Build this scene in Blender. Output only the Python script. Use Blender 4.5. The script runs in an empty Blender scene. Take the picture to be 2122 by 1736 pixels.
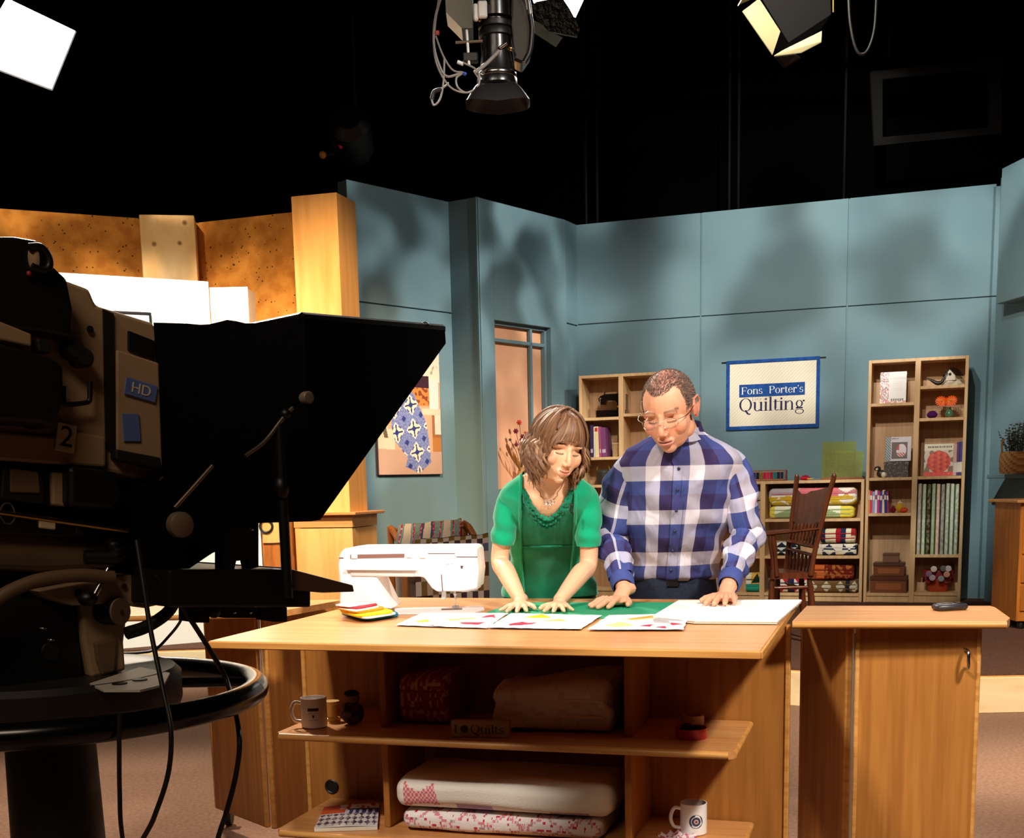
import bpy, bmesh, math, random
import numpy as np
from mathutils import Vector, Matrix, noise
random.seed(7)
D = bpy.data
scene = bpy.context.scene
COL = scene.collection
V = Vector
PI = math.pi
# ---------------------------------------------------------------- camera
CAM_H, FPX, PPX, PPY = 1.32, 2546.0, 1061.0, 1415.0
PITCH, ROLL = math.atan(415 / 2546.0), 0.022
_F = V((0, math.cos(PITCH), -math.sin(PITCH)))
_U0 = V((0, math.sin(PITCH), math.cos(PITCH)))
_R0 = V((1, 0, 0))
_U = math.cos(ROLL) * _U0 + math.sin(ROLL) * _R0
_R = math.cos(ROLL) * _R0 - math.sin(ROLL) * _U0
EYE = V((0, 0, CAM_H))
cam = D.cameras.new('camera'); cam_o = D.objects.new('camera', cam); COL.objects.link(cam_o)
cam.sensor_fit = 'HORIZONTAL'; cam.sensor_width = 36.0; cam.lens = 36.0 * FPX / 2122.0
cam.shift_x = 0.0; cam.shift_y = (PPY - 868.0) / 2122.0
cam.clip_start = 0.05; cam.clip_end = 200
cam_o.matrix_world = Matrix(((_R.x, _U.x, -_F.x, 0), (_R.y, _U.y, -_F.y, 0), (_R.z, _U.z, -_F.z, CAM_H), (0, 0, 0, 1)))
scene.camera = cam_o
def ray(x, y): return (x - PPX) / FPX * _R - (y - PPY) / FPX * _U + _F
def at_z(x, y, z): d = ray(x, y); return EYE + d * ((z - CAM_H) / d.z)
def at_y(x, y, Y): d = ray(x, y); return EYE + d * (Y / d.y)
def at_pl(x, y, p, n): d = ray(x, y); p = V(p); n = V(n); return EYE + d * ((p - EYE).dot(n) / d.dot(n))
# ---------------------------------------------------------------- view, world, lights
vs = scene.view_settings
vs.view_transform = 'Standard'; vs.look = 'None'; vs.gamma = 1.0; vs.use_curve_mapping = False; vs.exposure = 0.0
w = D.worlds.new('studio_air'); scene.world = w; w.use_nodes = True
w.node_tree.nodes['Background'].inputs[0].default_value = (1.0, 0.86, 0.72, 1)
w.node_tree.nodes['Background'].inputs[1].default_value = 0.004
def aim(o, tgt):
    o.rotation_euler = (V(tgt) - o.location).to_track_quat('-Z', 'Y').to_euler()
def spot(name, loc, tgt, watts, col=(1, .85, .68), cone=50, blend=.6, size=.15, gobo=None):
    l = D.lights.new(name, 'SPOT'); l.energy = watts; l.color = col; l.spot_size = math.radians(cone); l.spot_blend = blend; l.shadow_soft_size = size
    o = D.objects.new(name, l); COL.objects.link(o); o.location = loc; aim(o, tgt)
    if gobo:
        sc_, lo, hi, d0, d1 = gobo                    # break-up pattern slide in the lamp
        l.use_nodes = True; nt = l.node_tree; N = nt.nodes; em = N['Emission']
        tc = N.new('ShaderNodeTexCoord'); nz = N.new('ShaderNodeTexNoise'); mr = N.new('ShaderNodeMapRange')
        nz.inputs['Scale'].default_value = sc_; nz.inputs['Detail'].default_value = 1.0
        mr.inputs[1].default_value = lo; mr.inputs[2].default_value = hi; mr.inputs[3].default_value = d0; mr.inputs[4].default_value = d1
        mr.interpolation_type = 'SMOOTHSTEP'
        nt.links.new(tc.outputs['Normal'], nz.inputs['Vector']); nt.links.new(nz.outputs[0], mr.inputs[0]); nt.links.new(mr.outputs[0], em.inputs['Strength'])
    return o
def area(name, loc, tgt, watts, sx, sy, col=(1, .85, .68), spread=120):
    l = D.lights.new(name, 'AREA'); l.energy = watts; l.color = col; l.shape = 'RECTANGLE'; l.size = sx; l.size_y = sy; l.spread = math.radians(spread)
    o = D.objects.new(name, l); COL.objects.link(o); o.location = loc; aim(o, tgt); return o
WARM = (1, .80, .58)
COOL = (.97, .98, .94)
spot('key_lamp', (2.2, .7, 4.1), (.35, 4.2, 1.05), 1080, (1, .93, .84), 46, .5, .22)
spot('fill_lamp', (-1.9, .6, 4.2), (.35, 4.2, 1.0), 800, (1, .93, .84), 34, .5, .22)
spot('back_lamp', (1.6, 7.6, 4.3), (.35, 4.2, 1.1), 700, (1, .93, .86), 40, .6, .15)
spot('back_lamp', (-.8, 7.4, 4.4), (.1, 4.1, 1.1), 520, (1, .93, .86), 40, .6, .15)
spot('wall_lamp', (.8, 5.8, 4.6), (2.9, 10.9, 1.5), 700, (1, .90, .78), 58, .7, .1)
spot('wall_lamp', (1.6, 6.2, 4.8), (2.7, 11.0, 3.0), 900, COOL, 56, .5, .03, (6.5, .38, .64, .25, 1.25))
spot('wall_lamp', (3.3, 8.0, 4.7), (-.3, 10.9, 2.8), 600, COOL, 44, .6, .03, (8.0, .40, .62, .2, 1.25))
spot('wall_lamp', (3.2, 7.8, 4.5), (-.2, 10.8, 1.3), 540, (1, .90, .80), 42, .8, .1)
spot('amber_lamp', (-2.5, 6.0, 4.6), (-2.75, 9.7, 2.95), 480, (1, .78, .5), 44, .6, .04, (9.0, .40, .62, .3, 1.4))
spot('amber_lamp', (-.9, 5.6, 4.4), (-1.25, 9.2, 2.0), 1800, (1, .71, .42), 34, .7, .3)
spot('white_wall_lamp', (-2.0, 6.0, 4.4), (-2.4, 9.0, 1.5), 1200, (1, .95, .82), 50, .7, .08)
area('added_soft_fill', (-1.2, -1.5, 4.8), (-.6, 2.4, .6), 44, 2.0, 1.0, (1, .78, .55), 150)  # soft area fill added behind the camera, no such fixture in view
spot('floor_lamp', (-2.4, 7.6, 4.8), (-1.5, 3.4, 0), 1600, (1, .84, .66), 56, .7, .2)
spot('floor_lamp', (2.9, 3.2, 4.8), (3.0, 6.6, .1), 2000, (1, .86, .68), 50, .7, .2)
spot('floor_lamp', (2.4, 7.4, 4.9), (2.6, 4.0, 0), 1200, (1, .84, .66), 44, .7, .2)
# ---------------------------------------------------------------- helpers
def lin(h):
    if isinstance(h, (tuple, list)): return (h[0], h[1], h[2], 1)
    h = h.lstrip('#'); r = [int(h[i:i + 2], 16) / 255 for i in (0, 2, 4)]
    return tuple([(c / 12.92 if c <= .04045 else ((c + .055) / 1.055) ** 2.4) for c in r] + [1])
_M = {}
def mat(name, col='#808080', rough=.5, metal=0.0, nz=None, bump=None, spec=.5, coat=0, emit=None, vc=False, trans=0, alpha=1, sheen=0, sss=0):
    """nz = (scale xyz or float, second colour, detail, lo, hi); bump = (scale, strength)"""
    if name in _M: return _M[name]
    m = D.materials.new(name); m.use_nodes = True; _M[name] = m
    nt = m.node_tree; N = nt.nodes; L = nt.links; b = N['Principled BSDF']
    b.inputs['Base Color'].default_value = lin(col); b.inputs['Roughness'].default_value = rough; b.inputs['Metallic'].default_value = metal
    b.inputs['Specular IOR Level'].default_value = spec; b.inputs['Coat Weight'].default_value = coat
    b.inputs['Transmission Weight'].default_value = trans; b.inputs['Alpha'].default_value = alpha
    if sheen: b.inputs['Sheen Weight'].default_value = sheen
    if sss: b.inputs['Subsurface Weight'].default_value = sss; b.inputs['Subsurface Radius'].default_value = (.9, .35, .2); b.inputs['Subsurface Scale'].default_value = .006
    if emit: b.inputs['Emission Color'].default_value = lin(emit[0]); b.inputs['Emission Strength'].default_value = emit[1]
    tc = N.new('ShaderNodeTexCoord')
    cur = None
    if vc:
        at = N.new('ShaderNodeAttribute'); at.attribute_name = 'Col'; cur = at.outputs['Color']
    if nz:
        sc, c2, det, lo, hi = nz
        mp = N.new('ShaderNodeMapping'); mp.inputs['Scale'].default_value = sc if isinstance(sc, tuple) else (sc, sc, sc)
        t = N.new('ShaderNodeTexNoise'); t.inputs['Scale'].default_value = 1.0; t.inputs['Detail'].default_value = det
        mr = N.new('ShaderNodeMapRange'); mr.inputs[1].default_value = lo; mr.inputs[2].default_value = hi
        mx = N.new('ShaderNodeMix'); mx.data_type = 'RGBA'
        L.new(tc.outputs['Object'], mp.inputs[0]); L.new(mp.outputs[0], t.inputs['Vector']); L.new(t.outputs[0], mr.inputs[0]); L.new(mr.outputs[0], mx.inputs[0])
        if cur: L.new(cur, mx.inputs[6])
        else: mx.inputs[6].default_value = lin(col)
        if vc: mx.blend_type = 'MULTIPLY'
        mx.inputs[7].default_value = lin(c2)
        cur = mx.outputs[2]
    if cur: L.new(cur, b.inputs['Base Color'])
    if bump:
        t2 = N.new('ShaderNodeTexNoise'); t2.inputs['Detail'].default_value = 3
        s = bump[0]; mp2 = N.new('ShaderNodeMapping'); mp2.inputs['Scale'].default_value = s if isinstance(s, tuple) else (s, s, s); t2.inputs['Scale'].default_value = 1
        L.new(tc.outputs['Object'], mp2.inputs[0]); L.new(mp2.outputs[0], t2.inputs['Vector'])
        bp = N.new('ShaderNodeBump'); bp.inputs['Strength'].default_value = bump[1]; bp.inputs['Distance'].default_value = .01
        L.new(t2.outputs[0], bp.inputs['Height']); L.new(bp.outputs[0], b.inputs['Normal'])
    return m
class MB:
    def __init__(s): s.v = []; s.f = []; s.m = []; s.c = []; s.hc = False
    def add(s, vs_, fs, mi=0, col=None):
        o = len(s.v); s.v += [tuple(p) for p in vs_]
        for i, f in enumerate(fs):
            s.f.append([k + o for k in f]); s.m.append(mi)
            c = col[i] if isinstance(col, list) else col
            s.c.append(c)
            if c is not None: s.hc = True
        return s
    def box(s, c, d, R=None, bev=0.0, mi=0, col=None):
        c = V(c); hx, hy, hz = d[0] / 2, d[1] / 2, d[2] / 2
        if isinstance(R, (int, float)): R = Matrix.Rotation(R, 3, 'Z')
        if bev <= 0:
            p = [V((x * hx, y * hy, z * hz)) for z in (-1, 1) for y in (-1, 1) for x in (-1, 1)]
            f = [(0, 2, 3, 1), (4, 5, 7, 6), (0, 1, 5, 4), (2, 6, 7, 3), (0, 4, 6, 2), (1, 3, 7, 5)]
        else:
            b = min(bev, hx * .98, hy * .98, hz * .98); p = []; idx = {}
            for x in (-1, 1):
                for y in (-1, 1):
                    for z in (-1, 1):
                        for a in range(3):
                            q = [x * (hx - b), y * (hy - b), z * (hz - b)]; q[a] = (x, y, z)[a] * (hx, hy, hz)[a]
                            idx[(x, y, z, a)] = len(p); p.append(V(q))
            f = []
            for a in range(3):
                o1, o2 = [k for k in range(3) if k != a]
                for sg in (-1, 1):
                    q = []
                    for s1, s2 in ((-1, -1), (1, -1), (1, 1), (-1, 1)):
                        k = [0, 0, 0]; k[a] = sg; k[o1] = s1; k[o2] = s2; q.append(idx[(k[0], k[1], k[2], a)])
                    f.append(q)
            for a in range(3):
                o1, o2 = [k for k in range(3) if k != a]
                for s1 in (-1, 1):
                    for s2 in (-1, 1):
                        def g(t, ax):
                            k = [0, 0, 0]; k[a] = t; k[o1] = s1; k[o2] = s2; return idx[(k[0], k[1], k[2], ax)]
                        f.append((g(-1, o1), g(1, o1), g(1, o2), g(-1, o2)))
            for x in (-1, 1):
                for y in (-1, 1):
                    for z in (-1, 1): f.append(tuple(idx[(x, y, z, a)] for a in range(3)))
            g = []
            for q in f:                                  # outward winding
                n = (p[q[1]] - p[q[0]]).cross(p[q[2]] - p[q[0]]); ctr = sum((p[k] for k in q), V()) / len(q)
                g.append(q if n.dot(ctr) > 0 else tuple(reversed(q)))
            f = g
        if R is not None: p = [R @ q for q in p]
        return s.add([q + c for q in p], f, mi, col)
    def prism(s, poly, p0, ux, uy, depth, mi=0, col=None):
        p0 = V(p0); ux = V(ux); uy = V(uy); n = ux.cross(uy).normalized() * depth
        a = [p0 + ux * x + uy * y for x, y in poly]; k = len(a)
        ar = sum(poly[i][0] * poly[(i + 1) % k][1] - poly[(i + 1) % k][0] * poly[i][1] for i in range(k))
        if (ar < 0) != (depth < 0): a.reverse()
        b = [q + n for q in a]
        fs = [list(range(k))[::-1], list(range(k, 2 * k))] + [(i, (i + 1) % k, k + (i + 1) % k, k + i) for i in range(k)]
        return s.add(a + b, fs, mi, col)
    def slab(s, poly, z0, z1, mi=0, col=None):
        return s.prism(poly, (0, 0, z0), (1, 0, 0), (0, 1, 0), z1 - z0, mi, col)
    def tube(s, pts, r, n=8, cap=True, mi=0, col=None, flat=1.0, up=None):
        pts = [V(p) for p in pts]; k = len(pts); R = r if isinstance(r, (list, tuple)) else [r] * k
        vs_ = []; t0 = (pts[1] - pts[0]).normalized()
        up = V(up) if up else (V((0, 0, 1)) if abs(t0.z) < .9 else V((1, 0, 0)))
        a = (up - t0 * up.dot(t0)).normalized()
        for i in range(k):
            t = (pts[min(i + 1, k - 1)] - pts[max(i - 1, 0)]).normalized()
            a = (a - t * a.dot(t)).normalized(); b = t.cross(a)
            for j in range(n):
                th = 2 * PI * j / n; vs_.append(pts[i] + a * (math.cos(th) * R[i] * flat) + b * (math.sin(th) * R[i]))
        fs = [(i * n + j, i * n + (j + 1) % n, (i + 1) * n + (j + 1) % n, (i + 1) * n + j) for i in range(k - 1) for j in range(n)]
        if cap: fs += [list(range(n))[::-1], list(range((k - 1) * n, k * n))]
        return s.add(vs_, fs, mi, col)
    def lathe(s, prof, c=(0, 0, 0), n=20, R=None, mi=0, col=None, sx=1, sy=1):
        c = V(c); vs_ = []
        for r, z in prof:
            for j in range(n):
                q = V((r * sx * math.cos(2 * PI * j / n), r * sy * math.sin(2 * PI * j / n), z)); vs_.append(c + (R @ q if R is not None else q))
        k = len(prof)
        fs = [(i * n + j, i * n + (j + 1) % n, (i + 1) * n + (j + 1) % n, (i + 1) * n + j) for i in range(k - 1) for j in range(n)]
        if prof[0][0] > 1e-6: fs.append(list(range(n))[::-1])
        if prof[-1][0] > 1e-6: fs.append(list(range((k - 1) * n, k * n)))
        return s.add(vs_, fs, mi, col)
    def ball(s, c, r, n=12, m=8, R=None, mi=0, col=None):
        if not isinstance(r, (tuple, list)): r = (r, r, r)
        c = V(c); vs_ = []
        for i in range(m + 1):
            ph = PI * i / m
            for j in range(n):
                q = V((r[0] * math.sin(ph) * math.cos(2 * PI * j / n), r[1] * math.sin(ph) * math.sin(2 * PI * j / n), -r[2] * math.cos(ph)))
                vs_.append(c + (R @ q if R is not None else q))
        fs = [(i * n + j, i * n + (j + 1) % n, (i + 1) * n + (j + 1) % n, (i + 1) * n + j) for i in range(m) for j in range(n)]
        return s.add(vs_, fs, mi, col)
    def grid(s, fn, nu, nv, mi=0, colf=None, wu=False, wv=False):
        vs_ = [fn(i / nu, j / nv) for j in range(nv + (0 if wv else 1)) for i in range(nu + (0 if wu else 1))]
        W_ = nu + (0 if wu else 1); H_ = nv + (0 if wv else 1); fs = []; cs = []
        for j in range(nv):
            for i in range(nu):
                fs.append((j * W_ + i, j * W_ + (i + 1) % W_, ((j + 1) % H_) * W_ + (i + 1) % W_, ((j + 1) % H_) * W_ + i))
                cs.append(colf((i + .5) / nu, (j + .5) / nv) if colf else None)
        return s.add(vs_, fs, mi, cs)
    def build(s, name, mats, parent=None, smooth=None, world=False, fix=True):
        me = D.meshes.new(name)
        vv = s.v
        if world and parent is not None:
            inv = root_m(parent).inverted(); vv = [tuple(inv @ V(p)) for p in vv]
        me.from_pydata(vv, [], s.f)
        for m in (mats if isinstance(mats, (list, tuple)) else [mats]): me.materials.append(m)
        me.polygons.foreach_set('material_index', s.m)
        if s.hc:
            ca = me.color_attributes.new('Col', 'FLOAT_COLOR', 'CORNER'); arr = np.ones((len(me.loops), 4), dtype=np.float32); k = 0
            for f, c in zip(s.f, s.c):
                if c is not None: arr[k:k + len(f), :] = lin(c)
                k += len(f)
            ca.data.foreach_set('color', arr.ravel())
        if fix or smooth is not None:
            bm = bmesh.new(); bm.from_mesh(me); bmesh.ops.remove_doubles(bm, verts=bm.verts, dist=1e-5)
            if fix: bmesh.ops.recalc_face_normals(bm, faces=bm.faces)
            bm.to_mesh(me); bm.free()
        if smooth is not None:
            me.shade_smooth(); me.set_sharp_from_angle(angle=math.radians(smooth))
        me.update()
        o = D.objects.new(name, me); COL.objects.link(o)
        if parent is not None: o.parent = parent
        return o
def root_m(o):
    m = Matrix.Translation(o.location) @ o.rotation_euler.to_matrix().to_4x4()
    return root_m(o.parent) @ m if o.parent else m
def tag(o, label=None, cat=None, group=None, kind=None):
    if label: o['label'] = label
    if cat: o['category'] = cat
    if group: o['group'] = group
    if kind: o['kind'] = kind
    return o
def thing(name, label, cat, loc=(0, 0, 0), rz=0.0, group=None):
    o = D.objects.new(name, None); COL.objects.link(o); o.empty_display_size = .1
    o.location = loc; o.rotation_euler = (0, 0, rz); return tag(o, label, cat, group)
def dup(root, loc=None, rz=None, label=None, group=None):
    r = root.copy(); COL.objects.link(r)
    if loc is not None: r.location = loc
    if rz is not None: r.rotation_euler = (0, 0, rz)
    if label: r['label'] = label
    if group: r['group'] = group
    for ch in list(root.children):
        c = ch.copy(); COL.objects.link(c); c.parent = r
        for g in list(ch.children):
            d = g.copy(); COL.objects.link(d); d.parent = c
    return r
def LP(root, x, y, d=0.0):
    """local (x, z) of the point seen at photo pixel x, y on the root's own plane local-y = d"""
    m = root_m(root); n = m.to_3x3() @ V((0, 1, 0)); p = at_pl(x, y, m @ V((0, d, 0)), n); q = m.inverted() @ p
    return q.x, q.z
def mixc(a, b, t):
    a = lin(a); b = lin(b); return tuple(a[i] + (b[i] - a[i]) * t for i in range(3))
def spline(pts, n=8):
    pts = [V(p) for p in pts]; P = [pts[0] * 2 - pts[1]] + pts + [pts[-1] * 2 - pts[-2]]; out = []
    for i in range(1, len(P) - 2):
        for k in range(n):
            t = k / n; a, b, c, d = P[i - 1], P[i], P[i + 1], P[i + 2]
            out.append(.5 * ((2 * b) + (c - a) * t + (2 * a - 5 * b + 4 * c - d) * t * t + (3 * b - a - 3 * c + d) * t ** 3))
    return out + [pts[-1]]
def inpoly(u, v, poly):
    c = False; n = len(poly)
    for i in range(n):
        x0, y0 = poly[i]; x1, y1 = poly[i - 1]
        if (y0 > v) != (y1 > v) and u < (x1 - x0) * (v - y0) / (y1 - y0) + x0: c = not c
    return c
# letters: a small didone-style alphabet made of stems, serifs and bowls, drawn in a unit em (x-height .5, cap .72)
def _ring(cx, cy, rx, ry, tx, ty, a0=0, a1=360, n=22):
    q = []
    for i in range(n):
        t0 = math.radians(a0 + (a1 - a0) * i / n); t1 = math.radians(a0 + (a1 - a0) * (i + 1) / n)
        q.append([(cx + rx * math.cos(t0), cy + ry * math.sin(t0)), (cx + rx * math.cos(t1), cy + ry * math.sin(t1)),
                  (cx + (rx - tx) * math.cos(t1), cy + (ry - ty) * math.sin(t1)), (cx + (rx - tx) * math.cos(t0), cy + (ry - ty) * math.sin(t0))])
    return q
def _r(x0, y0, x1, y1): return [[(x0, y0), (x1, y0), (x1, y1), (x0, y1)]]
def glyph(ch):
    S = .10; T = .028
    stem = lambda x, y0, y1, l=1, r=1, b=True, t=True: _r(x, y0, x + S, y1) + (_r(x - .05 * l, y0, x + S + .05 * r, y0 + T) if b else []) + (_r(x - .05, y1 - T, x + S * .9, y1) if t else [])
    dot = lambda x, y, r=.055: [[(x + r * math.cos(i * PI / 6), y + r * math.sin(i * PI / 6)) for i in range(12)]]
    if ch == 'F': return stem(.06, 0, .72) + _r(.06, .692, .5, .72) + _r(.47, .55, .5, .72) + _r(.1, .35, .38, .378) + _r(.355, .29, .38, .44), .54
    if ch == 'P': return stem(.06, 0, .72) + _ring(.3, .535, .24, .185, .1, .028, -90, 90, 14) + _r(.1, .692, .3, .72) + _r(.1, .35, .3, .378), .58
    if ch == 'I': return stem(.06, 0, .72) + _r(.01, .692, .21, .72), .26
    if ch == 'L': return stem(.06, 0, .72) + _r(.01, .692, .21, .72) + _r(.06, 0, .46, .028) + _r(.435, 0, .46, .16), .5
    if ch == 'Q': return _ring(.36, .36, .33, .37, .1, .025) + [[(.30, .06), (.40, .08), (.52, -.12), (.44, -.16)], [(.44, -.16), (.52, -.12), (.64, -.13), (.58, -.2)]], .74
    if ch == 'o': return _ring(.25, .25, .23, .26, .095, .025), .52
    if ch == 'v': return [[(.0, .5), (.11, .5), (.27, .0), (.21, .0)], [(.24, 0), (.27, .0), (.43, .5), (.40, .5)]] + _r(-.03, .475, .16, .5) + _r(.33, .475, .48, .5), .46
    if ch == 'e': return _ring(.24, .25, .22, .26, .09, .025, 10, 330, 22) + _r(.05, .26, .45, .288), .48
    if ch == 'n': return stem(.05, 0, .5) + _ring(.29, .33, .17, .18, .085, .03, 0, 150, 12) + _r(.375, 0, .46, .34) + _r(.33, 0, .51, T), .54
    if ch == 'u': return _r(.05, .14, .15, .5) + _r(-.01, .472, .13, .5) + _ring(.23, .17, .18, .18, .085, .03, 180, 330, 12) + _r(.37, 0, .47, .5) + _r(.31, .472, .46, .5) + _r(.4, 0, .52, T), .55
    if ch == 'i': return stem(.06, 0, .5) + dot(.11, .64), .24
    if ch == 'l': return stem(.06, 0, .76), .24
    if ch == 't': return _r(.07, .1, .17, .6) + _r(0, .472, .28, .5) + _ring(.2, .12, .13, .13, .07, .03, 180, 320, 10), .31
    if ch == 'r': return stem(.05, 0, .5) + _ring(.27, .33, .15, .18, .08, .03, 60, 160, 8) + dot(.32, .43), .4
    if ch == 's': return _ring(.2, .37, .16, .14, .07, .028, 40, 270, 14) + _ring(.2, .13, .17, .14, .07, .028, -140, 90, 14) + _r(.29, .38, .315, .49) + _r(.045, .01, .07, .13), .4
    if ch == 'g': return _ring(.24, .32, .18, .19, .08, .025) + _ring(.25, -.1, .23, .14, .05, .03) + _r(.1, .06, .42, .13) + [[(.06, .1), (.14, .17), (.2, .12), (.12, .03)]] + dot(.46, .47), .52
    if ch == 'f': return stem(.08, 0, .6, t=False) + _ring(.24, .6, .16, .16, .09, .03, 60, 180, 10) + _r(0, .472, .28, .5), .34
    if ch == "'": return dot(.1, .66) + [[(.06, .64), (.15, .64), (.07, .5)]], .2
    return [], .28
def text(mb, st, p0, ux, uy, h, width=None, mi=0, col=None, depth=.001):
    """lettering cut from thin cloth or vinyl; ux, uy unit axes; h = em height; width squeezes to fit"""
    tot = sum(glyph(c)[1] for c in st); k = (width / (tot * h)) if width else 1.0; x = 0
    ux = V(ux); uy = V(uy); p0 = V(p0)
    for c in st:
        g, a = glyph(c)
        for poly in g: mb.prism([((x + q[0]) * h * k, q[1] * h) for q in poly], p0, ux, uy, depth, mi, col)
        x += a
    return mb
def block_text(st, size, depth=.0006):
    cu = D.curves.new('t', 'FONT'); cu.body = st; cu.size = size; cu.extrude = depth; cu.align_x = 'CENTER'; cu.align_y = 'CENTER'
    o = D.objects.new('t', cu); COL.objects.link(o); dg = bpy.context.evaluated_depsgraph_get(); me = D.meshes.new_from_object(o.evaluated_get(dg))
    D.objects.remove(o); vs_ = [v.co.copy() for v in me.vertices]; fs = [list(p.vertices) for p in me.polygons]; D.meshes.remove(me); return vs_, fs
# ---------------------------------------------------------------- shared materials
M_oak = mat('island_veneer', '#d0945a', .30, nz=((2.2, 46, 46), '#bf7f46', 4, .38, .66), bump=((6, 220, 220), .04), spec=.5)
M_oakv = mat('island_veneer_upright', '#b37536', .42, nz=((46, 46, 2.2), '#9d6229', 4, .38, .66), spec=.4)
M_oake = mat('island_edge_band', '#d2964e', .42, nz=((3, 60, 60), '#bd7f3c', 3, .4, .65))
M_birch = mat('birch_veneer', '#dcb685', .5, nz=((30, 30, 2), '#cfa673', 3, .4, .65))
M_black = mat('black_plastic', '#0c0b0b', .45)
M_blackm = mat('black_metal', '#080808', .3, .2)
M_dark = mat('dark_felt', '#070707', .9, spec=.03)
M_chrome = mat('chrome', '#d8d8d8', .18, 1)
M_brass = mat('brass', '#caa050', .25, 1)
M_white = mat('white_plastic', '#f4f2f0', .35)
M_fab = mat('cloth_print', '#ffffff', .9, vc=True, bump=(220, .25), spec=.2)
M_pap = mat('paper_print', '#ffffff', .45, vc=True)
M_paint = mat('coloured_paint', '#ffffff', .4, vc=True)
# ---------------------------------------------------------------- the studio and the set flats
ZP, ZW = .22, 3.70
M_carpet = mat('brown_carpet', '#8a6b58', .95, nz=(60, '#76594a', 5, .35, .7), bump=(420, .3), spec=.1)
M_carpet2 = mat('dark_brown_carpet', '#6a4a3c', .95, nz=(80, '#533a30', 5, .35, .7), bump=(420, .5), spec=.1)
M_blue = mat('blue_wall_paint', '#78949a', .75, nz=(1.6, '#6f8c95', 2, .35, .65), bump=(90, .12), spec=.2)
M_drape = mat('black_drape', '#050505', .95, spec=.05)
M_burl = mat('amber_cork_panel', '#c98a3e', .7, nz=(9, '#b0702c', 6, .42, .62), bump=(60, .3), spec=.15)
def add_specks(m):
    nt = m.node_tree; N = nt.nodes; L = nt.links; b = N['Principled BSDF']; src = b.inputs['Base Color'].links[0].from_socket
    t = N.new('ShaderNodeTexVoronoi'); t.inputs['Scale'].default_value = 26; tc = N.new('ShaderNodeTexCoord'); L.new(tc.outputs['Object'], t.inputs['Vector'])
    lt = N.new('ShaderNodeMath'); lt.operation = 'LESS_THAN'; lt.inputs[1].default_value = .17; L.new(t.outputs['Distance'], lt.inputs[0])
    w2 = N.new('ShaderNodeTexNoise'); w2.inputs['Scale'].default_value = 14; L.new(tc.outputs['Object'], w2.inputs['Vector'])
    g = N.new('ShaderNodeMath'); g.operation = 'GREATER_THAN'; g.inputs[1].default_value = .5; L.new(w2.outputs[0], g.inputs[0])
    mu = N.new('ShaderNodeMath'); mu.operation = 'MULTIPLY'; L.new(lt.outputs[0], mu.inputs[0]); L.new(g.outputs[0], mu.inputs[1])
    mx = N.new('ShaderNodeMix'); mx.data_type = 'RGBA'; L.new(mu.outputs[0], mx.inputs[0]); L.new(src, mx.inputs[6]); mx.inputs[7].default_value = lin('#5e3a18'); L.new(mx.outputs[2], b.inputs['Base Color'])
add_specks(M_burl)
M_maple = mat('pale_maple_ply', '#e2ab68', .5, nz=((14, 14, 1.5), '#d49a56', 4, .4, .66), spec=.3)
M_riser = mat('pale_riser_board', '#ead3a6', .5, nz=((2, 14, 14), '#dfc394', 3, .4, .66), spec=.3)
M_maplek = mat('knotty_pale_ply', '#e6c48e', .5, nz=((7, 7, 3), '#d9ab6c', 5, .42, .66), spec=.3)
def add_knots(m):
    nt = m.node_tree; N = nt.nodes; L = nt.links; b = N['Principled BSDF']; src = b.inputs['Base Color'].links[0].from_socket
    t = N.new('ShaderNodeTexVoronoi'); t.inputs['Scale'].default_value = 6.5; tc = N.new('ShaderNodeTexCoord'); L.new(tc.outputs['Object'], t.inputs['Vector'])
    mr = N.new('ShaderNodeMapRange'); mr.inputs[1].default_value = .07; mr.inputs[2].default_value = .16; mr.inputs[3].default_value = 1; mr.inputs[4].default_value = 0; L.new(t.outputs['Distance'], mr.inputs[0])
    mx = N.new('ShaderNodeMix'); mx.data_type = 'RGBA'; L.new(mr.outputs[0], mx.inputs[0]); L.new(src, mx.inputs[6]); mx.inputs[7].default_value = lin('#8a5526'); L.new(mx.outputs[2], b.inputs['Base Color'])
add_knots(M_maplek)
M_wwall = mat('white_wall_paint', '#f6f1e4', .6, spec=.2)
M_peach = mat('peach_backdrop', '#fcbd94', .8, nz=(3, '#f2b088', 2, .4, .65), spec=.1)
mb = MB(); mb.box((0, 6, -.05), (18, 20, .1)); tag(mb.build('floor', M_carpet), kind='structure')
mb = MB(); mb.box((0, 6, 7.05), (18, 20, .1)); tag(mb.build('ceiling', M_drape), kind='structure')
for nm, c, d in (('wall_rear_drape', (0, 14.6, 3.5), (18, .1, 7)), ('wall_left_drape', (-8, 6, 3.5), (.1, 20, 7)), ('wall_right_drape', (8, 6, 3.5), (.1, 20, 7)), ('wall_front_drape', (0, -3.9, 3.5), (18, .1, 7))):
    mb = MB(); mb.box(c, d); tag(mb.build(nm, M_drape), kind='structure')
# carpeted set platform with its pale riser
plat = [(7.5, 6.60), (2.2, 6.72), (.6, 7.7), (-1.1, 8.45), (-2.0, 8.6), (-6, 8.35), (-6, 13.6), (7.5, 13.6)]
mb = MB(); mb.slab(plat, 0, ZP - .012); pl = tag(mb.build('trim_platform', M_maple), kind='structure')
mb = MB(); mb.slab(plat, ZP - .012, ZP); mb.build('carpet_top', M_carpet2, pl)
mb = MB(); 
for i in range(5):
    a, b = V(plat[i]), V(plat[i + 1]); d = (b - a); n = max(1, round(d.length / 1.2))
    for k in range(n):
        p = a + d * ((k + .5) / n); nn = V((d.y, -d.x)).normalized(); nn = nn if nn.y < 0 else -nn
        q = MB(); q.box((p.x + nn.x * .006, p.y + nn.y * .006, .1), (d.length / n - .006, .012, .2), math.atan2(d.y, d.x), .003); q.build('riser_panel', M_riser, pl)
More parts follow.
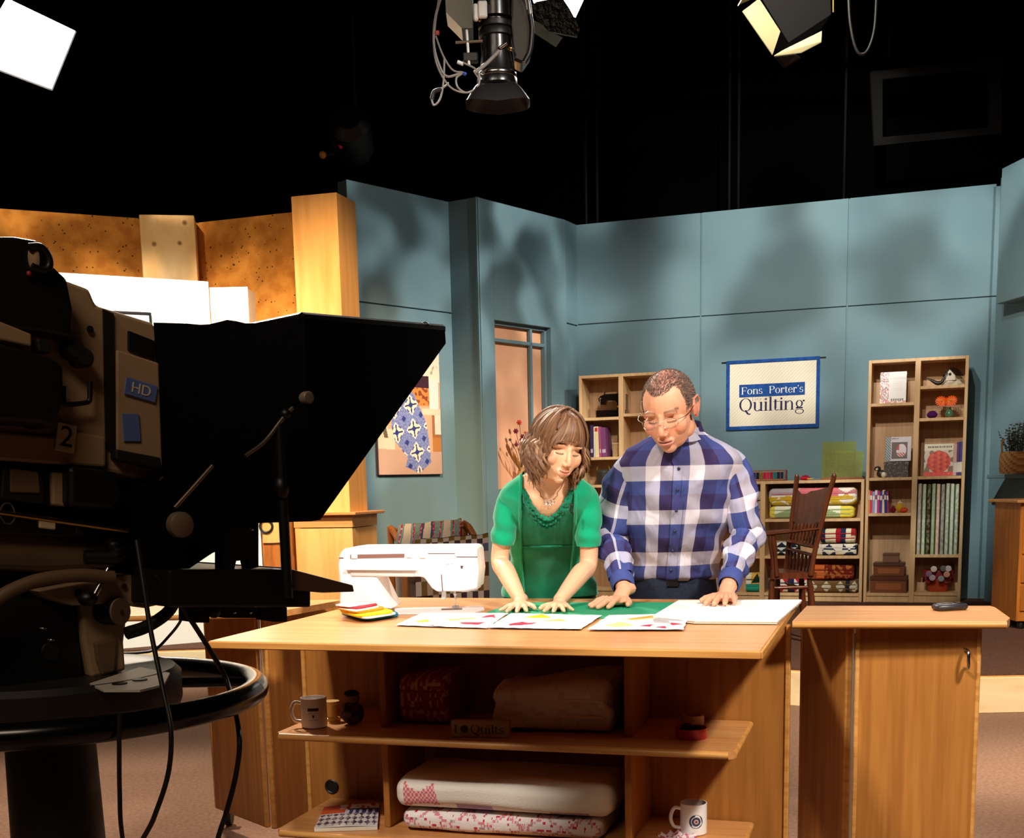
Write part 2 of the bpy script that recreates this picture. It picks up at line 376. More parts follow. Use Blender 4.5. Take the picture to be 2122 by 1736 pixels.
def flat(name, a, b, z1, th, m, xs=(), zs=(), gap=.012, z0=ZP, hole=None, pm=None):
    a = V(a); b = V(b); d = b - a; Ln = d.length; rz = math.atan2(d.y, d.x); X = [0] + sorted(xs) + [Ln]; Z = [z0] + sorted(zs) + [z1]
    q = MB()
    if hole is None: q.box((Ln / 2, .02 + th / 2, (z0 + z1) / 2), (Ln, th, z1 - z0))
    else:
        hx0, hx1, hz0, hz1 = hole
        for x0, x1, s0, s1 in ((0, hx0, z0, z1), (hx1, Ln, z0, z1), (hx0, hx1, hz1, z1), (hx0, hx1, z0, hz0)):
            q.box(((x0 + x1) / 2, .02 + th / 2, (s0 + s1) / 2), (x1 - x0, th, s1 - s0))
    o = q.build(name, m); o.location = (a.x, a.y, 0); o.rotation_euler = (0, 0, rz); tag(o, kind='structure')
    for i in range(len(X) - 1):
        for j in range(len(Z) - 1):
            cells = [(X[i], X[i + 1], Z[j], Z[j + 1])]
            if hole and Z[j] < hole[3]:
                hx0, hx1, hz0, hz1 = hole
                cells = [(0, hx0, z0, Z[j + 1]), (hx1, Ln, z0, Z[j + 1]), (hx0 + gap, hx1 - gap, hz1 - gap, Z[j + 1])] + ([(hx0 + gap, hx1 - gap, z0, hz0 + gap)])
            for x0, x1, s0, s1 in cells:
                if s1 - s0 < .03: continue
                x0 += gap / 2 if x0 > .001 else -.012; x1 -= gap / 2 if x1 < Ln - .001 else -.012; s0 += gap / 2 if s0 > z0 + .001 else 0; s1 -= gap / 2 if s1 < z1 - .001 else 0
                q = MB(); q.box(((x0 + x1) / 2, .0105, (s0 + s1) / 2), (x1 - x0, .021, s1 - s0), None, .002); q.build('panel', pm or m, o)
    return o
def frame_at(a, b):
    o = D.objects.new('probe', None); d = V(b) - V(a); o.location = (a[0], a[1], 0); o.rotation_euler = (0, 0, math.atan2(d.y, d.x)); return o
c1, c2, c3, c4, c5, c6 = (-1.207, 10.18), (-.454, 11.027), (-.207, 10.871), (.578, 11.857), (.703, 12.107), (4.136, 10.812)
pf = frame_at(c5, c6); xs = [LP(pf, 1452, 700)[0], LP(pf, 1755, 650)[0]]
w_back = flat('wall_back', c5, c6, ZW, .06, M_blue, xs, [2.79])
cdir = (V(c6) - V(c5)).normalized()
w_back2 = flat('wall_back_end', (c6[0], c6[1]), (c6[0] + cdir.x * .35, c6[1] + cdir.y * .35), ZW - .02, .06, M_blue, [], [2.79])
w_left = flat('wall_left', c1, c2, ZW, .10, M_blue, [], [2.78])
w_ret = flat('wall_return', c2, c3, ZW, .06, M_blue)
pf = frame_at(c3, c4)
hx0 = LP(pf, 1028, 800)[0]; hx1 = LP(pf, 1143, 780)[0]; hz1 = LP(pf, 1028, 663)[1]; hz0 = LP(pf, 1036, 1014)[1]
HOLE = (hx0, hx1, hz0, hz1)
w_mid = flat('wall_middle', c3, c4, ZW, .26, M_blue, [], [], gap=.0004, hole=HOLE)
w_cor = flat('wall_corner', c4, c5, ZW, .06, M_blue, [], [2.78])
# window in the middle flat: frame bars and peach scrim behind
win = thing('window_1', None, None, w_mid.location, w_mid.rotation_euler.z); tag(win, kind='structure')
yd = .075; fw = .028
mb = MB(); mb.box(((hx0 + hx1) / 2, yd, hz1 - fw / 2), (hx1 - hx0, .04, fw)); mb.box((hx1 - fw / 2, yd, (hz0 + hz1) / 2), (fw, .04, hz1 - hz0)); mb.box((hx0 + fw / 2, yd, (hz0 + hz1) / 2), (fw, .04, hz1 - hz0)); mb.build('window_frame', M_blue, win)
vx = LP(win, 1099, 760, yd)[0]; hz = LP(win, 1080, 711, yd)[1]
mb = MB(); mb.box((vx, yd, (hz0 + hz1) / 2), (.03, .034, hz1 - hz0), None, .003); mb.build('mullion', M_blue, win)
mb = MB(); mb.box(((hx0 + hx1) / 2, yd, hz), (hx1 - hx0, .034, .03), None, .003); mb.build('mullion', M_blue, win)
mb = MB(); mb.box(((hx0 + hx1) / 2, .02, hz0 - .012), (hx1 - hx0 - .02, .10, .03), None, .004); mb.build('window_sill', M_blue, win)
mb = MB(); mb.box(((hx0 + hx1) / 2, yd + .035, (hz0 + hz1) / 2), (hx1 - hx0 - .004, .016, hz1 - hz0 - .004)); mb.build('pane', M_peach, win)
# far right return flat with lintel, recess, sill and peach pane
w_right = thing('wall_right', None, None, (4.045, 10.60, 0), math.atan2(-1.5, .16)); tag(w_right, kind='structure')
mb = MB(); mb.box((.75, .14, 3.2), (1.5, .16, 1.0)); mb.box((.3, .14, 1.46), (.6, .16, 2.48)); mb.box((1.05, .14, .72), (.9, .16, 1.0)); mb.build('panel', M_blue, w_right)
mb = MB(); mb.box((.9, 0, 3.18), (1.2, .18, 1.04), None, .004); mb.build('lintel', M_blue, w_right)
mb = MB(); mb.box((.86, -.02, 1.285), (1.1, .2, .035), None, .004); mb.build('window_sill', M_blue, w_right)
mb = MB(); mb.box((1.1, .26, 2.0), (1.2, .03, 1.6)); mb.build('pane', M_peach, w_right)
# amber flats, knotty post and white wall on the left
w_amb = flat('wall_amber', (-3.75, 9.24), (-2.46, 9.86), 3.35, .06, M_burl)
w_amb2 = flat('wall_amber_inner', (-2.46, 9.97), (-1.40, 9.57), 3.35, .06, M_burl)
post = thing('trim_post', None, None, (-2.70, 9.594, 0), math.atan2(.074, .393)); tag(post, kind='structure')
mb = MB(); mb.box((.2, .15, (3.35 + ZP) / 2), (.40, .3, 3.35 - ZP), None, .006); mb.build('post_shaft', M_maplek, post)
col_ = thing('trim_column', None, None, (-1.152, 9.032, 0), math.radians(-16.6)); tag(col_, kind='structure')
mb = MB(); mb.box((-.175, .165, 2.22), (.35, .33, 2.26), None, .004); mb.build('shaft', M_maple, col_)
mb = MB(); mb.box((-.2, .19, .62), (.46, .46, .80), None, .004); mb.build('pedestal', M_maple, col_)
mb = MB(); mb.box((-.2, .19, 1.07), (.47, .47, .09), None, .003); mb.build('frieze', M_oak, col_)
mb = MB(); mb.box((-.2, .19, 1.125), (.56, .56, .022), None, .004); mb.build('capital_board', M_oak, col_)
YW = 9.0
a = at_y(105, 565, 8.49); b = at_y(428, 583, YW); ztop = b.z; a = a.lerp(b, -1.4)
w_white = flat('wall_white', (a.x, a.y), (b.x, YW), ztop, .2, M_wwall)
a = at_y(437, 590, YW - .02); b2 = at_y(509, 594, YW - .02)
w_white2 = flat('wall_white_pier', (a.x, YW - .02), (b2.x, YW - .02), b2.z, .3, M_wwall)
# lighting grid pipes overhead
grid = thing('trim_lighting_grid', None, None, (0, 0, 0)); tag(grid, kind='structure')
M_pipe = mat('grid_pipe', '#0d0c0c', .9)
for Y in (5.2, 7.0, 8.8, 11.2, 12.6):
    mb = MB(); mb.tube([(-7.5, Y, 5.0 if Y < 9 else 6.7), (7.5, Y, 5.0 if Y < 9 else 6.7)], .025, 8); mb.build('pipe', M_pipe, grid)
for x in (1215, 1238, 1511, 1530, 1748):
    p = at_y(x, 430, 12.9); mb = MB(); mb.tube([(p.x, 12.9, 2.5), (p.x, 12.9, 7)], .012, 6); mb.build('pipe', M_pipe, grid)
# ---------------------------------------------------------------- cutting island with drop-leaf wings
ZT = .90
ia = math.radians(-17.03)
isl = thing('island', 'large oak veneer island with open shelves, its top spread with quilt blocks', 'table', (-.852, 3.426, 0), ia)
def isl_px(x, y, d): return LP(isl, x, y, d)
IM = root_m(isl); IMI = IM.inverted()
def IW(x, y, z): return IM @ V((x, y, z))
TH = .022
mb = MB(); mb.box((.765, .65, ZT - TH / 2), (1.53, 1.30, TH), None, .004); top = mb.build('tabletop', M_oak, isl)
mb = MB(); mb.box((.765, -.0015, ZT - TH / 2), (1.526, .005, TH * .86), None, .002); mb.build('edge_band', M_oake, top)
mb = MB(); mb.box((1.5315, .65, ZT - TH / 2), (.005, 1.296, TH * .86), None, .002); mb.build('edge_band', M_oake, top)
def shelf(z, x0, x1, y0, y1):
    t = .022
    mb = MB(); mb.slab([(x0 + .012, y0), (x1 - .012, y0), (x1, y0 + .012), (x1, y1), (x0, y1), (x0, y0 + .012)], z - t, z); s = mb.build('shelf', M_oak, isl)
    mb = MB(); mb.tube([(x0 + .012, y0 + .001, z - t / 2), (x1 - .012, y0 + .001, z - t / 2)], t / 2, 10); mb.build('edge_band', M_oake, s, smooth=40)
    mb = MB(); mb.tube([(x1 - .001, y0 + .012, z - t / 2), (x1 - .001, y1, z - t / 2)], t / 2, 10); mb.build('edge_band', M_oake, s, smooth=40)
    return s
ZS1, ZS2, YB = .58, .26, .745
shelf(ZS1, .042, 1.43, .29, YB - .01); shelf(ZS2, .005, 1.435, .33, YB - .01)
bx0 = isl_px(628, 1420, YB)[0]; bx1 = isl_px(1636, 1420, YB)[0]
mb = MB(); mb.box(((bx0 + bx1) / 2, YB + .011, (.06 + ZT - TH) / 2), (bx1 - bx0, .022, ZT - TH - .06), None, .002); bp = mb.build('back_panel', M_oakv, isl)
for x in (bx0 + .006, bx1 - .006):
    mb = MB(); mb.box((x, YB + .009, (.06 + ZT - TH) / 2), (.016, .03, ZT - TH - .064), None, .003); mb.build('edge_band', M_oake, bp)
for px_ in (798, 1300):
    x = isl_px(px_, 1650, .42)[0]
    for z0, z1 in ((.06, ZS2 - .022), (ZS2, ZS1 - .022), (ZS1, ZT - TH)):
        mb = MB(); mb.box((x, (.43 + YB) / 2, (z0 + z1) / 2), (.02, YB - .43, z1 - z0 - .001), None, .002); mb.build('divider', M_oakv, isl)
gx, gz = isl_px(688, 1629, YB)
mb = MB(); mb.lathe([(.024, 0), (.026, .003), (.022, .006), (.018, .004), (.018, .001)], (gx, YB - .0005, gz), 18, Matrix.Rotation(PI / 2, 3, 'X')); mb.lathe([(.0, .0035), (.018, .002)], (gx, YB - .0005, gz), 18, Matrix.Rotation(PI / 2, 3, 'X')); mb.build('cable_grommet', M_black, isl, smooth=40)
for x in (.12, 1.4):
    for y in (.5, .74):
        mb = MB(); mb.lathe([(.028, -.012), (.03, 0), (.028, .012)], (x, y, .03), 14, Matrix.Rotation(PI / 2, 3, 'Y')); mb.box((x, y, .058), (.03, .04, .006)); mb.build('caster', M_black, isl)
mb = MB(); mb.box((.765, .5, .062), (1.3, .3, .004)); mb.build('underside_rail', M_oakv, isl)
# right wing: its top and two hinged gate panels
rw = thing('right_wing', 'narrow oak drop-leaf wing at the right end of the island, remote lying on it', 'table', (.835, 3.60, 0), math.radians(-13.6))
def wing_top(root, poly):
    mb = MB(); mb.slab(poly, ZT - TH, ZT); t = mb.build('leaf_top', M_oak, root)
    q = MB(); q.tube([(poly[0][0], poly[0][1] + .001, ZT - TH / 2), (poly[1][0], poly[1][1] + .001, ZT - TH / 2)], TH / 2, 10); q.build('edge_band', M_oake, t, smooth=40)
q = [root_m(rw).inverted() @ at_z(x, y, ZT) for x, y in ((1642, 1287), (2086, 1287), (2093, 1280), (2062, 1258), (2052, 1255), (1672, 1255))]
wing_top(rw, [(p.x, p.y) for p in q])
def gate_panel(root, pa, pb, z0=.07, z1=ZT - TH - .002, hinge=None):
    """upright panel between two floor points given in world xy; optional piano hinge at its first edge"""
    a, b = V((pa[0], pa[1], 0)), V((pb[0], pb[1], 0)); d = b - a; c = (a + b) / 2; rz = math.atan2(d.y, d.x)
    m3 = Matrix.Rotation(rz, 3, 'Z'); mb = MB(); mb.box((c.x, c.y, (z0 + z1) / 2), (d.length, .019, z1 - z0), rz, .002); o = mb.build('gate_panel', M_oakv, root, world=True)
    for p, s in ((a, 1), (b, -1)):
        e = MB(); pc = p + d.normalized() * (.006 * s); e.box((pc.x, pc.y, (z0 + z1) / 2), (.014, .022, z1 - z0 - .004), rz, .003); e.build('edge_band', M_oake, o, world=True)
    if hinge:
        p = a if hinge == 1 else b; h = MB(); q = p - d.normalized() * (.008 if hinge == 1 else -.008); h.tube([(q.x, q.y - .008, z0 + .02), (q.x, q.y - .008, z1 - .02)], .0045, 8); h.build('piano_hinge', M_hinge, o, world=True)
    return o
M_hinge = mat('nickel_hinge', '#d9c9b8', .35, .9)
pA = at_y(1664, 1400, 3.98); pB = at_y(1761, 1400, 3.66); pC = at_y(1772, 1400, 3.64); pD = at_y(2030, 1400, 3.56)
gate_panel(rw, pA, pB, hinge=1); g2 = gate_panel(rw, pC, pD, hinge=1)
h0 = at_y(2001, 1345, 3.545); h1 = at_y(2001, 1385, 3.545)
mb = MB(); mb.tube(spline([(h0.x, 3.555, h0.z), (h0.x, 3.525, h0.z - .004), (h0.x, 3.52, (h0.z + h1.z) / 2), (h1.x, 3.525, h1.z + .004), (h1.x, 3.555, h1.z)], 4), .005, 8); mb.build('pull_handle', M_chrome, g2, smooth=60, world=True)
pp = (pC + pB) / 2
mb = MB(); mb.lathe([(.026, -.012), (.028, 0), (.026, .012)], (pp.x, pp.y, .028), 14, Matrix.Rotation(PI / 2, 3, 'Y')); mb.box((pp.x, pp.y, .062), (.04, .03, .016)); mb.build('caster', M_black, rw, world=True)
pp = pD.lerp(pC, .06)
mb = MB(); mb.lathe([(.026, -.012), (.028, 0), (.026, .012)], (pp.x, pp.y, .028), 14, Matrix.Rotation(PI / 2, 3, 'Y')); mb.box((pp.x, pp.y, .062), (.04, .03, .016)); mb.build('caster', M_black, rw, world=True)
# left wing
lw = thing('left_wing', 'oak drop-leaf wing at the left end of the island behind the studio camera', 'table', (-1.1, 4.3, 0), 0)
q = [root_m(lw).inverted() @ V(p) for p in ((-1.75, 4.19, 0), (-.80, 4.22, 0), (-.62, 4.62, 0), (-1.75, 4.62, 0))]
wing_top(lw, [(p.x, p.y) for p in q])
qa = at_z(450, 1668, .08); qb = at_z(557, 1709, .08); qc = at_z(566, 1712, .08); qd = qc + V((.3, .42, 0))
g3 = gate_panel(lw, qa, qb, hinge=2); gate_panel(lw, qc, qd)
mb = MB(); c = at_z(474, 1690, .04); mb.lathe([(.034, -.014), (.038, -.01), (.038, .01), (.034, .014)], (c.x, c.y, .04), 16, Matrix.Rotation(PI / 2, 3, 'Y')); mb.box((c.x + .01, c.y + .01, .08), (.04, .04, .01)); mb.build('caster', M_black, lw, smooth=40, world=True)
# ---------------------------------------------------------------- birch shelving against the blue flat and what stands on it
M_birchb = mat('birch_backing_shade', '#bd9770', .6, nz=((30, 30, 2), '#ad875f', 3, .4, .65))  # birch darkened in colour for the shade inside the bookcases
SA = math.atan2(-.352, .936)
SR = V((3.84, 10.45, ZP)); SD = V((-.936, .352, 0))
def bookcase(name, label, s0, s1, H, cols, shelves, depth=.28, t=.026):
    r = thing(name, label, 'bookcase', SR + SD * s1, SA); W_ = s1 - s0
    for x in (t / 2, W_ - t / 2):
        mb = MB(); mb.box((x, depth / 2, H / 2), (t, depth, H), None, .002); mb.build('side_panel', M_birch, r)
    for x in cols:
        mb = MB(); mb.box((x, depth / 2, H / 2), (t * 1.7, depth - .002, H - .002), None, .002); mb.build('divider', M_birch, r)
    X = [t] + [v for x in cols for v in (x - t * .85, x + t * .85)] + [W_ - t]
    mb = MB(); mb.box((W_ / 2, depth / 2, H - t / 2), (W_ - 2 * t - .001, depth - .004, t), None, .002); mb.build('top_board', M_birch, r)
    mb = MB(); mb.box((W_ / 2, depth - .006, H / 2), (W_ - 2 * t - .001, .008, H - 2 * t)); mb.build('back_panel', M_birchb, r)
    for i, zs in enumerate(shelves):
        a, b = X[2 * i], X[2 * i + 1]
        for z in zs:
            mb = MB(); mb.box(((a + b) / 2, (depth - .014) / 2 + .002, z - .013), (b - a - .001, depth - .016, .026), None, .002); mb.build('shelf', M_birch, r)
        z = zs[-1] - .026; mb = MB(); mb.box(((a + b) / 2, .02, z / 2), (b - a - .001, .016, z - .002), None, .002); mb.build('plinth', M_birch, r)
    return r
def zpx(r, x, y): return LP(r, x, y, .0)[1]
tmp = D.objects.new('probe', None); tmp.location = SR + SD * .8; tmp.rotation_euler = (0, 0, SA)
HT = zpx(tmp, 1797, 747)
sl = [zpx(tmp, 1850, y) for y in (834.5, 989, 1063, 1229)]; sr_ = [zpx(tmp, 1950, y) for y in (798, 865, 986, 1149, 1228)]
rb = bookcase('bookcase', 'tall birch bookcase of two columns at the right end of the blue wall', 0, .80, HT, [.40], [sl, sr_])
for o_ in [tmp]: D.objects.remove(o_)
tmp = D.objects.new('probe', None); tmp.location = SR + SD * 2.56; tmp.rotation_euler = (0, 0, SA)
HM = zpx(tmp, 1770, 993); sm = [zpx(tmp, 1640, y) for y in (1075, 1151.5, 1228.5)]; D.objects.remove(tmp)
mbk = bookcase('low_bookcase', 'low birch bookcase holding folded quilts between the two tall ones', .812, 2.56, HM, [.878], [sm, sm])
tmp = D.objects.new('probe', None); tmp.location = SR + SD * 3.38; tmp.rotation_euler = (0, 0, SA)
z1, z2, z3 = [zpx(tmp, 1260, y) for y in (864, 946.5, 1004)]; zr = [zpx(tmp, 1320, 856), z2 + .05, z3 + .02]; D.objects.remove(tmp)
lb = bookcase('bookcase', 'tall birch bookcase at left behind the two people, antique machine on its upper shelf', 2.572, 3.38, HT, [.40], [[z1, z2, z3, .62, .1], [zr[0], zr[1], zr[2], .62, .1]])
# the ledge board across the low bookcase
def PB(r, x0, y0, x1, y1, d):
    a = LP(r, x0, y0, d); b = LP(r, x1, y1, d); return min(a[0], b[0]), max(a[0], b[0]), min(a[1], b[1]), max(a[1], b[1])
def on(root, x, d, z): return root_m(root) @ V((x, d, z))
# --- folded quilts
def quilt(label, root, x0, x1, z0, z1, d0, d1, colf, nx=90, na=64, layers=3, group=None, ex=.42, wob=.006, name='folded_quilt'):
    cx, cy, cz = (x0 + x1) / 2, (d0 + d1) / 2, z0
    p = on(root, cx, cy, z0); o = thing(name, label, 'quilt', p, root_m(root).to_euler().z, group); hx, hy, hz = (x1 - x0) / 2, (d1 - d0) / 2, (z1 - z0) / 2
    sd = random.random() * 50
    tab = [0.0]; pq = None
    for k in range(721):
        a = 2 * PI * k / 720 - PI / 2; q = (math.copysign(abs(math.cos(a)) ** ex, math.cos(a)) * hy, math.copysign(abs(math.sin(a)) ** ex, math.sin(a)) * hz)
        if pq: tab.append(tab[-1] + math.hypot(q[0] - pq[0], q[1] - pq[1]))
        pq = q
    def ang(u):                                             # even spacing round the fold
        t = u * tab[-1]; lo, hi = 0, 720
        while hi - lo > 1:
            m_ = (lo + hi) // 2
            if tab[m_] <= t: lo = m_
            else: hi = m_
        f = (t - tab[lo]) / max(1e-9, tab[hi] - tab[lo]); return 2 * PI * (lo + f) / 720 - PI / 2
    def P(u, v):
        a = ang(u); c_, s_ = math.cos(a), math.sin(a)
        y = -math.copysign(abs(c_) ** ex, c_) * hy; z = math.copysign(abs(s_) ** ex, s_) * hz
        e = min(v, 1 - v); k = 1 - .32 * max(0, 1 - e / .045) ** 2; f = (z / hz + 1) / 2
        y *= 1 - .05 * abs(math.cos(layers * PI * f)) ** 6
        n_ = noise.noise(V((v * hx * 9 + sd, y * 9, z * 14))) * wob
        xx = (-hx + 2 * hx * v) + n_ * .8
        return V((xx, y * (k * .5 + .5) + n_ * .5, max(0, hz + z * k + (n_ if z > -.8 * hz else 0))))
    def cf(u, v):
        a = ang(u); f = (math.copysign(abs(math.sin(a)) ** ex, math.sin(a)) + 1) / 2; return colf(v, f, math.cos(a) > 0)
    mb = MB(); mb.grid(P, na, nx, 0, lambda u, v: cf(u, v), wu=True)
    n0 = na
    mb.f.append(list(range(na))[::-1]); mb.m.append(0); mb.c.append(colf(.02, .5, True)); L_ = len(mb.v); mb.f.append(list(range(L_ - na, L_))); mb.m.append(0); mb.c.append(colf(.98, .5, True))
    mb.build('quilt_cover', M_fab, o, smooth=60)
    e = MB()
    for k in range(1, layers):                              # the folded edges showing on the front
        z = 2 * hz * k / layers; e.tube([(-hx * .93 + hx * 1.86 * i / 10, -hy * .97 + .004 * noise.noise(V((i * .7, k, sd))), z + .006 * noise.noise(V((i * .5 + sd, k, 2)))) for i in range(11)], .0045, 5, col=colf(.5, k / layers, True))
    (e.build('fold_edge', M_fab, o, smooth=60) if layers > 1 else None)
    return o
def fr(x): return x - math.floor(x)
def tri(x, z, nx, nz, a, b, c=None):
    i, j = math.floor(x * nx), math.floor(z * nz); s, t = fr(x * nx), fr(z * nz)
    up = (i + j) % 2 == 0
    return (a if (t > s if up else t > 1 - s) else b) if c is None or (i % 3) else c
def bx(px0, y0, px1, y1, d=.03): return PB(mbk, px0, y0, px1, y1, d)
GQ = 'folded quilts in the low bookcase'
def Q(label, px, colf, d0=.03, d1=.25, **k):
    a = bx(*px, d=d0); return quilt(label, mbk, a[0], a[1], k.pop('z0', a[2]), a[3], d0, d1, colf, group=GQ, **k)
zq = sm
Q('yellow, white and sage folded quilt, lower of the pair on the top shelf', (1594, 1049, 1769, 1072), lambda x, f, s: ('#e7d24a' if x < .07 or x > .84 else '#f4f0d8' if f > 1.35 - 2.2 * abs(x - .45) * 1.2 else '#9fb07c'), z0=zq[0] + .001)
zl = bx(1594, 1049, 1769, 1072)[3]
Q('grey, gold and pink folded quilt, upper of the pair on the top shelf', (1593, 1012, 1774, 1048), lambda x, f, s: ('#b7adb2' if f > .6 and x < .3 else '#d3ad35' if f < .5 and x < .92 and tri(x, f, 8, 2, 1, 0) else '#d8757c' if x > .35 and f > .55 and x < .8 else '#f0e6d6' if tri(x, f, 9, 3, 1, 0) else '#d9b94a' if f < .6 else '#c88a86'), z0=zl + .004)
Q('navy, cream and red striped folded quilt on the middle shelf', (1700, 1096, 1773, 1124), lambda x, f, s: ['#1f2440', '#e8dcb8', '#e8dcb8', '#a51d28', '#252a4c', '#e8dcb8', '#d9c9a0' if f < .5 else '#a02a2a'][min(6, int(x * 7))], z0=bx(1700, 1126, 1774, 1149)[3] + .004)
Q('white and navy pinwheel folded quilt under the striped one', (1690, 1127, 1774, 1149), lambda x, f, s: tri(x, f, 6, 2, '#ece4d0', '#2b3050', '#e4dbc6'), z0=zq[1] + .001)
Q('navy and white patchwork quilt on the middle shelf behind the chair arm', (1608, 1124, 1652, 1149), lambda x, f, s: tri(x, f, 4, 3, '#e6e6e2', '#20242f'), z0=zq[1] + .001)
Q('rust and orange leaf-pattern folded quilt on the bottom shelf', (1678, 1170, 1769, 1199), lambda x, f, s: '#c8622c' if x < .33 else ('#6d1d10' if noise.noise(V((x * 12, f * 4, 3))) > -.05 else '#a8632a'), z0=bx(1680, 1203, 1776, 1227)[3] + .004)
Q('brown quilt with pale diamonds, lowest at the right of the low bookcase', (1678, 1202, 1776, 1227), lambda x, f, s: ('#1e2430' if .76 < x < .84 else '#c4bca4' if abs(fr(x * 3.4 + .3) - .5) + abs(f - .5) * .8 < .36 else '#73532f'), z0=zq[2] + .001)
Q('red, white and navy star quilt on the bottom shelf behind the chair seat', (1592, 1198, 1672, 1227), lambda x, f, s: tri(x, f, 6, 2, '#b8202e', '#ded6c6', '#252444'), z0=zq[2] + .001)
Q('dark folded quilt in the left half of the low bookcase, top shelf', (1545, 1018, 1579, 1072), lambda x, f, s: tri(x, f, 4, 4, '#2a1f24', '#7a6a62', '#a49a90'), z0=zq[0] + .001)
Q('teal and yellow star quilt at bottom left of the low bookcase', (1545, 1188, 1580, 1227), lambda x, f, s: ('#2fa58c' if f < .45 else tri(x, f, 3, 2, '#e2b04c', '#16321f', '#efe6d0')), z0=zq[2] + .001)
# --- bolts of printed cloth
GB = 'bolts of cloth standing in the right bookcase'
bolt_c = [('#d8cbb8', '#b7ad98', 'beige'), ('#d6dfc0', '#bccaa6', 'pale celery'), ('#8f8f6c', '#46321f', 'dark rust and green'), ('#b9c9a0', '#a3b68e', 'leaf green'), ('#ecccb8', '#dab8a4', 'pink'), ('#948e84', '#b4aea0', 'charcoal grey'), ('#d2d5bc', '#b2baa4', 'grey-green'), ('#c9d3b4', '#dadcc8', 'soft sage'), ('#d4dac2', '#a6b496', 'light mint')]
bw = PB(rb, 1902, 1003, 1984, 1149, .02); n = 9
for i, (ca, cb, nm) in enumerate(bolt_c):
    x = bw[0] + (bw[1] - bw[0]) * (i + .5) / n; wd = (bw[1] - bw[0]) / n - .003
    m = mat('bolt_cloth_%d' % i, ca, .9, nz=(38, cb, 4, .42, .6), bump=(150, .25), spec=.1)
    o = thing('fabric_bolt', ('%s printed cloth bolt standing on the fourth shelf of the right bookcase' % nm), 'fabric', on(rb, x, .12, sr_[3]), SA, GB)
    hgt = bw[3] - sr_[3] - .004 * (i % 3)
    mb = MB(); mb.grid(lambda u, v: V((math.copysign(abs(math.cos(2 * PI * u)) ** .45, math.cos(2 * PI * u)) * wd / 2, math.copysign(abs(math.sin(2 * PI * u)) ** .6, math.sin(2 * PI * u)) * .10, .001 + hgt * v)), 20, 1, wu=True)
    mb.f += [list(range(20))[::-1], list(range(20, 40))]; mb.m += [0, 0]; mb.c += [None, None]; mb.build('wrapped_cloth', m, o, smooth=50)
    mb = MB(); mb.box((0, 0, hgt + .001), (wd * .45, .12, .006)); mb.build('board_end', M_birch, o)
# --- books
M_pages = mat('book_pages', '#e9dfc8', .8)
def book(root, x, z, d, th, dep, h, col, label, group, lean=0.0, name='book', cat='book', mark=None):
    o = thing(name, label, cat, on(root, x, d, z), SA, group); m = M_paint
    R = Matrix.Rotation(lean, 3, 'Y'); off = V((0, 0, abs(math.sin(lean)) * th / 2 + .001))
    def B(mb, c, s, col=None): mb.box(R @ V((c[0], c[1], c[2])) + off, s, R, .0015, col=col)
    mb = MB(); B(mb, (-th / 2 + .0015, dep / 2, h / 2), (.003, dep, h), col); B(mb, (th / 2 - .0015, dep / 2, h / 2), (.003, dep, h), col); B(mb, (0, .0015, h / 2), (th, .003, h), col); mb.build('cover', m, o)
    mb = MB(); B(mb, (0, dep / 2, h / 2), (th - .006, dep - .008, h - .008)); mb.build('pages', M_pages, o)
    if mark: mb = MB(); mb.box(R @ V((0, -.0006, h * mark[1])) + off, (th * .7, .0012, h * mark[2]), R, col=mark[0]); mb.build('spine_label', m, o)
    return o
r0 = PB(rb, 1798, 1016, 1843, 1061, .02); cols9 = [('#e9a25c', 'orange'), ('#d2405a', 'crimson'), ('#9aa4c4', 'grey-blue'), ('#e8e2ea', 'white'), ('#c63c86', 'magenta'), ('#4c3f9e', 'violet'), ('#f0e0b4', 'cream'), ('#2b2f78', 'navy'), ('#93306a', 'plum')]
x = r0[0]
for i, (c_, nm) in enumerate(cols9):
    th = (r0[1] - r0[0]) / 9 - .0008
    book(rb, x + th / 2, sl[2], .02, th, .15, (r0[3] - sl[2]) * (1 - .03 * (i % 3)), c_, '%s paperback in the row on the third shelf of the right bookcase' % nm, 'paperbacks in the right bookcase', .0 if i < 7 else -.06, mark=('#f4efe2' if i not in (3, 6) else '#8a3a4a', .7, .2)); x += th + .0008
for i, (px0, px1, y0, c_, nm) in enumerate(((1976, 1983, 920, '#d7b2a6', 'pink'), (1983, 1988, 916, '#6f3d7a', 'purple'), (1988, 1994, 915, '#3b4a80', 'blue'))):
    a = PB(rb, px0, y0, px1, 986, .02); book(rb, (a[0] + a[1]) / 2, sr_[2], .03, a[1] - a[0] - .001, .2, a[3] - sr_[2], c_, '%s hardback standing right of the orange quilt book' % nm, 'hardbacks beside the orange quilt book', mark=('#e6dccf', .25, .3))
def face_book(root, px, zsh, d, label, cf, nx, ny, th=.022, lean=.12, cat='book', name='book', edge='#e8e4de', side=None):
    a = PB(root, *px, d); h = a[3] - zsh; wd = a[1] - a[0]
    o = thing(name, label, cat, on(root, (a[0] + a[1]) / 2, d, zsh), SA); R = Matrix.Rotation(-lean, 3, 'X'); off = V((0, 0, .001))
    mb = MB(); mb.box(R @ V((0, th - .0015, h / 2)) + off, (wd, .003, h), R, .001, col=edge); mb.box(R @ V((0, .0015, h / 2)) + off, (wd, .003, h), R, .001, col=edge); mb.box(R @ V((-wd / 2 + .0015, th / 2, h / 2)) + off, (.003, th, h), R, .001, col=edge); mb.build('cover', M_paint, o)
    mb = MB(); mb.box(R @ V((.002, th / 2, h / 2)) + off, (wd - .008, th - .007, h - .008), R); mb.build('pages', M_pages, o)
    mb = MB(); mb.grid(lambda u, v: R @ V((-wd / 2 + wd * u, -.0008, h * v)) + off, nx, ny, colf=cf); mb.build('cover_print', M_pap, o, fix=False)
    return o
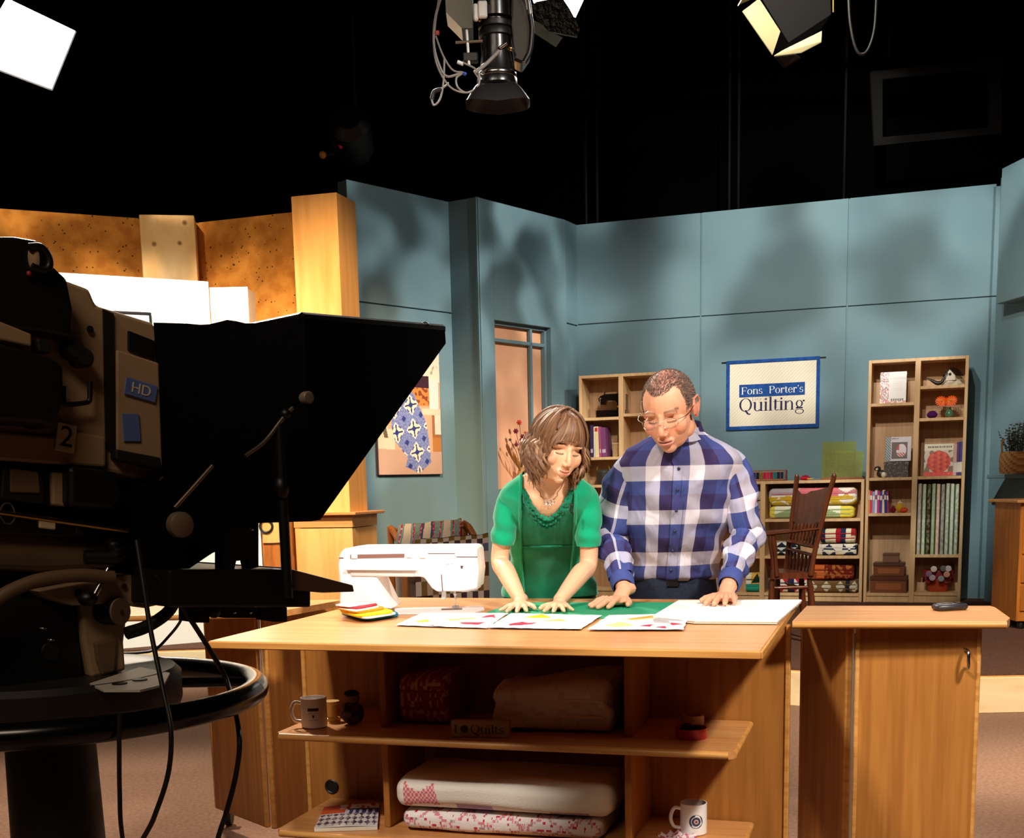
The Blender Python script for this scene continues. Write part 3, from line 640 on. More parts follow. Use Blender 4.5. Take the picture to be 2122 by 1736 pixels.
def cf_floral(u, v):
    if v < .07: return '#d8868a' if noise.noise(V((u * 14, v * 20, 1))) > -.1 else '#f2eee8'
    if u < .34:
        n_ = noise.noise(V((u * 22, v * 15, 5))); return '#d05a5e' if n_ > .18 else '#6c7c8c' if n_ < -.25 else '#f0e4de'
    if .07 < v < .14 and .42 < u < .92: return '#3c3a40' if fr(u * 14) < .65 else '#f0ece6'
    if .75 < v < .82: return '#e6e2dc'
    return '#f2efea' if not (.38 < v < .7 and fr(v * 18) < .3 and .5 < u < .85) else '#e4ddd6'
face_book(rb, (1824, 771, 1877, 835), sl[0], .06, 'white boxed pattern book with a red floral border on the top left shelf', cf_floral, 70, 84, th=.05)
def cf_orange(u, v):
    if v > .86: return '#4a4238' if .88 < v < .93 and .1 < u < .92 and fr(u * 17) < .6 else '#e9e2c4'
    if v > .79: return '#e9e2c4'
    if v < .13: return '#e8483a' if not (.04 < v < .09 and fr(u * 6) < .1) else '#f0a090'
    dx, dz = (u - .5) / .40, (v - .44) / .34
    if dx * dx + dz * dz < 1:
        g = (math.floor((u + v) * 7) + math.floor((u - v) * 7)) % 3; return ('#f0602a', '#c42a22', '#e8442c')[g]
    return '#d9cfbd' if noise.noise(V((u * 5, v * 5, 9))) > -.1 else '#8a6a50'
face_book(rb, (1916, 920, 1975, 987), sr_[2], .05, 'book with an orange and red woven quilt on its cover, standing face out', cf_orange, 76, 88)
def cf_snow(u, v):
    if u < .2: return '#b8c6c8' if fr((u * 1.2 + v) * 9) < .5 else '#5f6b6e'
    if v > .86: return '#5c5658' if .9 < v < .96 and u < .5 and fr(u * 15) < .6 else '#d9d3da'
    if .24 < u < .86 and .1 < v < .78:
        if ((u - .62) / .2) ** 2 + ((v - .44) / .27) ** 2 < 1: return '#cf4a52' if (u < .53 and v > .45) or (v < .35 and fr((u + v) * 9) < .5) else '#e9dfe4'
        return '#6e625e'
    return '#d9d3da'
# dark chest and the picture book on it
a = PB(rb, 1832, 957, 1882, 989, .05); o = thing('patterned_box', 'dark speckled keepsake box under the picture book on the second left shelf', 'box', on(rb, (a[0] + a[1]) / 2, .05, sl[1]), SA)
hb = a[3] - sl[1]; wb = a[1] - a[0]
m = mat('speckled_box', '#4a423c', .6, nz=(70, '#8a8278', 3, .55, .62))
mb = MB(); mb.box((0, .07, hb * .4), (wb, .14, hb * .8), None, .002); mb.build('body', m, o); mb = MB(); mb.box((0, .07, hb * .88), (wb + .006, .146, hb * .22), None, .002); mb.build('lid', m, o)
ab = face_book(rb, (1836, 906, 1887, 957), sl[1] + hb + .004, .06, 'book with a snowman picture on grey standing on the dark box', cf_snow, 64, 64, lean=.05)
# figurine
a = PB(rb, 1811, 962, 1838, 988, .06); o = thing('figurine', 'small brown and cream dog figurine left of the dark box', 'figurine', on(rb, (a[0] + a[1]) / 2, .07, sl[1]), SA)
s = (a[1] - a[0]); mb = MB(); mb.ball((s * .05, .0, s * .3), (s * .34, s * .26, s * .3), 14, 10, col='#3a2c26'); mb.ball((s * .25, -s * .2, s * .22), (s * .2, s * .16, s * .22), 12, 8, col='#e9dcc0'); mb.build('body', M_paint, o, smooth=60)
mb = MB(); mb.ball((-s * .22, -s * .06, s * .7), (s * .22, s * .2, s * .2), 12, 8, col='#40302a'); mb.ball((-s * .26, -s * .2, s * .64), (s * .11, s * .1, s * .09), 10, 6, col='#e9dcc0'); mb.build('head', M_paint, o, smooth=60)
for sg in (-1, 1): mb = MB(); mb.ball((-s * .22 + sg * s * .19, -s * .04, s * .68), (s * .06, s * .08, s * .15), 8, 6, col='#241a16'); mb.build('ear', M_paint, o, smooth=60)
# pincushions by the paperbacks
def cushion(root, px, zsh, d, label, c1_, c2_, name='pincushion', leaf=True):
    a = PB(root, *px, d); r = (a[1] - a[0]) / 2; h = a[3] - zsh; o = thing(name, label, 'pincushion', on(root, (a[0] + a[1]) / 2, d + r, zsh), SA); mb = MB()
    mb.grid(lambda u, v: V((r * math.sin(PI * v) * (1 - .12 * abs(math.cos(3 * 2 * PI * u))) * math.cos(2 * PI * u), r * math.sin(PI * v) * (1 - .12 * abs(math.cos(3 * 2 * PI * u))) * math.sin(2 * PI * u), h * .38 * (1 - math.cos(PI * v)))), 36, 10, wu=True, colf=lambda u, v: c1_)
    mb.build('cushion', M_fab, o, smooth=60)
    mb = MB()
    for k in range(5): t = k * 2 * PI / 5; mb.ball((r * .4 * math.cos(t), r * .4 * math.sin(t), h * .78), (r * .32, r * .2, h * .07), 8, 4, Matrix.Rotation(t, 3, 'Z'), col=c2_)
    mb.ball((0, 0, h * .86), (r * .16, r * .16, h * .13), 8, 6, col=c2_); mb.build('topknot', M_fab, o, smooth=60); return o
cushion(rb, (1844, 1046, 1857, 1061), sl[2], .05, 'small dark red pincushion beside the row of paperbacks', '#7e1420', '#9a3038')
cushion(rb, (1863, 1048, 1882, 1061), sl[2], .03, 'flat orange-red pincushion on the third shelf of the right bookcase', '#d4502a', '#c8b84a')
cushion(rb, (1856, 1036, 1872, 1061), sl[2], .12, 'yellow pincushion behind the flat orange-red one', '#e3b31e', '#f2ead2')
cushion(rb, (1919, 847, 1944, 865), sr_[1], .05, 'purple pincushion with a tan tassel left of the orange flowers', '#4c1660', '#c9a06a')
# green vase with two orange gerberas
a = PB(rb, 1958, 844, 1976, 865, .06); r = (a[1] - a[0]) / 2; h = a[3] - sr_[1]
o = thing('bud_vase', 'small round green glass vase holding the two orange flowers', 'vase', on(rb, (a[0] + a[1]) / 2, .10, sr_[1]), SA)
mb = MB(); mb.lathe([(r * .5, 0), (r * .95, h * .2), (r, h * .42), (r * .75, h * .7), (r * .4, h * .85), (r * .42, h), (r * .34, h), (r * .3, h * .85)], n=20); mb.build('glass_body', mat('green_glass', '#4f7a5c', .12, spec=.7, coat=.5), o, smooth=50)
fl = [LP(rb, 1951, 832, .08), LP(rb, 1971, 831, .06)]
for k, (fx, fz) in enumerate(fl):
    p = on(rb, fx, .08 - .02 * k, fz); f = thing('gerbera', ('left' if k == 0 else 'right') + ' orange gerbera flower in the small green vase', 'flower', p, SA, 'orange gerberas in the green vase')
    R = Matrix.Rotation(math.radians(62), 3, 'X') @ Matrix.Rotation(.2 - .4 * k, 3, 'Y')
    for ring, (n_, rr, cc) in enumerate(((16, .052, '#ee5a18'), (12, .038, '#f4731c'))):
        mb = MB()
        for i in range(n_):
            t = 2 * PI * i / n_; mb.ball(R @ V((rr * .55 * math.cos(t), rr * .55 * math.sin(t), .004 * ring + .004)), (rr * .5, rr * .17, .004), 8, 4, R @ Matrix.Rotation(t, 3, 'Z'), col=cc)
        mb.build('petals', M_paint, f, smooth=60)
    mb = MB(); mb.ball(R @ V((0, 0, .01)), (.012, .012, .007), 10, 6, col='#d8902a'); mb.build('flower_centre', M_paint, f, smooth=60)
    vp = root_m(f).inverted() @ on(rb, (a[0] + a[1]) / 2, .10, sr_[1] + h * .6); mb = MB(); mb.tube(spline([(0, 0, 0), V((0, 0, -.02)) + vp * .4, vp], 4), .003, 6, col='#55752e'); mb.build('stem', M_paint, f, smooth=60)
# birdhouse and black whale-tail ladle
a = PB(rb, 1953, 762, 1997, 797, .06); o = thing('birdhouse', 'white birdhouse ornament with a black roof on the top right shelf', 'birdhouse', on(rb, (a[0] + a[1]) / 2, .10, sr_[0]), SA)
Wd, Hh = a[1] - a[0], a[3] - sr_[0]; R = Matrix.Rotation(-.5, 3, 'Z'); hw = Wd * .26
mb = MB(); mb.prism([(-hw, Hh * .28), (hw, Hh * .28), (hw, Hh * .62), (0, Hh * .94), (-hw, Hh * .62)], R @ V((0, -Wd * .28, 0)), R @ V((1, 0, 0)), V((0, 0, 1)), -Wd * .56, col='#e7ddca'); mb.build('house_body', M_paint, o)
for sg in (-1, 1):
    mb = MB(); mb.prism([(0, Hh * 1.0), (sg * hw * 1.35, Hh * .57), (sg * hw * 1.35, Hh * .51), (0, Hh * .93)], R @ V((0, -Wd * .36, 0)), R @ V((1, 0, 0)), V((0, 0, 1)), -Wd * .72, col='#171412'); mb.build('roof', M_paint, o)
mb = MB(); mb.lathe([(.001, 0), (Wd * .07, .0), (Wd * .07, .002), (.001, .002)], R @ V((0, -Wd * .284, Hh * .62)), 14, R @ Matrix.Rotation(PI / 2, 3, 'X'), col='#241d18'); mb.build('entrance_hole', M_paint, o)
mb = MB(); mb.grid(lambda u, v: V((Wd * .56 * math.cos(2 * PI * u) * (1 - v * .45), Wd * .36 * math.sin(2 * PI * u) * (1 - v * .45), .002 + Hh * .3 * v + .004 * noise.noise(V((u * 20, v * 6, 2))))), 28, 5, wu=True, colf=lambda u, v: '#b9aa90' if noise.noise(V((u * 30, v * 9, 0))) > 0 else '#d6c9b0'); mb.f.append(list(range(28))); mb.m.append(0); mb.c.append('#b9aa90'); mb.build('twig_base', M_paint, o, smooth=60)
pts = [on(rb, *q) for q in [(LP(rb, x, y, .05)[0], .05, max(LP(rb, x, y, .05)[1], sr_[0] + .008)) for x, y in ((1921, 783), (1934, 790), (1943, 794), (1952, 791), (1958, 780), (1964, 772))]]
o = thing('carved_tail', 'black carved curved tail ornament leaning against the birdhouse', 'ornament', pts[2], SA); mb = MB(); mb.tube(spline(pts, 4), [.004 + .013 * math.sin(PI * min(1, i / 17)) for i in range(21)], 8, col='#15120f'); mb.build('tail', M_paint, o, smooth=60, world=True)
# three stacked wooden boxes
zz = sl[3]
for i, (px, nm, c1_, c2_) in enumerate((((1804, 1190, 1878, 1225), 'largest reddish-brown box at the foot of the stack', '#7a4426', '#5c2f1a'), ((1810, 1164, 1873, 1191), 'middle reddish-brown box of the stack', '#74421f', '#54301c'), ((1829, 1148, 1862, 1166), 'smallest brown box on top of the stack', '#7c5640', '#68452f'))):
    a = PB(rb, *px, .03); h = a[3] - a[2] + (.004 if i else 0); wd = a[1] - a[0]; dp = (.2, .17, .12)[i]
    o = thing('wooden_box', nm + ', bottom left shelf of the right bookcase', 'box', on(rb, (a[0] + a[1]) / 2, .03 + (.2 - dp) / 2, zz), SA, 'stacked wooden boxes')
    mb = MB(); mb.box((0, dp / 2, h * .36), (wd, dp, h * .72), None, .003, col=c1_); mb.build('body', M_paint, o)
    mb = MB(); mb.box((0, dp / 2, h * .86), (wd * 1.03, dp * 1.03, h * .27), None, .004, col=c2_); mb.build('lid', M_paint, o)
    if i < 2: mb = MB(); mb.box((0, -.001, h * .38), (wd * .7, .002, h * .4), None, .001, col='#9c5a30'); mb.build('inlay', M_paint, o)
    zz += h * .995 + .001
# red basket trimmed with yo-yo rounds
a = PB(rb, 1913, 1172, 1974, 1226, .03); o = thing('basket', 'red fabric basket trimmed with round cloth rosettes on the bottom right shelf', 'basket', on(rb, (a[0] + a[1]) / 2, .13, sr_[4]), SA); wd, h = a[1] - a[0], a[3] - sr_[4]
mb = MB(); mb.lathe([(wd * .33, .001), (wd * .38, h * .4), (wd * .46, h * .62), (wd * .43, h * .62), (wd * .34, h * .3)], n=24, sy=.62, col='#a8401f'); mb.build('basket_body', M_fab, o, smooth=50)
mb = MB(); mb.grid(lambda u, v: V((math.cos(2 * PI * u) * wd * (.47 + .03 * math.sin(14 * PI * u) + .03 * v), math.sin(2 * PI * u) * wd * .62 * (.47 + .03 * math.sin(14 * PI * u)), h * (.82 - .5 * v * (.75 + .25 * math.sin(10 * PI * u))))), 56, 5, wu=True, colf=lambda u, v: '#9a2028' if noise.noise(V((u * 20, v * 3, 4))) > 0 else '#7c3a3c'); mb.build('frill', M_fab, o, smooth=60)
for k, (px, py, cc) in enumerate(((1935, 1179, '#d8c4b8'), (1925, 1189, '#8a6a78'), (1932, 1197, '#b8a4a8'), (1950, 1199, '#9a98a0'), (1962, 1190, '#cf9a7c'), (1955, 1178, '#6a6a5e'), (1965, 1178, '#cfc0c0'))):
    x, z = LP(rb, px, py, .02); q = root_m(o).inverted() @ on(rb, x, .0, z); mb = MB(); mb.lathe([(.0, .006), (.008, .005), (.018, .008), (.026, .004), (.024, 0), (.0, 0)], (q.x, -.1, q.z), 14, Matrix.Rotation(PI / 2, 3, 'X'), col=cc); mb.build('rosette', M_fab, o, smooth=60)
mb = MB(); mb.tube(spline([(wd * .42, 0, h * .6), (wd * .5, .03, h * .95), (wd * .36, .06, h * 1.0), (wd * .3, .03, h * .8)], 5), .007, 8, col='#3c1f18'); mb.build('handle', M_paint, o, smooth=60)
# --- left bookcase: antique machine, books
def poly_px(root, pts, d): return [LP(root, x, y, d) for x, y in pts]
o = thing('antique_sewing_machine', 'black cast-iron antique sewing machine on the top shelf of the left bookcase', 'sewing machine', on(lb, LP(lb, 1265, 850, .06)[0], .06, z1), SA)
M_jap = mat('black_japanned_iron', '#0a0808', .18, coat=.6)
def lo(pts, d): return [((root_m(o).inverted() @ on(lb, x, d, z)).x, (root_m(o).inverted() @ on(lb, x, d, z)).z) for x, z in poly_px(lb, pts, d)]
g = lambda x, y: lo([(x, y)], .06)[0]
p = lo([(1238, 861), (1238, 852), (1292, 848), (1292, 859)], .06); mb = MB(); x0, x1 = min(q[0] for q in p), max(q[0] for q in p); bt = max(q[1] for q in p); mb.box(((x0 + x1) / 2, .07, bt / 2 + .0005), (x1 - x0 + .03, .15, bt), None, .006); mb.build('bed', M_jap, o, smooth=30)
p = lo([(1276, 852), (1276, 834), (1273, 829), (1255, 829), (1251, 833), (1250, 838), (1241, 838), (1237, 826), (1241, 820), (1252, 816), (1272, 815), (1290, 812), (1296, 816), (1296, 850)], .06); mb = MB(); mb.prism(p, (0, .10, 0), (1, 0, 0), (0, 0, 1), .06); mb.build('arm', M_jap, o, smooth=30)
q = g(1291, 823); mb = MB(); mb.lathe([(.0, -.012), (.03, -.012), (.036, -.006), (.036, .006), (.03, .012), (0, .012)], (q[0] - .012, .07, q[1]), 20, Matrix.Rotation(PI / 2, 3, 'Y')); mb.build('hand_wheel', M_jap, o, smooth=40)
q = g(1242, 826); mb = MB(); mb.tube([(q[0], .03, q[1] + .012), (q[0], .03, q[1] - .08)], .004, 8); mb.ball((q[0], .03, q[1]), .009, 10, 8); mb.build('needle_bar', M_chrome, o, smooth=50)
q = g(1249, 811); q2 = g(1241, 822); mb = MB(); mb.tube(spline([(q[0] - .012, .07, q[1] + .02), (q[0], .07, q[1]), (q2[0] + .03, .07, q2[1] + .02)], 4), .006, 8); mb.build('take_up_lever', M_jap, o, smooth=50)
q = g(1281, 842); mb = MB(); mb.lathe([(0, 0), (.016, .001), (.017, .006), (.012, .01), (0, .011)], (q[0], .036, q[1]), 16, Matrix.Rotation(PI / 2, 3, 'X')); mb.build('stitch_dial', M_brass, o, smooth=40)
for i, (px0, px1, y0, c_, nm, ln) in enumerate(((1222, 1229, 881, '#3a2a4e', 'dark purple', 0), (1229, 1232, 885, '#d8d4dc', 'thin white', 0), (1232, 1241, 884, '#e6d49c', 'cream and red', -.03), (1241, 1246, 884, '#b04a7c', 'rose', -.03), (1246, 1257, 886, '#77436c', 'wide plum', -.06))):
    a = PB(lb, px0, y0, px1, 945, .02); book(lb, (a[0] + a[1]) / 2, z2, .03, a[1] - a[0] - .001, .2, a[3] - z2, c_, '%s book in the row under the antique sewing machine' % nm, 'books under the antique machine', ln, mark=(('#c23034' if i == 2 else '#c8b0c0'), .9 if i == 2 else .2, .12))
a = PB(lb, 1267, 917, 1292, 945, .05); o = thing('small_tin', 'tan printed tin behind the plaid shirt on the second shelf of the left bookcase', 'tin', on(lb, (a[0] + a[1]) / 2, .08, z2), SA); h = a[3] - z2
mb = MB(); mb.box((0, .05, h * .43), (a[1] - a[0], .1, h * .86), None, .004, col='#b08f63'); mb.build('body', M_paint, o); mb = MB(); mb.box((0, .05, h * .92), (a[1] - a[0] + .004, .104, h * .14), None, .004, col='#c9a878'); mb.build('lid', M_paint, o)
a = PB(lb, 1233, 972, 1262, 1003, .05); o = thing('storage_tin', 'dark green lidded tin with a wire handle on the third shelf of the left bookcase', 'tin', on(lb, (a[0] + a[1]) / 2, .1, z3), SA); h = a[3] - z3; r = (a[1] - a[0]) / 2
mb = MB(); mb.lathe([(r * .95, .001), (r, h * .1), (r, h * .8)], n=20, col='#2c2a22'); mb.build('body', M_paint, o, smooth=40); mb = MB(); mb.lathe([(r * 1.04, h * .78), (r * 1.04, h * .9), (r * .5, h), (0, h)], n=20, col='#3c372c'); mb.build('lid', M_paint, o, smooth=40)
mb = MB(); mb.tube(spline([(-r, 0, h * .85), (-r * .6, 0, h * 1.5), (r * .4, 0, h * 1.55), (r, 0, h * .85)], 5), .003, 6, col='#a08a3c'); mb.build('wire_handle', M_paint, o, smooth=60)
zz_ = zr[0]
a = PB(lb, 1322, 826, 1345, 856, .05); o = thing('ornament_jar', 'cream jar on the right column of the left bookcase beside the man', 'jar', on(lb, (a[0] + a[1]) / 2, .1, zz_), SA); h = a[3] - zz_; r = (a[1] - a[0]) / 2
mb = MB(); mb.lathe([(r * .6, .001), (r, h * .3), (r * .9, h * .7), (r * .5, h * .86)], n=18, col='#d9c29a'); mb.build('body', M_paint, o, smooth=50); mb = MB(); mb.lathe([(r * .55, h * .86), (r * .5, h * .93), (r * .12, h * .96), (0, h)], n=18, col='#6a4a30'); mb.build('lid', M_paint, o, smooth=50)
# --- on top of the low bookcase: thread rack, scissors, pincushion, acrylic rulers
zt = HM
a = PB(mbk, 1553, 975, 1629, 997, .06); o = thing('thread_rack', 'wooden rack of thread spools on top of the low bookcase', 'rack', on(mbk, (a[0] + a[1]) / 2, .1, zt), SA); wd, h = a[1] - a[0], a[3] - zt
M_rwood = mat('red_stained_wood', '#9a5a34', .4, nz=((3, 30, 30), '#7e4526', 3, .4, .65))
mb = MB(); mb.box((0, .0, .006), (wd, .09, .01), None, .002); mb.build('base', M_rwood, o)
mb = MB(); mb.box((0, .0, h - .004), (wd, .05, .008), None, .002); mb.build('rail', M_rwood, o)
for sg in (-1, 1): mb = MB(); mb.box((sg * (wd / 2 - .006), 0, h / 2 + .003), (.012, .09, h - .01), None, .003); mb.build('rack_end', M_rwood, o)
sc = ['#3b3a6a', '#2c1d22', '#8a6a22', '#c81e3c', '#d02a46', '#b41c3a', '#1d7d7e', '#2a2338', '#2e2a3e']
for i, c_ in enumerate(sc):
    x = -wd / 2 + .03 + (wd - .05) * (i + .3) / len(sc); nm = ['slate blue', 'black-brown', 'olive gold', 'scarlet', 'cherry red', 'deep crimson', 'teal', 'dark plum', 'ink blue'][i]
    p = root_m(o) @ V((x, -.012, .0115)); s_ = thing('thread_spool', '%s thread spool standing in the wooden rack' % nm, 'spool', p, SA, 'thread spools in the wooden rack'); hs = h - .024
    mb = MB(); mb.lathe([(.010, .006), (.0135, .008), (.0135, hs - .008), (.010, hs - .006)], n=14, col=c_); mb.build('thread', M_fab, s_, smooth=40)
    for z in (.0, hs - .006): mb = MB(); mb.lathe([(.014, z), (.0145, z + .003), (.014, z + .006)], n=14, col='#b98a58'); mb.build('spool_end', M_paint, s_, smooth=40)
cushion(mbk, (1655, 984, 1679, 994), zt, .03, 'flat red pincushion on the low bookcase above the chair', '#c01c34', '#a01428')
o = thing('scissors', 'yellow-handled scissors lying by the red pincushion on the low bookcase', 'scissors', on(mbk, LP(mbk, 1692, 992, .08)[0], .08, zt), SA)
for sg in (-1, 1):
    mb = MB(); mb.tube(spline([(-.055 + .026 * math.cos(t), sg * .022 + .016 * math.sin(t), .012) for t in [k * 2 * PI / 10 for k in range(11)]], 2), .005, 6, col='#d8b04a'); mb.build('handle', M_paint, o, smooth=60)
    mb = MB(); mb.prism([(-.03, sg * .012 - .003), (-.03, sg * .012 + .004), (.09, -sg * .006 + .001), (.09, -sg * .006)], (0, 0, .009 + .002 * sg), (1, 0, 0), (0, 1, 0), .002, col='#8a8a90'); mb.build('blade', M_paint, o)
M_acr = mat('green_acrylic', '#d2d884', .12, trans=.8, spec=.5)
for k, (px, d, tl, nm) in enumerate((((1704, 917, 1772, 992), .14, .04, 'taller yellow-green acrylic quilting ruler leaning on the blue wall'), ((1708, 936, 1786, 992), .10, .10, 'wider yellow-green acrylic quilting ruler in front of the taller one'))):
    a = PB(mbk, *px, d); wd = a[1] - a[0]; h = a[3] - zt; o = thing('acrylic_ruler', nm, 'ruler', on(mbk, (a[0] + a[1]) / 2, d, zt), SA, 'acrylic rulers'); R = Matrix.Rotation(-tl, 3, 'X') @ Matrix.Rotation(.05 * k, 3, 'Y')
    mb = MB(); mb.box(R @ V((0, 0, h / 2 + .004)), (wd, .004, h), R, .0008); mb.build('sheet', M_acr, o)
    mb = MB()
    for i in range(1, 8): mb.box(R @ V((-wd / 2 + wd * i / 8, -.0024, h / 2 + .004)), (.0016, .0006, h * .98), R, col='#6a6a30')
    for i in range(1, 9): mb.box(R @ V((0, -.0024, h * i / 9 + .004)), (wd * .98, .0006, .0016), R, col='#6a6a30')
    tag(mb.build('grid_lines', M_paint, o), kind='stuff')
o = thing('wood_strip', 'thin red-brown wooden strip lying under the acrylic rulers', 'board', on(mbk, LP(mbk, 1745, 990, .03)[0], .05, zt), SA)
mb = MB(); mb.box((0, 0, .009), (.36, .05, .017), None, .003); mb.build('strip', M_rwood, o)
# --- hanging sign quilt on the blue wall
qa, qb, qc, qd = [LP(w_back, x, y, -.012) for x, y in ((1503, 748), (1700, 738), (1697, 884), (1507, 893))]
sx0, sx1 = (qa[0] + qd[0]) / 2, (qb[0] + qc[0]) / 2; sz1 = (qa[1] + qb[1]) / 2; sz0 = (qc[1] + qd[1]) / 2
sg_ = thing('sign_quilt', 'white wall-hanging sign quilt with a blue border and Quilting lettering', 'wall hanging', root_m(w_back) @ V((sx0, -.003, sz0)), w_back.rotation_euler.z)
SW, SH = sx1 - sx0, sz1 - sz0; bdr = SW * .037
M_cream = mat('cream_quilted_cloth', '#f2e9d2', .9, bump=((60, 5, 60), .3), spec=.1)
def sgrid(x0, x1, z0, z1, y, amp=.004): return lambda u, v: V((x0 + (x1 - x0) * u, y - amp * math.sin(u * PI) * .5 - amp * noise.noise(V((u * 3, v * 3, 1))), z0 + (z1 - z0) * v - .006 * math.sin(u * 9) * (1 - v)))
mb = MB(); mb.box((SW / 2, -.004, SH / 2), (SW, .008, SH), None, .003); mb.build('backing', M_cream, sg_)
M_bluec = mat('blue_border_cloth', '#2b57a0', .9, nz=(30, '#234a8a', 3, .4, .6), bump=(90, .2), spec=.1)
mb = MB()
for c, s in (((SW / 2, -.010, SH - bdr / 2), (SW, .012, bdr)), ((SW / 2, -.010, bdr / 2), (SW, .012, bdr * 1.15)), ((bdr / 2, -.010, SH / 2), (bdr, .012, SH - 2 * bdr)), ((SW - bdr / 2, -.010, SH / 2), (bdr, .012, SH - 2 * bdr))): mb.box(c, s, None, .004)
mb.build('border', M_bluec, sg_)
mb = MB()
for k in range(46):                                        # diagonal quilting stitches standing a hair proud
    t = k / 46 * (SW + SH); x0 = max(bdr, t - SH + bdr); x1 = min(SW - bdr, t - bdr)
    if x1 - x0 > .02: mb.tube([(x0, -.0085, SH - (t - x0)), (x1, -.0085, SH - (t - x1))] if False else [(x0, -.0083, max(bdr, min(SH - bdr, SH - t + x0))), (x1, -.0083, max(bdr, min(SH - bdr, SH - t + x1)))], .0012, 4)
tag(mb.build('quilting_lines', mat('quilting_thread', '#d8ccb0', .9), sg_), kind='stuff')
bx0_, bx1_, bz0_, bz1_ = SW * .142, SW * .845, SH * .47, SH * .65
mb = MB(); mb.box(((bx0_ + bx1_) / 2, -.010, (bz0_ + bz1_) / 2), (bx1_ - bx0_, .004, bz1_ - bz0_), None, .001); band = mb.build('name_band', M_bluec, sg_)
M_ltr = mat('white_letter_cloth', '#f4f2ea', .9); M_ltd = mat('navy_letter_cloth', '#2a2650', .9); M_ltg = mat('grey_letter_thread', '#a69a98', .9)
mb = MB(); e = (bz1_ - bz0_); text(mb, 'Fons', (bx0_ + .02, -.0122, bz0_ + e * .22), (1, 0, 0), (0, 0, 1), e * .80, (bx1_ - bx0_) * .33); mb.build('lettering', M_ltr, sg_)
mb = MB(); text(mb, "Porter's", (bx0_ + (bx1_ - bx0_) * .46, -.0122, bz0_ + e * .22), (1, 0, 0), (0, 0, 1), e * .80, (bx1_ - bx0_) * .52); mb.build('lettering', M_ltr, sg_)
mb = MB(); text(mb, 'Quilting', (bx0_ - .004, -.009, SH * .265), (1, 0, 0), (0, 0, 1), SH * .26, (bx1_ - bx0_) * 1.01); mb.build('lettering', M_ltd, sg_)
mb = MB(); text(mb, 'Love of', (bx0_ + (bx1_ - bx0_) * .2, -.009, SH * .415), (1, 0, 0), (0, 0, 1), SH * .065, (bx1_ - bx0_) * .24); mb.build('lettering', M_ltg, sg_)
mb = MB(); mb.tube([(-.045, -.006, SH - .012), (SW + .05, -.006, SH - .012)], .005, 8); mb.build('hanging_rod', M_blackm, sg_, smooth=60)
# --- framed print on the left flat
qa, qb = LP(w_left, 785, 982, -.03), LP(w_left, 917, 985, -.03); topz = LP(w_left, 850, 668, -.03)[1]
px0_, px1_, pz0_ = qa[0], qb[0], (qa[1] + qb[1]) / 2; PW, PH = px1_ - px0_, topz - pz0_
pic = thing('canvas_print', 'large canvas print of a blue quilt draped over a chair by a fireplace', 'picture', root_m(w_left) @ V((px0_, 0, pz0_)), w_left.rotation_euler.z)
mb = MB(); mb.box((PW / 2, -.016, PH / 2), (PW, .03, PH), None, .002); mb.build('canvas', mat('canvas_edge', '#4a3a4a', .8), pic)
def pcol(u, v):                                            # v from 0 bottom to 1 top; visible part of the photograph is v < .95
    x, z = u, v
    ql = .30 - .02 * math.sin(z * 9); qr = .70 + .1 * (.5 - z)
    if z < .6:
        if inpoly(x, z, [(.34, .53), (.23, .40), (.21, .32), (.26, .22), (.45, .11), (.41, .05), (.63, .005), (.82, .08), (.80, .22), (.76, .35), (.66, .45), (.57, .54), (.44, .57)]):
            g1, g2 = x * 3.6 + z * .9 + .2, z * 6.2 - x * .7; a, b = fr(g1) - .5, fr(g2) - .5; m_ = abs(a) + abs(b)
            if m_ < .15: return '#2a3478'
            if m_ < .36: return '#f0dcc0' if min(abs(a), abs(b)) > .035 else '#33305a'
            if m_ < .44: return '#4a4a80' if abs(abs(a) - abs(b)) < .12 else '#e9ddd2'
            if m_ > .86: return '#2f3a7c'
            return '#8d94bc' if noise.noise(V((x * 60, z * 90, 0))) > 0 else '#6c76ac'
    if z < .17 - .02 * x: return '#caa28a'
    if x < .16 + .1 * (z < .3): return '#e6cfb2' if abs(x - .08 - (.36 - z) * .4) > .03 or not .24 < z < .36 else '#6a5a40'
    if .46 < z < .58 and .4 < x < .82: return '#e0843a' if noise.noise(V((x * 20, z * 40, 3))) > -.1 else '#8a3f1c'
    if .56 < z < .66 and .45 < x < .82: return '#3a1420'
    if .40 < z < .44 and x > .7: return '#e8cdae'
    if z < .40 and x > .86: return '#c07a3c' if z < .25 else ('#e8dcc8' if x > .9 and z > .27 else '#a8683c')
    if .44 < z < .64 and .82 < x < .97: return '#e6ddd0'
    if z > .62: return '#f0dcc0' if noise.noise(V((x * 30, z * 30, 6))) > -.3 or x < .75 else '#b89c84'
    return '#d8a884'
mb = MB(); mb.grid(lambda u, v: V((PW * (.004 + .992 * u), -.0318, PH * (.003 + .994 * v))), 140, 290, colf=pcol); mb.build('print', M_pap, pic, fix=False)
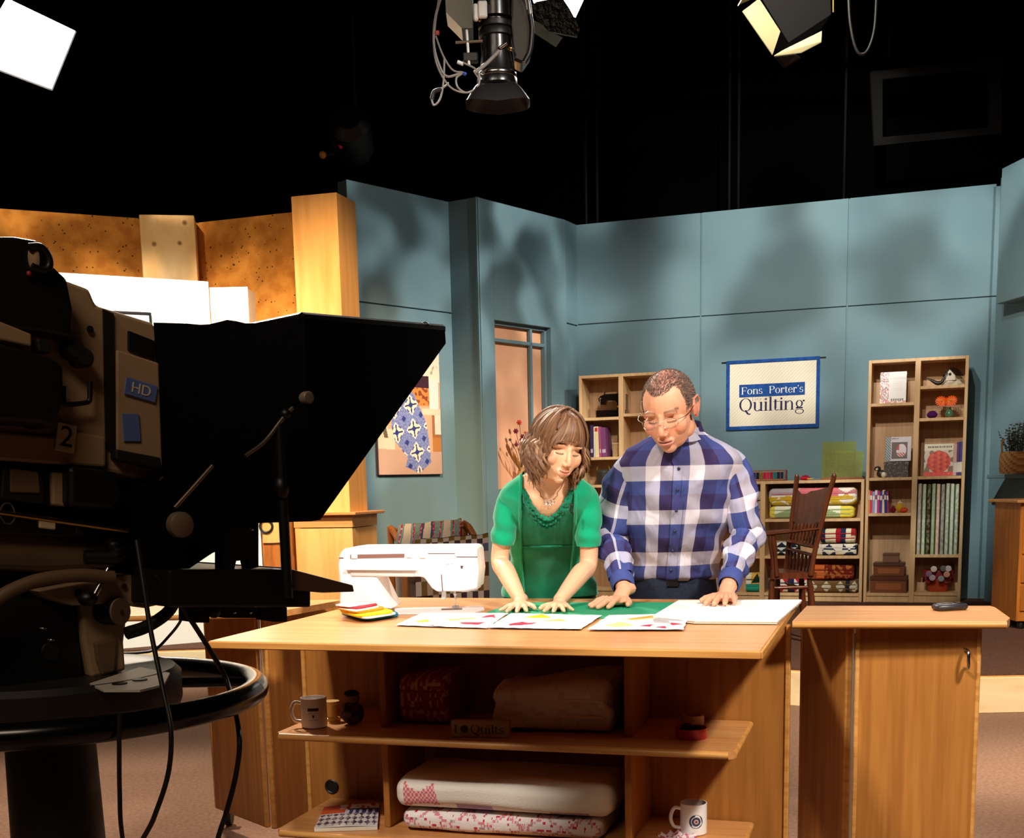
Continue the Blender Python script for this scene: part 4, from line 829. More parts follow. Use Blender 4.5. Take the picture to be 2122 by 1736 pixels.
# --- pressed-back oak armchair
M_ok2 = mat('dark_oak', '#6b3418', .35, nz=((30, 30, 3), '#522510', 3, .4, .62), coat=.2)
YC = 8.25
def cp(x, y, Y=YC): return at_y(x, y, Y)
ch = thing('armchair', 'dark oak pressed-back wooden armchair in front of the low bookcase', 'chair', (cp(1645, 1240).x, YC, ZP), 0)
def cb(nm, pts, r, n=10, flat=1.0): mb = MB(); mb.tube(pts, r, n, flat=flat); return mb.build(nm, M_ok2, ch, smooth=50, world=True)
Yn, Yf = 8.05, 8.45                                         # near and far sides of the back
pn = [(1728, 990), (1716, 1030), (1702, 1085), (1688, 1145), (1680, 1192)]; pfp = [(1651, 992), (1646, 1035), (1640, 1085), (1634, 1130), (1630, 1185)]
for pts, Y in ((pn, Yn), (pfp, Yf)):
    P_ = spline([cp(x, y, Y) for x, y in pts], 4); cb('back_post', P_, [.017 if i < len(P_) - 2 else .02 for i in range(len(P_))]); cb('finial', [P_[0] - V((0, 0, .005)), P_[0] + V((0, 0, .012)), P_[0] + V((0, 0, .03))], [.014, .019, .009])
def back_at(t, s):                                          # s: 0 far post .. 1 near post, t: 0 top .. 1 seat
    def ip(pts, Y): 
        k = t * (len(pts) - 1); i = min(int(k), len(pts) - 2); f = k - i; return cp(pts[i][0] + (pts[i + 1][0] - pts[i][0]) * f, pts[i][1] + (pts[i + 1][1] - pts[i][1]) * f, Y)
    return ip(pfp, Yf).lerp(ip(pn, Yn), s)
mb = MB(); N1 = 14
def crest(side): return lambda u, v: back_at((.11 + .04 * math.sin(u * PI) * 1.2 + .05 * abs(math.sin(u * 2 * PI)) * (u < .5)) * (1 - v) + v * (.47 + .05 * math.sin(u * PI)), .03 + u * .94) + V((0, side + .03 * math.sin(u * PI), 0))
mb.grid(crest(-.009), N1, 6); mb.grid(crest(.009), N1, 6)
o_ = mb.build('crest_panel', M_ok2, ch, smooth=50, world=True)
for tv, hgt in ((.70, .028), (.78, .022)): cb('back_rail', [back_at(tv, s) for s in (.02, .25, .5, .75, .98)], hgt, 8, .5)
for i in range(7):
    s = .14 + .72 * i / 6; a, b = back_at(.50, s), back_at(.70, s); cb('spindle', [a, a.lerp(b, .2), a.lerp(b, .35), a.lerp(b, .5), a.lerp(b, .65), a.lerp(b, .8), b], [.006, .011, .007, .012, .007, .011, .006], 8)
for i in range(6):
    s = .14 + .72 * i / 5; a, b = back_at(.79, s), back_at(1.02, s); cb('spindle', [a, a.lerp(b, .2), a.lerp(b, .5), a.lerp(b, .8), b], [.007, .012, .008, .012, .007], 8)
st = [cp(1597, 1188, Yn - .02), cp(1690, 1196, Yn - .02), cp(1682, 1183, Yf + .05), cp(1608, 1180, Yf + .05)]; zs_ = at_y(1640, 1188, YC).z
mb = MB(); mb.slab([(q.x, q.y) for q in (cp(1597, 1188, Yn), cp(1692, 1190, Yn), cp(1672, 1190, Yf), cp(1600, 1190, Yf))], zs_ - .02, zs_ + .02); mb.build('seat', M_ok2, ch, world=True)
for x0, x1, Y in ((1600, 1597, Yn + .03), (1677, 1692, Yn + .03), (1612, 1606, Yf - .03), (1660, 1668, Yf - .03)):
    a = cp(x0, 1192, Y); a.z = zs_ - .015; b = cp(x1, 1240, Y); b.z = ZP + .002; cb('leg', [a, a.lerp(b, .15), a.lerp(b, .4), a.lerp(b, .7), b], [.016, .02, .024, .018, .015])
for Y, x0, x1 in ((Yn + .03, 1599, 1686), (Yf - .03, 1609, 1665)): a = cp(x0, 1218, Y); b = cp(x1, 1218, Y); b.z = a.z; cb('stretcher', [a, a.lerp(b, .5), b], [.009, .014, .009], 8)
zc = cp(1600, 1218, Yn).z; cb('stretcher', [(cp(1640, 1218, YC).x, Yn + .03, zc), (cp(1640, 1218, YC).x, Yf - .03, zc)], .01, 8)
for Y, xa, xb in ((Yn, 1574, 1700), (Yf, 1582, 1642)):
    a, b = cp(xa, 1108 if Y == Yn else 1104, Y), cp(xb, 1095 if Y == Yn else 1098, Y); d = (b - a); mb = MB(); mb.tube([a, a.lerp(b, .1), a.lerp(b, .5), b], [.022, .03, .026, .018], 12, flat=.45); mb.build('armrest', M_ok2, ch, smooth=50, world=True)
    f = a.lerp(b, .22); g_ = V((f.x + .03, f.y, zs_)); cb('arm_support', [f, f.lerp(g_, .3), f.lerp(g_, .6), g_], [.012, .02, .013, .017])
# --- quilt rack with two quilts on the left
rk = thing('quilt_rack', 'honey oak quilt rack with curved ends under the canvas print', 'rack', (-.62, 8.75, ZP), 0)
M_hon = mat('honey_oak', '#b56a2c', .4, nz=((20, 20, 3), '#98531f', 3, .4, .62))
YR = 8.75
ends = [(809, 1090), (962, 1080)]
for k, (x, y) in enumerate(ends):
    p = at_y(x, y, YR + .1 * k); mb = MB(); mb.box((p.x, p.y, (p.z + ZP) / 2), (.045, .05, p.z - ZP), None, .006); mb.build('end_post', M_hon, rk, world=True)
    pts = [(0, .0, p.z - .02), (.04, -.1, p.z - .05), (.09, -.2, p.z - .14), (.12, -.34, p.z - .2), (.12, -.36, p.z - .3)]; mb = MB(); mb.tube(spline([(p.x + a_, p.y + b_, c_) for a_, b_, c_ in pts], 5), .022, 8, flat=1.4); mb.build('curved_arm', M_hon, rk, smooth=50, world=True)
    mb = MB(); mb.box((p.x + .12, p.y - .36, (p.z - .3 + ZP) / 2 + .0), (.04, .045, p.z - .3 - ZP), None, .006); mb.build('front_post', M_hon, rk, world=True)
pa, pb = at_y(809, 1092, YR), at_y(962, 1083, YR + .1)
for dy, dz in ((-.03, -.02), (-.2, -.15), (-.36, -.32)): mb = MB(); mb.tube([(pa.x + .09 * (dy < -.1), pa.y + dy, pa.z + dz), (pb.x + .09 * (dy < -.1), pb.y + dy, pb.z + dz)], .013, 8); mb.build('dowel', M_hon, rk, smooth=50, world=True)
for k in range(6): x = pa.x + .02 + (pb.x - pa.x - .02) * k / 5.; mb = MB(); mb.box((x, YR - .005, .5), (.022, .016, .46), None, .003); mb.build('slat', M_hon, rk, world=True)
def drape(label, x0, x1, prof, colf, nx=110, nv=60, th=.012, skew=(0, 0, 0), flare=0):
    o = thing('draped_quilt', label, 'quilt', (x0, prof[0][0], prof[0][1]), 0, 'quilts on the oak rack'); pr = spline([V((0, y, z)) for y, z in prof], 6); n = len(pr) - 1
    def S(off):
        def P(u, v):
            k = v * n; i = min(int(k), n - 1); f = k - i; p = pr[i].lerp(pr[i + 1], f); t = (pr[i + 1] - pr[i]).normalized(); nn = V((0, -t.z, t.y))
            nn = -nn if nn.z < 0 or (abs(nn.z) < .3 and nn.y > 0) else nn
            return V((x0 + (x1 - x0) * u + flare * (u - .5) * v, 0, 0)) + p + nn * (off + .01 * noise.noise(V((u * 6, v * 4, x0)))) + V(skew) * u
        return P
    mb = MB(); mb.grid(S(.016 + th), nx, nv, colf=colf); mb.grid(S(.016), 24, 20, colf=lambda u, v: '#b9a898'); mb.build('quilt_cover', M_fab, o, smooth=70, world=True); return o
def c_tulip(u, v):
    i = math.floor(u * 3.2); s = fr(u * 3.2) - .5; t = v
    if t > .86 and (u < .16 or u > .84): return '#35b8a4' if u < .5 else '#ef6f62'
    a = abs(s)
    if a < .1 + .14 * t: return '#ead7bd'
    if a < .2 + .15 * t: return '#4a5a86' if (i % 2) else '#86a0a0'
    if a < .27 + .16 * t: return '#c22c48' if noise.noise(V((u * 60, v * 30, 0))) > -.2 else '#e8b8b0'
    return '#87aaa0' if noise.noise(V((u * 30, v * 20, 2))) > 0 else '#9a8f8c'
drape('teal, coral and cream string-pieced quilt over the top rail of the oak rack', pa.x + .06, pb.x - .02, [(YR + .03, pa.z - .45), (YR + .02, pa.z - .1), (YR - .02, pa.z - .015), (YR - .14, pa.z - .07), (YR - .34, pa.z - .155), (YR - .39, pa.z - .20)], c_tulip, skew=(0, .1, .035))
def c_check(u, v):
    i, j = math.floor(u * 13), math.floor(v * 17)
    if 5 <= j <= 6 and u > .3: return '#2c1a1c'
    if u < .2 and j % 5 == 3: return '#2e1d1e'
    if (i + j) % 2 == 0: return '#c9b2a2' if (i * 7 + j * 3) % 5 else '#b99a7c'
    return ['#2a1819', '#5b3a26', '#7b5c2c', '#4a3436', '#5c6078'][(i * 5 + j * 11) % 5]
xa, xb = at_y(862, 1130, 8.45).x, at_y(1012, 1120, 8.45).x; zt_ = at_y(940, 1112, 8.5).z
drape('brown and cream postage-stamp patchwork quilt on the front rail of the oak rack', xa, xb, [(YR - .30, ZP + .3), (YR - .325, zt_ - .13), (YR - .36, zt_ - .035), (YR - .40, zt_ - .14), (YR - .42, ZP + .3), (YR - .43, ZP + .08)], c_check, 78, 85, skew=(0, .06, .03))
for k, (x, y) in enumerate(((916, 1210), (942, 1225))):
    p = at_y(x * .0 + (835 + 22 * k), 1262 - 40, 8.6); o = thing('rolled_quilt', ('left' if k == 0 else 'right') + ' pale rolled quilt standing inside the oak rack behind the sewing machine', 'quilt', (p.x, 8.6, ZP), 0, 'rolled quilts inside the rack')
    mb = MB(); mb.grid(lambda u, v: V((.05 * math.cos(2 * PI * u) * (1 + .05 * math.sin(6 * PI * u)), .05 * math.sin(2 * PI * u), .002 + .62 * v)), 20, 20, wu=True, colf=lambda u, v: ('#d6cdc6' if v < .78 else ['#3f4c5c', '#e2dcd0', '#231c20'][(int(u * 10) + int(v * 40)) % 3])); mb.f += [list(range(20))[::-1], list(range(400, 420))]; mb.m += [0, 0]; mb.c += ['#d6cdc6', '#8a8a90']; mb.build('roll', M_fab, o, smooth=60)
# --- dried flowers on the window sill
wm = root_m(w_mid); vx_ = LP(w_mid, 1072, 980, .02)[0]; base = wm @ V((vx_ + .05, .015, hz0 + .004))
o = thing('flower_vase', 'tan pottery vase of red dried flowers on the window sill behind the woman', 'vase', base, 0)
mb = MB(); mb.lathe([(.035, 0), (.045, .05), (.04, .12), (.025, .17), (.03, .19), (.022, .19), (.02, .15)], n=18, col='#c89058'); mb.build('pot', M_paint, o, smooth=50)
for k, (x, y, cc, r) in enumerate(((1076, 875, '#e0402c', .022), (1069, 893, '#8a1838', .022), (1083, 904, '#7e1432', .02), (1080, 911, '#93203a', .016), (1070, 921, '#8a1c34', .018), (1089, 896, '#e8794c', .014), (1057, 911, '#5a4a3a', .012), (1094, 911, '#d9b032', .012))):
    q = LP(w_mid, x, y, -.02); p = root_m(o).inverted() @ (wm @ V((q[0], -.02, q[1]))); mb = MB(); mb.tube(spline([(0, 0, .15), p * .5 + V((.01, 0, .1)), p], 4), .0025, 5, col='#5a4a2a'); st_ = mb.build('stem', M_paint, o, smooth=60); mb = MB()
    for i in range(6): t = i * PI / 3; mb.ball(p + V((r * .6 * math.cos(t), -.004, r * .6 * math.sin(t))), (r * .55, r * .3, r * .4), 7, 5, Matrix.Rotation(-t, 3, 'Y'), col=cc)
    mb.ball(p + V((0, -.008, 0)), r * .4, 7, 5, col=mixc(cc, '#301010', .5)); mb.build('blossom', M_paint, st_, smooth=60)
for k, (x, y, sz) in enumerate(((1052, 925, .05), (1066, 945, .06), (1074, 958, .06))):
    q = LP(w_mid, x, y, -.01); p = root_m(o).inverted() @ (wm @ V((q[0], -.01, q[1]))); mb = MB(); mb.tube(spline([(0, 0, .15), p * .6 + V((0, 0, .03)), p, p + V((-.01, 0, sz * .7))], 4), [.003, .003, .004, .006, .008, .012, .018, .022, .02, .016, .01, .005, .002], 6, flat=.3, col='#c48a52'); mb.build('leaf', M_paint, o, smooth=60)
# --- right side: basket of greenery on the sill, wooden cabinet
p = at_z(2098, 1012, 1.27); p = V((4.0, 9.72, 1.2625)); p = at_y(2104, 1016, 9.75)
o = thing('herb_basket', 'woven tan basket of dark green herbs on the right window sill', 'basket', (p.x, 9.75, 1.3035), 0)
mb = MB(); mb.grid(lambda u, v: V((.115 * (1 + .08 * math.sin(PI * v)) * math.copysign(abs(math.cos(2 * PI * u)) ** .6, math.cos(2 * PI * u)) + .003 * math.sin(40 * PI * u + PI * round(v * 10)), .08 * math.copysign(abs(math.sin(2 * PI * u)) ** .6, math.sin(2 * PI * u)), .001 + .17 * v)), 60, 10, wu=True, colf=lambda u, v: ['#b98448', '#9a6632', '#c4945a'][(int(u * 30) + int(v * 10)) % 3]); mb.f.append(list(range(60))); mb.m.append(0); mb.c.append('#8a5a2c'); mb.build('woven_body', M_paint, o, smooth=40)
mb = MB(); mb.tube(spline([(-.115, 0, .16), (-.12, 0, .24), (-.10, 0, .27)], 4), .008, 6, col='#8a5a2c'); mb.build('handle', M_paint, o, smooth=60)
mb = MB(); rr = random.Random(3)
for k in range(46):
    a0 = rr.uniform(0, 2 * PI); r0_ = rr.uniform(0, .08); h_ = rr.uniform(.16, .30); l = rr.uniform(0, .09); b0 = V((r0_ * math.cos(a0), r0_ * .6 * math.sin(a0), .12)); t0 = b0 + V((l * math.cos(a0), l * math.sin(a0), h_)); mb.tube([b0, b0.lerp(t0, .6) + V((0, 0, .02)), t0], [.002, .002, .001], 4, col='#3a4030')
    for j in range(7): q = b0.lerp(t0, .35 + .65 * j / 7); t = rr.uniform(0, 2 * PI); mb.ball(q + V((.008 * math.cos(t), .008 * math.sin(t), .004)), (.013, .006, .005), 6, 4, Matrix.Rotation(t, 3, 'Z'), col=rr.choice(['#2e382a', '#3c4636', '#262e24', '#4a4a3c']))
tag(mb.build('herb_leaves', M_paint, o, smooth=60), kind='stuff')
pc = at_y(2110, 1036, 8.6)
o = thing('side_cabinet', 'orange oak cabinet cut off by the right edge below the herb basket', 'cabinet', (pc.x, 8.6, ZP), 0)
hC = pc.z - ZP
mb = MB(); mb.box((.34, .25, hC / 2 + .02), (.62, .46, hC - .07), None, .004); mb.build('body', mat('orange_oak', '#c0762c', .4, nz=((30, 30, 3), '#a8621f', 3, .4, .62)), o)
mb = MB(); mb.box((.34, .25, hC - .01), (.70, .54, .022), None, .004); mb.build('top_board', M_oak, o)
for k in range(3): mb = MB(); mb.box((.34, .016, .22 + k * .2), (.58, .014, .185), None, .004); dr = mb.build('drawer', mat('orange_oak'), o); mb = MB(); mb.ball((.34, -.004, .22 + k * .2), .013, 10, 8); mb.build('knob', M_black, dr, smooth=60)
for x in (.08, .6):
    for y in (.06, .44): mb = MB(); mb.lathe([(.022, .001), (.026, .02), (.022, .046), (.012, .05)], (x, y, 0), 12); mb.build('castor', M_black, o, smooth=50)
# --- framed print on the white wall, and the chest behind the prompter
n_w = root_m(w_white).to_3x3() @ V((0, 1, 0)); fa = [LP(w_white, x, y, -.004) for x, y in ((228, 643), (312, 648))]
o = thing('framed_print', 'black framed print low on the white wall behind the studio camera', 'picture', root_m(w_white) @ V((fa[0][0], -.002, fa[1][1] - .62)), w_white.rotation_euler.z); fwd = fa[1][0] - fa[0][0]
mb = MB(); mb.box((fwd / 2, -.008, .31), (fwd, .014, .62), None, .002); mb.build('mount', mat('cool_white_mount', '#eef2fa', .5), o)
for c, d in (((fwd / 2, -.013, .612), (fwd, .022, .016)), ((fwd / 2, -.013, .008), (fwd, .022, .016)), ((.008, -.013, .31), (.016, .022, .588)), ((fwd - .008, -.013, .31), (.016, .022, .588))): mb = MB(); mb.box(c, d, None, .002); mb.build('frame_bar', M_black, o)
xa, xb = at_y(541, 1150, 8.95).x, at_y(604, 1150, 8.95).x; zc_ = at_y(580, 1068, 8.95).z - ZP
o = thing('chest', 'honey wood chest half hidden between the prompter and the column pedestal', 'chest', ((xa + xb) / 2, 8.95, ZP), 0)
Wc = xb - xa; zd = at_y(580, 1128, 8.95).z - ZP
mb = MB(); mb.box((0, .14, zc_ / 2 + .001), (Wc - .02, .26, zc_), None, .005); mb.build('body', M_hon, o)
mb = MB(); mb.box((0, .004, (zd + zc_) / 2), (Wc - .04, .02, zc_ - zd - .02), None, .004); dr = mb.build('drawer', M_maple, o)
mb = MB(); mb.tube([V((-.06 + .045 * math.cos(t), -.012, (zd + zc_) / 2 + .03 + .045 * math.sin(t))) for t in [k * PI / 10 for k in range(21)]], .009, 8); mb.build('ring_pull', M_black, dr, smooth=60)
mb = MB(); mb.lathe([(Wc * .46, .01), (Wc * .48, zd - .10), (Wc * .46, zd - .09)], (0, .14, 0), 32, sy=.40); mb.build('rounded_front', mat('orange_oak'), o, smooth=40)
# ---------------------------------------------------------------- the two people
def add_uv_mesh(name, grids, mats, parent, smooth=75, world=True, mi=None):
    """grids: (fn(u,v)->Vector, nu, nv, wrap_u, uvfn, mat index, keep(u,v)) joined into one garment mesh with a UV layer"""
    vs_, fs, uvs, ms = [], [], [], []
    for fn, nu, nv, wu, uvf, m_, keep in grids:
        o = len(vs_)
        for j in range(nv + 1):
            for i in range(nu + 1): vs_.append(fn(i / nu, j / nv))
        for j in range(nv):
            for i in range(nu):
                if keep and not keep((i + .5) / nu, (j + .5) / nv): continue
                fs.append((o + j * (nu + 1) + i, o + j * (nu + 1) + i + 1, o + (j + 1) * (nu + 1) + i + 1, o + (j + 1) * (nu + 1) + i)); ms.append(m_)
                uvs += [uvf(i / nu, j / nv), uvf((i + 1) / nu, j / nv), uvf((i + 1) / nu, (j + 1) / nv), uvf(i / nu, (j + 1) / nv)]
    inv = root_m(parent).inverted() if world else Matrix.Identity(4)
    me = D.meshes.new(name); me.from_pydata([tuple(inv @ V(p)) for p in vs_], [], fs)
    for m in mats: me.materials.append(m)
    me.polygons.foreach_set('material_index', ms)
    ul = me.uv_layers.new(name='UVMap'); ul.data.foreach_set('uv', [c for q in uvs for c in q])
    bm = bmesh.new(); bm.from_mesh(me); bmesh.ops.remove_doubles(bm, verts=bm.verts, dist=1e-5); bmesh.ops.recalc_face_normals(bm, faces=bm.faces); bm.to_mesh(me); bm.free()
    me.shade_smooth(); me.set_sharp_from_angle(angle=math.radians(smooth)); me.update()
    o = D.objects.new(name, me); COL.objects.link(o); o.parent = parent; return o
def loft_fn(secs, grow=0.0, ex=.85, yaw=0.0):
    """secs: (z, cx, cy, half width, half depth); returns f(u, z) on a smooth body section, u=0..1 starting at the back"""
    S = sorted(secs); Z = [s[0] for s in S]
    def f(u, z):
        z = max(Z[0], min(Z[-1], z)); i = 0
        while i < len(Z) - 2 and z > Z[i + 1]: i += 1
        a, b = S[i], S[i + 1]; t = (z - a[0]) / (b[0] - a[0]); p0 = S[max(0, i - 1)]; p3 = S[min(len(S) - 1, i + 2)]
        c = [.5 * ((2 * a[k]) + (b[k] - p0[k]) * t + (2 * p0[k] - 5 * a[k] + 4 * b[k] - p3[k]) * t * t + (3 * a[k] - p0[k] - 3 * b[k] + p3[k]) * t ** 3) for k in range(5)]
        th = 2 * PI * u; s_, co = math.sin(th), math.cos(th)
        x = -math.copysign(abs(s_) ** ex, s_) * (c[3] + grow); y = math.copysign(abs(co) ** ex, co) * (c[4] + grow)
        return V((c[1] + x * math.cos(yaw) - y * math.sin(yaw), c[2] + x * math.sin(yaw) + y * math.cos(yaw), z))
    return f
def limb(pts, rad, n=6):
    P_ = spline(pts, n); R_ = spline([V((r, 0, 0)) for r in rad], n); return P_, [max(.002, r.x) for r in R_]
def limb_grid(P_, R_, amp=.0, freq=60, seed=0.0, folds=()):
    k = len(P_); L_ = [0]
    for i in range(1, k): L_.append(L_[-1] + (P_[i] - P_[i - 1]).length)
    fr_ = []; t0 = (P_[1] - P_[0]).normalized(); a = V((0, -1, 0)); 
    for i in range(k):
        t = (P_[min(i + 1, k - 1)] - P_[max(i - 1, 0)]).normalized(); a = (a - t * a.dot(t)).normalized(); fr_.append((a.copy(), t.cross(a)))
    def at(v):
        x = v * (k - 1); i = min(int(x), k - 2); f = x - i; return P_[i].lerp(P_[i + 1], f), R_[i] + (R_[i + 1] - R_[i]) * f, fr_[i][0].lerp(fr_[i + 1][0], f), fr_[i][1].lerp(fr_[i + 1][1], f), L_[i] + (L_[i + 1] - L_[i]) * f
    def F(u, v):
        p, r, a, b, l = at(v); th = 2 * PI * u
        d = a * math.cos(th) + b * math.sin(th)
        n_ = amp * noise.noise(V((math.cos(th) * 1.2 + seed, math.sin(th) * 1.2, l * freq * .35)))
        for (l0, wd, am) in folds: n_ += am * math.sin((l - l0) * freq * 1.6 + 1.1 * math.sin(th + seed)) * math.exp(-((l - l0) / wd) ** 2)
        return p + d * (r + n_)
    def UVf(u, v): p, r, a, b, l = at(v); return ((u - .5) * 2 * PI * .062, l)
    return F, UVf, L_[-1]
def hand(mb, W, f, side, table, sc=1.0, splay=1.0, curl=0.0, fr_=1.0):
    """palm and five separate fingers; W wrist, f heading, side = thumb side, table = height the palm rests on"""
    W = V(W); f = V(f); f.z = 0; f.normalize(); s = V((-f.y, f.x, 0)) * side; up = V((0, 0, 1))
    A = lambda a, b, h: V((W.x, W.y, 0)) + f * (a * sc) + s * (b * sc) + up * (table + h * sc)
    hw = W.z - table
    mb.tube([W - f * .03 * sc + up * .004, W, A(.03, 0, .020)], [.025 * sc * fr_, .024 * sc * fr_, .022 * sc * fr_], 12, flat=.8)
    Rz = Matrix((f, s, up)).transposed()
    mb.ball(A(.045, .002, .0165), (.048 * sc, .036 * sc * fr_, .0155 * sc), 16, 10, Rz); mb.ball(A(.07, 0, .0165), (.03 * sc, .040 * sc * fr_, .0125 * sc), 16, 10, Rz)
    mb.ball(A(.03, .022, .014), (.028 * sc, .017 * sc, .014 * sc), 12, 8, Rz); mb.ball(A(.035, -.022, .013), (.032 * sc, .014 * sc, .013 * sc), 12, 8, Rz)
    fing = ((.086, .028, 10, .070, .0086), (.091, .0095, 2, .078, .0088), (.086, -.0095, -7, .072, .0084), (.075, -.0275, -17, .056, .0074))
    for a0, b0, ang, ln, r in fing:
        d = Matrix.Rotation(math.radians(ang * splay) * side, 3, 'Z') @ f; r = r * sc * fr_
        p = [A(a0 - .035, b0 * .8, .017), A(a0, b0, .0185 + curl)]
        base = A(a0, b0, 0)
        for t, h, rr in ((.38, .0165 + curl * 1.1, 1), (.70, .0105 + curl * .5, .95), (1.0, .0078, .82)): q = base + d * (ln * t * sc * (1 - curl * 3)); q.z = table + h * sc * (.9 if t < 1 else 1); p.append(q)
        mb.tube(p, [r * .9, r * 1.12, r * 1.04, r * .98, r * .8], 10); mb.ball(p[-1], r * .82, 10, 8); mb.ball(p[1], r * 1.16, 10, 8); mb.ball(p[3], r * 1.0, 10, 8)
    p = [A(.018, .018, .017), A(.04, .038, .016), A(.062, .056, .013), A(.082, .064, .0095)]
    mb.tube(p, [.013 * sc, .0118 * sc, .0102 * sc, .008 * sc], 10); mb.ball(p[-1], .0082 * sc, 10, 8); mb.ball(p[2], .0106 * sc, 10, 8)
def head_shapes(mb, Mh, sc, male):
    B = lambda c, r, R=None: mb.ball(Mh @ (V(c) * sc), tuple(k * sc for k in r), 26, 18, (Mh.to_3x3() @ R) if R else Mh.to_3x3())
    T = lambda pts, rr, n=12: mb.tube([Mh @ (V(p) * sc) for p in pts], [r * sc for r in rr], n)
    B((0, .012, .022), (.077, .098, .090)); B((0, -.024, -.038), (.066 if male else .064, .065, .078)); B((0, -.026, -.072), (.056 if male else .050, .053, .045))
    B((0, -.060, -.098), (.024 if male else .020, .021, .020))
    for s in (-1, 1):
        B((s * .042, -.053, -.030), (.027, .027, .031)); B((s * (.052 if male else .044), -.008, -.066), (.019, .03, .026)); B((s * .030, -.076, .019), (.024, .011, .010) if male else (.022, .009, .008))
        B((s * .0095, -.096, -.0425), (.0085, .010, .0072))
        E = Matrix.Rotation(s * .32, 3, 'Z'); B((s * .080, .012, -.008), (.007, .019, .029), E)
        T([(s * .078, -.004, -.028), (s * .080, -.008, -.004), (s * .084, .002, .022), (s * .089, .022, .024), (s * .089, .033, .006), (s * .083, .024, -.024), (s * .078, .006, -.038)], [.004, .0045, .005, .005, .005, .0055, .0065], 8)
    T([(0, -.080, .014), (0, -.0865, -.002), (0, -.095, -.020), (0, -.102, -.034)], [.0095, .0088, .0095, .0108] if male else [.0085, .0078, .0082, .0090])
    B((0, -.102, -.0375), (.0112, .0105, .0095) if male else (.0092, .0095, .0082))
    B((0, -.082, -.071), (.028, .012, .017))
def make_body(name, mb, Mh, sc, male, base, skin, mats_, tints):
    me = D.meshes.new('t'); me.from_pydata(mb.v, [], mb.f); o = D.objects.new('t', me); COL.objects.link(o)
    bm = bmesh.new(); bm.from_mesh(me); bmesh.ops.recalc_face_normals(bm, faces=bm.faces); bm.to_mesh(me); bm.free()
    r = o.modifiers.new('r', 'REMESH'); r.mode = 'VOXEL'; r.voxel_size = .0027; r.use_smooth_shade = True
    s = o.modifiers.new('s', 'SMOOTH'); s.factor = .5; s.iterations = 5
    bpy.context.view_layer.update(); dg = bpy.context.evaluated_depsgraph_get()
    m2 = D.meshes.new_from_object(o.evaluated_get(dg)); D.objects.remove(o); m2.name = name
    n = len(m2.vertices); P = np.empty(n * 3, dtype=np.float32); m2.vertices.foreach_get('co', P); P = P.reshape(-1, 3).astype(np.float64)
    R = np.array(Mh.to_3x3()); c = np.array(Mh.translation); q = (P - c) @ R / sc; x, y, z = q[:, 0], q[:, 1], q[:, 2]
    hd = (np.abs(x) < .1) & (y < .13) & (z > -.13) & (z < .13) & (y > -.14)
    front = np.clip((-y - .03) / .03, 0, 1) * hd
    G = lambda cx, cz, sx, sz: np.exp(-((x - cx) / sx) ** 2 - ((z - cz) / sz) ** 2)
    d = np.zeros(n)                                                # + = towards the front
    for s_ in (-1, 1):
        d -= .0060 * G(s_ * .031, .004, .0150, .0105); d += .0048 * G(s_ * .0315, -.003, .0125, .0075); d -= .0022 * G(s_ * .0315, -.0125, .013, .0028)
        d -= .0016 * G(s_ * .0315, .0065, .0125, .0022)
        d -= .0014 * G(s_ * .027, -.052, .006, .016); d += .0015 * G(s_ * .05, -.045, .018, .02)
        d -= .0035 * G(s_ * .0065, -.0505, .0032, .0025)
    lip = np.abs(x) / (.026 if male else .0225); lw = np.clip(1 - lip ** 2, 0, 1)
    zm = -.0715 + (.0015 if male else .0058) * (x / .02) ** 2
    d += (.0034 if male else .0020) * lw * np.exp(-((z - (zm + .0056)) / .0042) ** 2) + (.0042 if male else .0028) * lw * np.exp(-((z - (zm - .0064)) / .0048) ** 2) - (.0050 if male else .0038) * np.clip(1 - lip ** 4, 0, 1) * np.exp(-((z - zm) / .0021) ** 2)
    d -= .0025 * G(0, -.061, .0035, .006); d -= .0035 * G(0, -.0865, .016, .005); d += .0025 * G(0, -.103, .012, .01)
    ear = hd & (np.abs(x) > .078)
    q2 = q.copy(); q2[:, 1] -= d * front
    q2[ear, 0] -= np.sign(x[ear]) * .004 * np.exp(-((y[ear] - .014) / .008) ** 2 - ((z[ear] + .002) / .014) ** 2)
    P2 = (q2 * sc) @ R.T + c; P = np.where(hd[:, None], P2, P)
    # skin colour of the person's own: lips, brows, blush, scalp
    colr = np.tile(np.array(lin(skin)[:3]), (n, 1))
    def blend(mask, col_): 
        nonlocal colr; k = np.clip(mask, 0, 1)[:, None]; colr = colr * (1 - k) + np.array(lin(col_)[:3]) * k
    for s_ in (-1, 1):
        blend(.45 * G(s_ * .045, -.034, .02, .02) * front, tints['blush'])
        bz = .0215 + .004 * (1 - ((np.abs(x) - .034) / .02) ** 2) - .0
        blend(.85 * (np.abs(np.abs(x) - .033) < .0205) * np.exp(-((z - bz) / (.0042 if male else .0032)) ** 2) * front * (np.sign(x) == s_), tints['brow'])
        blend(.35 * G(s_ * .0315, .002, .014, .008) * front, tints['lid'])
        lz = -.0090 - .0035 * (1 - ((np.abs(x) - .0315) / .0135) ** 2)
        blend(.95 * (np.abs(np.abs(x) - .0315) < .0142) * np.exp(-((z - lz) / .0027) ** 2) * front * (np.sign(x) == s_), tints['lash'])
        blend(.8 * G(s_ * .0065, -.0505, .0036, .0026) * front, '#5a2418')
    blend(.5 * G(0, -.04, .014, .012) * front, tints['blush'])
    blend(.75 * np.clip(1 - lip ** 2, 0, 1) ** .3 * (np.abs(z - zm) < np.where(z > zm, .0085 if male else .0060, .0100 if male else .0078) * np.clip(1 - lip ** 2, 0, 1) ** .5) * front, tints['lip'])
    blend(.9 * (lip < .85) * np.exp(-((z - zm) / (.0022 if male else .0013)) ** 2) * front, '#4a1410')
